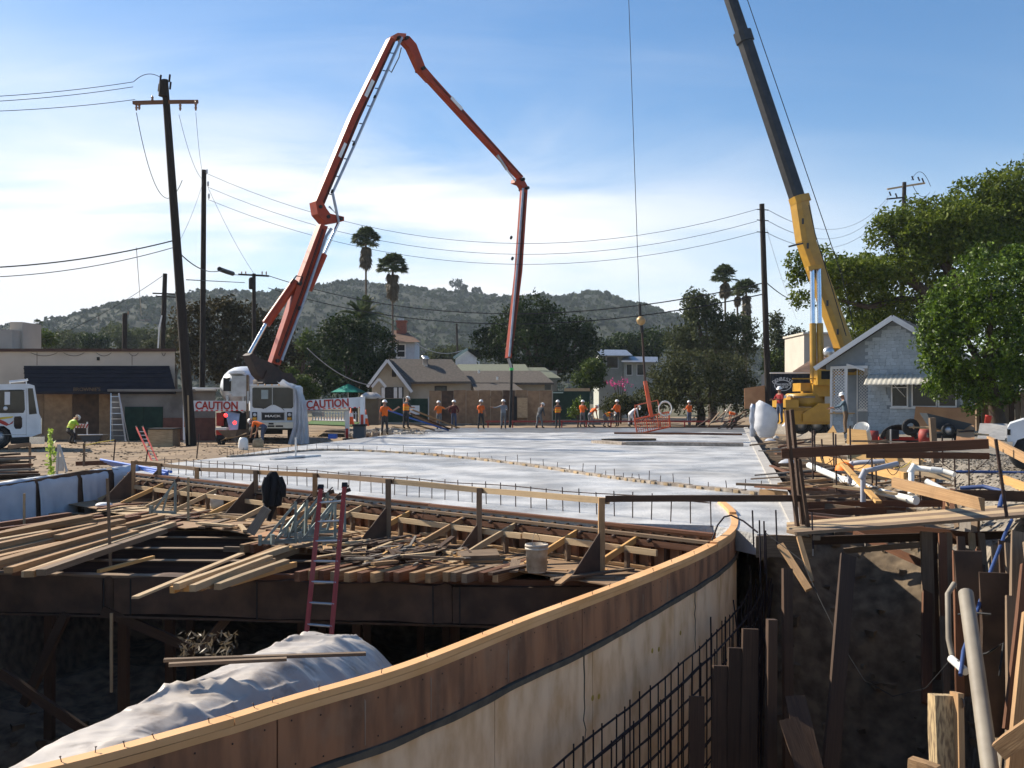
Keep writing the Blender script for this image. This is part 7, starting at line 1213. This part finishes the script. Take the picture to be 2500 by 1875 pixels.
# lone trees and houses on the ridge
for k, (px, py, r_, lab) in enumerate(((1113, 690, 17, 'umbrella shaped tree standing alone on the ridge'), (1130, 700, 13, 'second ridge tree beside the umbrella shaped one'), (1163, 708, 12, 'wispy bare tree on the ridge right of the pair'), (800, 702, 20, 'rounded tree on the ridge left of the ridge house'), (1005, 705, 14, 'rounded tree on the ridge right of the palms'), (1035, 706, 10, 'small tree on the ridge beside the rounded one'), (1385, 726, 14, 'ridge tree left of the hilltop house'))):
    D = 985.0; g0 = at(px, py+r_+6, D); t_ = thing('ridge_tree', g0, lab, 'tree', 'trees on the ridge'); C = crown_pts([(px, py, r_, r_*.55, 0), (px-r_*.5, py+3, r_*.5, r_*.4, 0), (px+r_*.5, py+2, r_*.5, r_*.35, 0)], 150, D); qmesh('crown', quads(C, 1.6*RNG.uniform(.6, 1.1, len(C)), .7), 'chaparral', t_); trunk(t_, [g0-V((0, 0, 6)), at(px, py, D)], [.8, .5], 5)
for k, (px, py, w_, h_, m_, lab) in enumerate(((870, 697, 60, 14, 'cream', 'pale flat roofed house on the ridge behind the palms'), (545, 716, 60, 9, 'cream', 'long low house on the left part of the ridge'), (1415, 722, 46, 10, 'roofbrown', 'brown hilltop house on the right hump of the ridge'), (345, 785, 30, 10, 'cream', 'white house low on the left hill slope'))):
    D = 965.0 if k < 3 else 700.0; h_o = thing('hill_house', at(px, py+h_, D), lab, 'house', 'houses on the hill'); bx(h_o, 'wall', m_, px-w_/2, px+w_/2, py-2, py+h_+8, D, 12); bx(h_o, 'roof', 'roofbrown' if k % 2 else 'roofgrey', px-w_/2-3, px+w_/2+3, py-5, py-2, D-1, 14); [bx(h_o, 'window', 'windowglass', px-w_/2+6+j*12, px-w_/2+12+j*12, py+2, py+7, D-.1, .2) for j in range(int(w_/14))]
# palms
def fan_palm(px, top, r_, base, D, label, skirt=1.0, leaves=85, trunk_px=5):
    g0 = at(px, base, D); g0.z = min(g0.z, -.3); c = at(px, top, D); t_ = thing('fan_palm', V((px2(px, D), D, -.3)), label, 'palm'); trunk(t_, [V((px2(px-2, D), D, -.3)), V((px2(px+1, D), D, c.z*.5)), c], [trunk_px/F*D*.6, trunk_px/F*D*.5, trunk_px/F*D*.45], 8, 'palmbark'); s_ = r_/F*D
    for dry in (0, 1):
        b = MB(); k = int(leaves*(1 if not dry else .8*skirt))
        for i in range(k):
            a = random.random()*6.28; el = random.uniform(-.25, 1.35) if not dry else random.uniform(-1.5, -.9); d = V((math.cos(a)*math.cos(el), math.sin(a)*math.cos(el), math.sin(el))); st = c+V((0, 0, -s_*.15 if not dry else -s_*random.uniform(.2, 1.6*skirt))); L_ = s_*random.uniform(.45, .62) if not dry else s_*.3; hub = st+d*L_; side = d.cross(V((0, 0, 1))); side = side.normalized() if side.length > .01 else V((1, 0, 0)); up = side.cross(d); b.beam(st, hub, s_*.025, s_*.02)
            for j in range(11):
                f = -1.15+2.3*j/10; e = (d*math.cos(f)+side*math.sin(f))*s_*random.uniform(.40, .52)*(1 if not dry else .8); dr = V((0, 0, -s_*.14*random.random()-s_*.06)); w_ = side*math.cos(f)-d*math.sin(f); w_ = w_*s_*.06; m2 = hub+e*.6
                b.add([hub, m2+w_, hub+e+dr, m2-w_], [(0, 1, 2, 3)])
        if k: b.build('crown' if not dry else 'skirt', 'palmleaf' if not dry else 'palmdry', t_)
    return t_
fan_palm(893, 583, 40, 1000, 118, 'taller fan palm left of the hanging hose', .75); fan_palm(958, 648, 42, 1000, 112, 'shorter fan palm right of the taller one', .9); fan_palm(1770, 672, 36, 1000, 125, 'fan palm left in the pair beside the slim pole', .6); fan_palm(1822, 705, 34, 1000, 115, 'skirted fan palm right in the pair beside the slim pole', 2.2); fan_palm(1800, 712, 24, 1000, 130, 'small fan palm half hidden between the pair', .6)
fan_palm(241, 768, 8, 900, 420, 'tiny far palm above the left hill foot', 1.2, 20, 1.2); fan_palm(93, 790, 16, 900, 160, 'small palm rising over the shop roof chimney', .5, 24, 2)
dp = thing('date_palm', at(885, 1000, 95), 'date palm with long arching fronds rising from the dark tree', 'palm'); c = at(885, 780, 95); trunk(dp, [V((c.x, 95, -.3)), c], [.35, .3], 8, 'palmbark'); b = MB()
for i in range(46):
    a = random.random()*6.28; el = random.uniform(.0, 1.4); L_ = random.uniform(2.9, 3.9); d = V((math.cos(a), math.sin(a), 0)); pts = []
    for j in range(9): f = j/8; pts.append(c+d*L_*f*math.cos(el)*1.05+V((0, 0, L_*(math.sin(el)*f-.55*f*f*math.cos(el*.6)))))
    b.tube(pts, .02, 3, False)
    for j in range(1, 9):
        for q in range(3):
            p = pts[j-1].lerp(pts[j], q/3); t2 = (pts[j]-pts[j-1]).normalized(); sd = t2.cross(V((0, 0, 1))); sd = sd.normalized() if sd.length > .01 else V((1, 0, 0))
            for s_ in (-1, 1): e = (sd*s_*.8+t2*.6).normalized()*(.55*(1-(j/9)**3)); b.add([p, p+e*.5+t2*.08, p+e+V((0, 0, -.12)), p+e*.5-t2*.08], [(0, 1, 2, 3)])
b.build('crown', 'palmleaf', dp)
# ================================================================ people
def rotx(v, a, c): return M.Rotation(a, 3, 'X') @ (v-c)+c
def person(label, loc, rz, pose, shirt, pants, s=1.0, helmet='helmet', vest=None, group='workers on the site'):
    """local frame: feet at z=0, facing +Y; pose gives bend (rad), arms (elbow, hand) targets per side relative to the shoulder, stride, knees"""
    J = {}; bend = pose.get('bend', 0); kn = pose.get('knee', 0); st = pose.get('stride', .0); hipz = .93-.34*kn; hipy = -.16*kn-(.10*min(bend, 1))
    J['pel'] = V((0, hipy, hipz)); c0 = J['pel']
    up = lambda x, y, z: rotx(V((x, y+hipy, z-.93+hipz)), -bend, c0)
    J['sp'] = up(0, .01, 1.12); J['ch'] = up(0, 0, 1.33); J['nk'] = up(0, .01, 1.50); hd_ = pose.get('head', 0); J['h1'] = up(0, .03+hd_*.05, 1.59); J['h2'] = up(0, .05+hd_*.12, 1.70-.02*abs(hd_))
    for sg, nm in ((-1, 'l'), (1, 'r')):
        J['sh'+nm] = up(.175*sg, 0, 1.41); e, h_ = pose.get('arm'+nm, (V((.05*sg, -.02, -.28)), V((.06*sg, .06, -.52)))); J['el'+nm] = J['sh'+nm]+V(e); J['ha'+nm] = J['sh'+nm]+V(h_)
        J['hp'+nm] = c0+V((.095*sg, 0, -.05)); sy = st*sg; J['kn'+nm] = V((.11*sg, lerp(.03, .22, kn)+sy*.5+hipy*.5, .49-.10*kn)); J['an'+nm] = V((.125*sg, sy-.02-.05*kn, .085)); J['to'+nm] = V((.145*sg, sy+.16, .035))
    vs = []; idx = {}; ed = []; rad = []; kind = []
    def add(nm, p, r, kd, par=None):
        idx[nm] = len(vs); vs.append(p); rad.append(r); kind.append(kd)
        if par is not None: ed.append((idx[par], idx[nm]))
    add('pel', J['pel'], (.155, .12), 'pants'); add('sp', J['sp'], (.150, .115), 'shirt', 'pel'); add('ch', J['ch'], (.165, .125), 'shirt', 'sp'); add('nk', J['nk'], (.06, .06), 'skin', 'ch'); add('h1', J['h1'], (.078, .088), 'skin', 'nk'); add('h2', J['h2'], (.085, .098), 'hair', 'h1')
    for nm in 'lr':
        add('sh'+nm, J['sh'+nm], (.072, .072), 'shirt', 'ch'); add('el'+nm, J['el'+nm], (.047, .047), pose.get('sleeve', 'skin'), 'sh'+nm); add('ha'+nm, J['ha'+nm], (.032, .032), 'skin', 'el'+nm)
        d = (J['ha'+nm]-J['el'+nm]).normalized(); sd = d.cross(V((0, 1, .3))).normalized(); add('pm'+nm, J['ha'+nm]+d*.07, (.036, .022), 'skin', 'ha'+nm)
        for q in range(4): f0 = 'f%d%s' % (q, nm); o_ = sd*(.017*(q-1.5)*2); add(f0, J['ha'+nm]+d*.115+o_, (.010, .010), 'skin', 'pm'+nm); add(f0+'t', J['ha'+nm]+d*(.165-.008*abs(q-1.3))+o_*1.05+V((0, .015, -.02)), (.008, .008), 'skin', f0)
        add('th'+nm, J['ha'+nm]+d*.05+sd*.05, (.010, .010), 'skin', 'ha'+nm); add('tt'+nm, J['ha'+nm]+d*.09+sd*.07, (.008, .008), 'skin', 'th'+nm)
        add('hp'+nm, J['hp'+nm], (.100, .100), 'pants', 'pel'); add('kn'+nm, J['kn'+nm], (.072, .072), 'pants', 'hp'+nm); add('an'+nm, J['an'+nm], (.055, .055), 'boot', 'kn'+nm); add('to'+nm, J['to'+nm], (.050, .036), 'boot', 'an'+nm)
    me = bpy.data.meshes.new('body'); me.from_pydata([tuple(v) for v in vs], ed, []); tmp = bpy.data.objects.new('tmp', me); COL.objects.link(tmp); sk = tmp.modifiers.new('s', 'SKIN'); 
    if not me.skin_vertices:
        bm_ = bmesh.new(); bm_.from_mesh(me); bm_.verts.layers.skin.verify(); bm_.to_mesh(me); bm_.free()
    for i, sv in enumerate(me.skin_vertices[0].data): sv.radius = rad[i]; sv.use_root = (i == 0)
    sk.use_smooth_shade = True; ss = tmp.modifiers.new('u', 'SUBSURF'); ss.levels = 1; ss.render_levels = 1; dg = bpy.context.evaluated_depsgraph_get(); body = bpy.data.meshes.new_from_object(tmp.evaluated_get(dg)); bpy.data.objects.remove(tmp)
    body.materials.clear(); names = {'shirt': shirt, 'pants': pants, 'skin': 'skin', 'hair': 'skin', 'boot': 'boot'}; ml = ['shirt', 'pants', 'skin', 'hair', 'boot']
    for k in ml: body.materials.append(MATS[names[k]])
    SA = np.array([vs[a] for a, c in ed]); SB = np.array([vs[c] for a, c in ed]); n_p = len(body.polygons); Q = np.zeros(n_p*3); body.polygons.foreach_get('center', Q); Q = Q.reshape(-1, 3)
    ab = SB-SA; T = np.clip(((Q[:, None]-SA)*ab).sum(2)/np.maximum((ab*ab).sum(1), 1e-9), 0, 1); DD = np.linalg.norm(Q[:, None]-(SA+ab*T[..., None]), axis=2); BI = DD.argmin(1); mi = []
    for i in range(n_p):
        a, c = ed[BI[i]]; t_ = T[i, BI[i]]; kk = kind[c]; ka = kind[a]
        if kk == 'skin' and ka == 'shirt' and t_ < .75: kk = 'shirt'
        elif kk == 'boot' and ka == 'pants' and t_ < .82: kk = 'pants'
        elif kk == 'shirt' and ka == 'pants' and t_ < .35: kk = 'pants'
        mi.append(ml.index(kk))
    body.polygons.foreach_set('material_index', mi); body.polygons.foreach_set('use_smooth', [True]*n_p)
    o = link('person', body); o.location = loc; o.rotation_euler = (0, 0, rz); o.scale = (s, s, s); tag(o, label, 'person', group)
    # helmet with brim, face
    hc = J['h2']; hd2 = (J['h2']-J['h1']).normalized(); R = frame(hd2, (0, 1, 0)) @ M.Rotation(math.pi/2, 3, 'Y'); R = hd2.to_track_quat('Z', 'Y').to_matrix()
    if helmet: MB().lathe([(.150, -.006), (.150, .006), (.122, .012), (.118, .05), (.098, .095), (.05, .125), (0, .132)], hc+hd2*.0+R @ V((0, .012, 0)), 16, R).build('helmet', helmet, o, world=False)
    f_ = R @ V((0, 1, 0)); f_ = f_ if f_.y > 0 or bend > 1 else -f_; x_ = V((1, 0, 0)); mid = J['h1'].lerp(J['h2'], .45)
    fc = MB().use('skin'); fc.lathe([(0, .03), (.012, .012), (.016, 0)], mid+f_*.098-hd2*.01, 6, f_.to_track_quat('Z', 'Y').to_matrix()); fc.use('hair')
    for sg in (-1, 1): fc.lathe([(0, .006), (.011, .003), (.012, 0)], mid+f_*.092+x_*.034*sg+hd2*.022, 6, f_.to_track_quat('Z', 'Y').to_matrix()); fc.use('skin').lathe([(0, .012), (.02, .008), (.026, 0)], mid+x_*.092*sg, 6, (x_*sg).to_track_quat('Z', 'Y').to_matrix()); fc.use('hair')
    fc.box(mid+f_*.09-hd2*.045, (.05, .01, .01)); fc.build('face', None, o, world=False)
    if vest:
        c_ = J['sp'].lerp(J['ch'], .5); ax = (J['ch']-J['sp']).normalized(); Rv = ax.to_track_quat('Z', 'Y').to_matrix(); b = MB().use(vest); rings = []
        for z, r_ in ((-.22, .165), (-.1, .168), (.05, .182), (.16, .17)): rings.append([c_+Rv @ V((r_*1.08*math.cos(a), r_*.86*math.sin(a), z)) for a in [2*math.pi*j/20 for j in range(20)]])
        b.grid(rings, closed=True); b.use('yellowflash')
        for z in (-.05, -.16): b.grid([[c_+Rv @ V((.186*math.cos(a)*1.05, .186*math.sin(a)*.86, zz2)) for a in [2*math.pi*j/20 for j in range(20)]] for zz2 in (z, z+.04)], closed=True)
        b.build('safety_vest', None, o, world=False)
    return o
A = lambda a, c: (V(a), V(c)); DN = A((.06, .03, -.28), (.08, .14, -.5)); DNL = A((-.06, .03, -.28), (-.08, .14, -.5)); FW = A((.08, .12, -.24), (.02, .36, -.22)); FWL = A((-.08, .12, -.24), (-.02, .36, -.22)); BR = A((.04, .04, -.28), (.02, .12, -.54)); BL = A((-.04, .04, -.28), (-.02, .12, -.54))
HIPS = A((.16, -.06, -.24), (.04, .08, -.42)); HIPSL = A((-.16, -.06, -.24), (-.04, .08, -.42))
def onslab(px, py, D=None): p = onz(px, py, 0) if D is None else at(px, py, D); return p
OUT = A((-.26, .05, -.10), (-.50, .12, -.08)); OUTR = A((.26, .05, -.12), (.48, .12, -.02))
person('worker in bright orange shirt reaching right at the left slab corner', onslab(939, 1062), 0, {'armr': A((.22, .12, -.18), (.46, .22, -.02)), 'arml': DNL, 'stride': .08}, 'orange', 'darkpants', 1.03)
p_ = onz(991, 1056, 0); p_.z = .22; person('worker in orange vest standing on the rubble looking down', p_, -.6, {'armr': FW, 'arml': FWL, 'head': .5, 'stride': .05, 'bend': .1}, 'darkgrey', 'darkpants', 1.03, vest='vestorange')
person('worker in orange top with jeans second from the hose', onslab(1072, 1048), .3, {'armr': OUTR, 'arml': FWL, 'bend': .12, 'stride': .1}, 'vestorange', 'greypants'); person('worker in dark maroon jacket with blue jeans', onslab(1108, 1047), -.2, {'armr': HIPS, 'arml': HIPSL, 'sleeve': 'shirt'}, 'maroon', 'jeans', 1.02)
person('worker in plain orange tee with dark trousers left of the hose', onslab(1174, 1047), -.3, {'armr': DN, 'arml': FWL, 'stride': .14}, 'orange', 'darkpants', 1.03); person('worker in grey shirt guiding the hanging concrete hose', onslab(1229, 1047), .05, {'arml': OUT, 'armr': FW, 'stride': .1, 'sleeve': 'shirt'}, 'greyshirt', 'greypants', 1.04)
person('worker in dark grey leaning forward right of the hose', onslab(1317, 1046), -.7, {'bend': .5, 'armr': BR, 'arml': BL, 'stride': .18, 'knee': .1, 'sleeve': 'shirt'}, 'darkgrey', 'greypants', 1.0); person('worker in orange and yellow safety vest standing alone', onslab(1362, 1046), .1, {'armr': FW, 'arml': FWL, 'stride': .06}, 'darkgrey', 'darkpants', 1.02, vest='vestorange')
person('upright orange worker at the left of the bending group', onslab(1422, 1043), -.5, {'armr': FW, 'arml': FWL, 'stride': .05}, 'orange', 'greypants', 1.02); person('worker in loose orange shirt bent over with pale trousers', onslab(1443, 1043), -1.0, {'bend': .85, 'armr': BR, 'arml': BL, 'knee': .15, 'stride': .1}, 'orange', 'greyshirt', 1.03)
person('worker bent lowest to the concrete in dark vest', onslab(1480, 1043), -1.3, {'bend': 1.35, 'armr': BR, 'arml': BL, 'knee': .35, 'stride': .12}, 'darkgrey', 'greypants', 1.0, vest='vestorange'); person('upright worker in red orange shirt right of the bending group', onslab(1507, 1042), .4, {'armr': DN, 'arml': FWL, 'stride': .1}, 'orange', 'darkpants', 1.03)
person('worker in white shirt bowed forward beside the basket', onslab(1542, 1042), -1.2, {'bend': 1.0, 'armr': BR, 'arml': BL, 'knee': .1, 'stride': .14, 'sleeve': 'shirt'}, 'whiteshirt', 'whiteshirt', 1.05); person('worker in orange with blue jeans standing right of the basket', onslab(1683, 1040), .5, {'armr': FW, 'arml': FWL, 'stride': .08}, 'orange', 'jeans', 1.0)
person('worker in orange crouching at the far right slab corner', onslab(1795, 1043), 1.1, {'bend': 1.2, 'armr': BR, 'arml': BL, 'knee': .3, 'stride': .08}, 'orange', 'darkpants', 1.0); p_ = at(1904, 1035, 46); person('worker in dark red shirt behind the wrapped hopper', p_, 2.2, {'armr': FW, 'arml': FWL, 'sleeve': 'shirt'}, 'redshirt', 'jeans', .95)
p_ = hp(hw(2078), HG, -1.2); p_.z = .40; person('man in blue shirt and brown work trousers at the cottage porch', p_, 1.35, {'armr': A((.10, .18, -.20), (.04, .52, -.26)), 'arml': A((-.06, .18, -.2), (-.04, .5, -.28)), 'bend': .15, 'sleeve': 'shirt'}, 'teeblue', 'khaki', 1.0)
p_ = at(640, 1080, 48); p_.z = ground_z(p_.x, p_.y); person('worker in orange vest bending low before the pump cab', p_, 1.25, {'bend': 1.25, 'armr': BR, 'arml': BL, 'knee': .1, 'stride': .1}, 'orange', 'jeans', 1.05)
p_ = at(176, 1090, 49.6); p_.z = ground_z(p_.x, p_.y); person('worker in lime and orange vest crouched at the mortar tub', p_, -.5, {'bend': .55, 'knee': .75, 'armr': FW, 'arml': FWL, 'head': .6}, 'limevest', 'darkpants', 1.03, vest='limevest')
# ================================================================ air between here and the hill
b = MB().span(-1000, 1000, -70, 1500, -9, 150); hzo = b.build('haze', 'white'); hzo.data.materials.clear()
m = bpy.data.materials.new('haze'); m.use_nodes = True; t = m.node_tree; t.nodes.clear(); ou = t.nodes.new('ShaderNodeOutputMaterial'); pv = t.nodes.new('ShaderNodeVolumePrincipled')
pv.inputs['Color'].default_value = (.78, .89, 1, 1); pv.inputs['Density'].default_value = .00017; pv.inputs['Anisotropy'].default_value = .0; t.links.new(pv.outputs[0], ou.inputs['Volume'])
hzo.data.materials.append(m); tag(hzo, 'pale blue haze in the air before the hill', 'haze', kind='stuff')
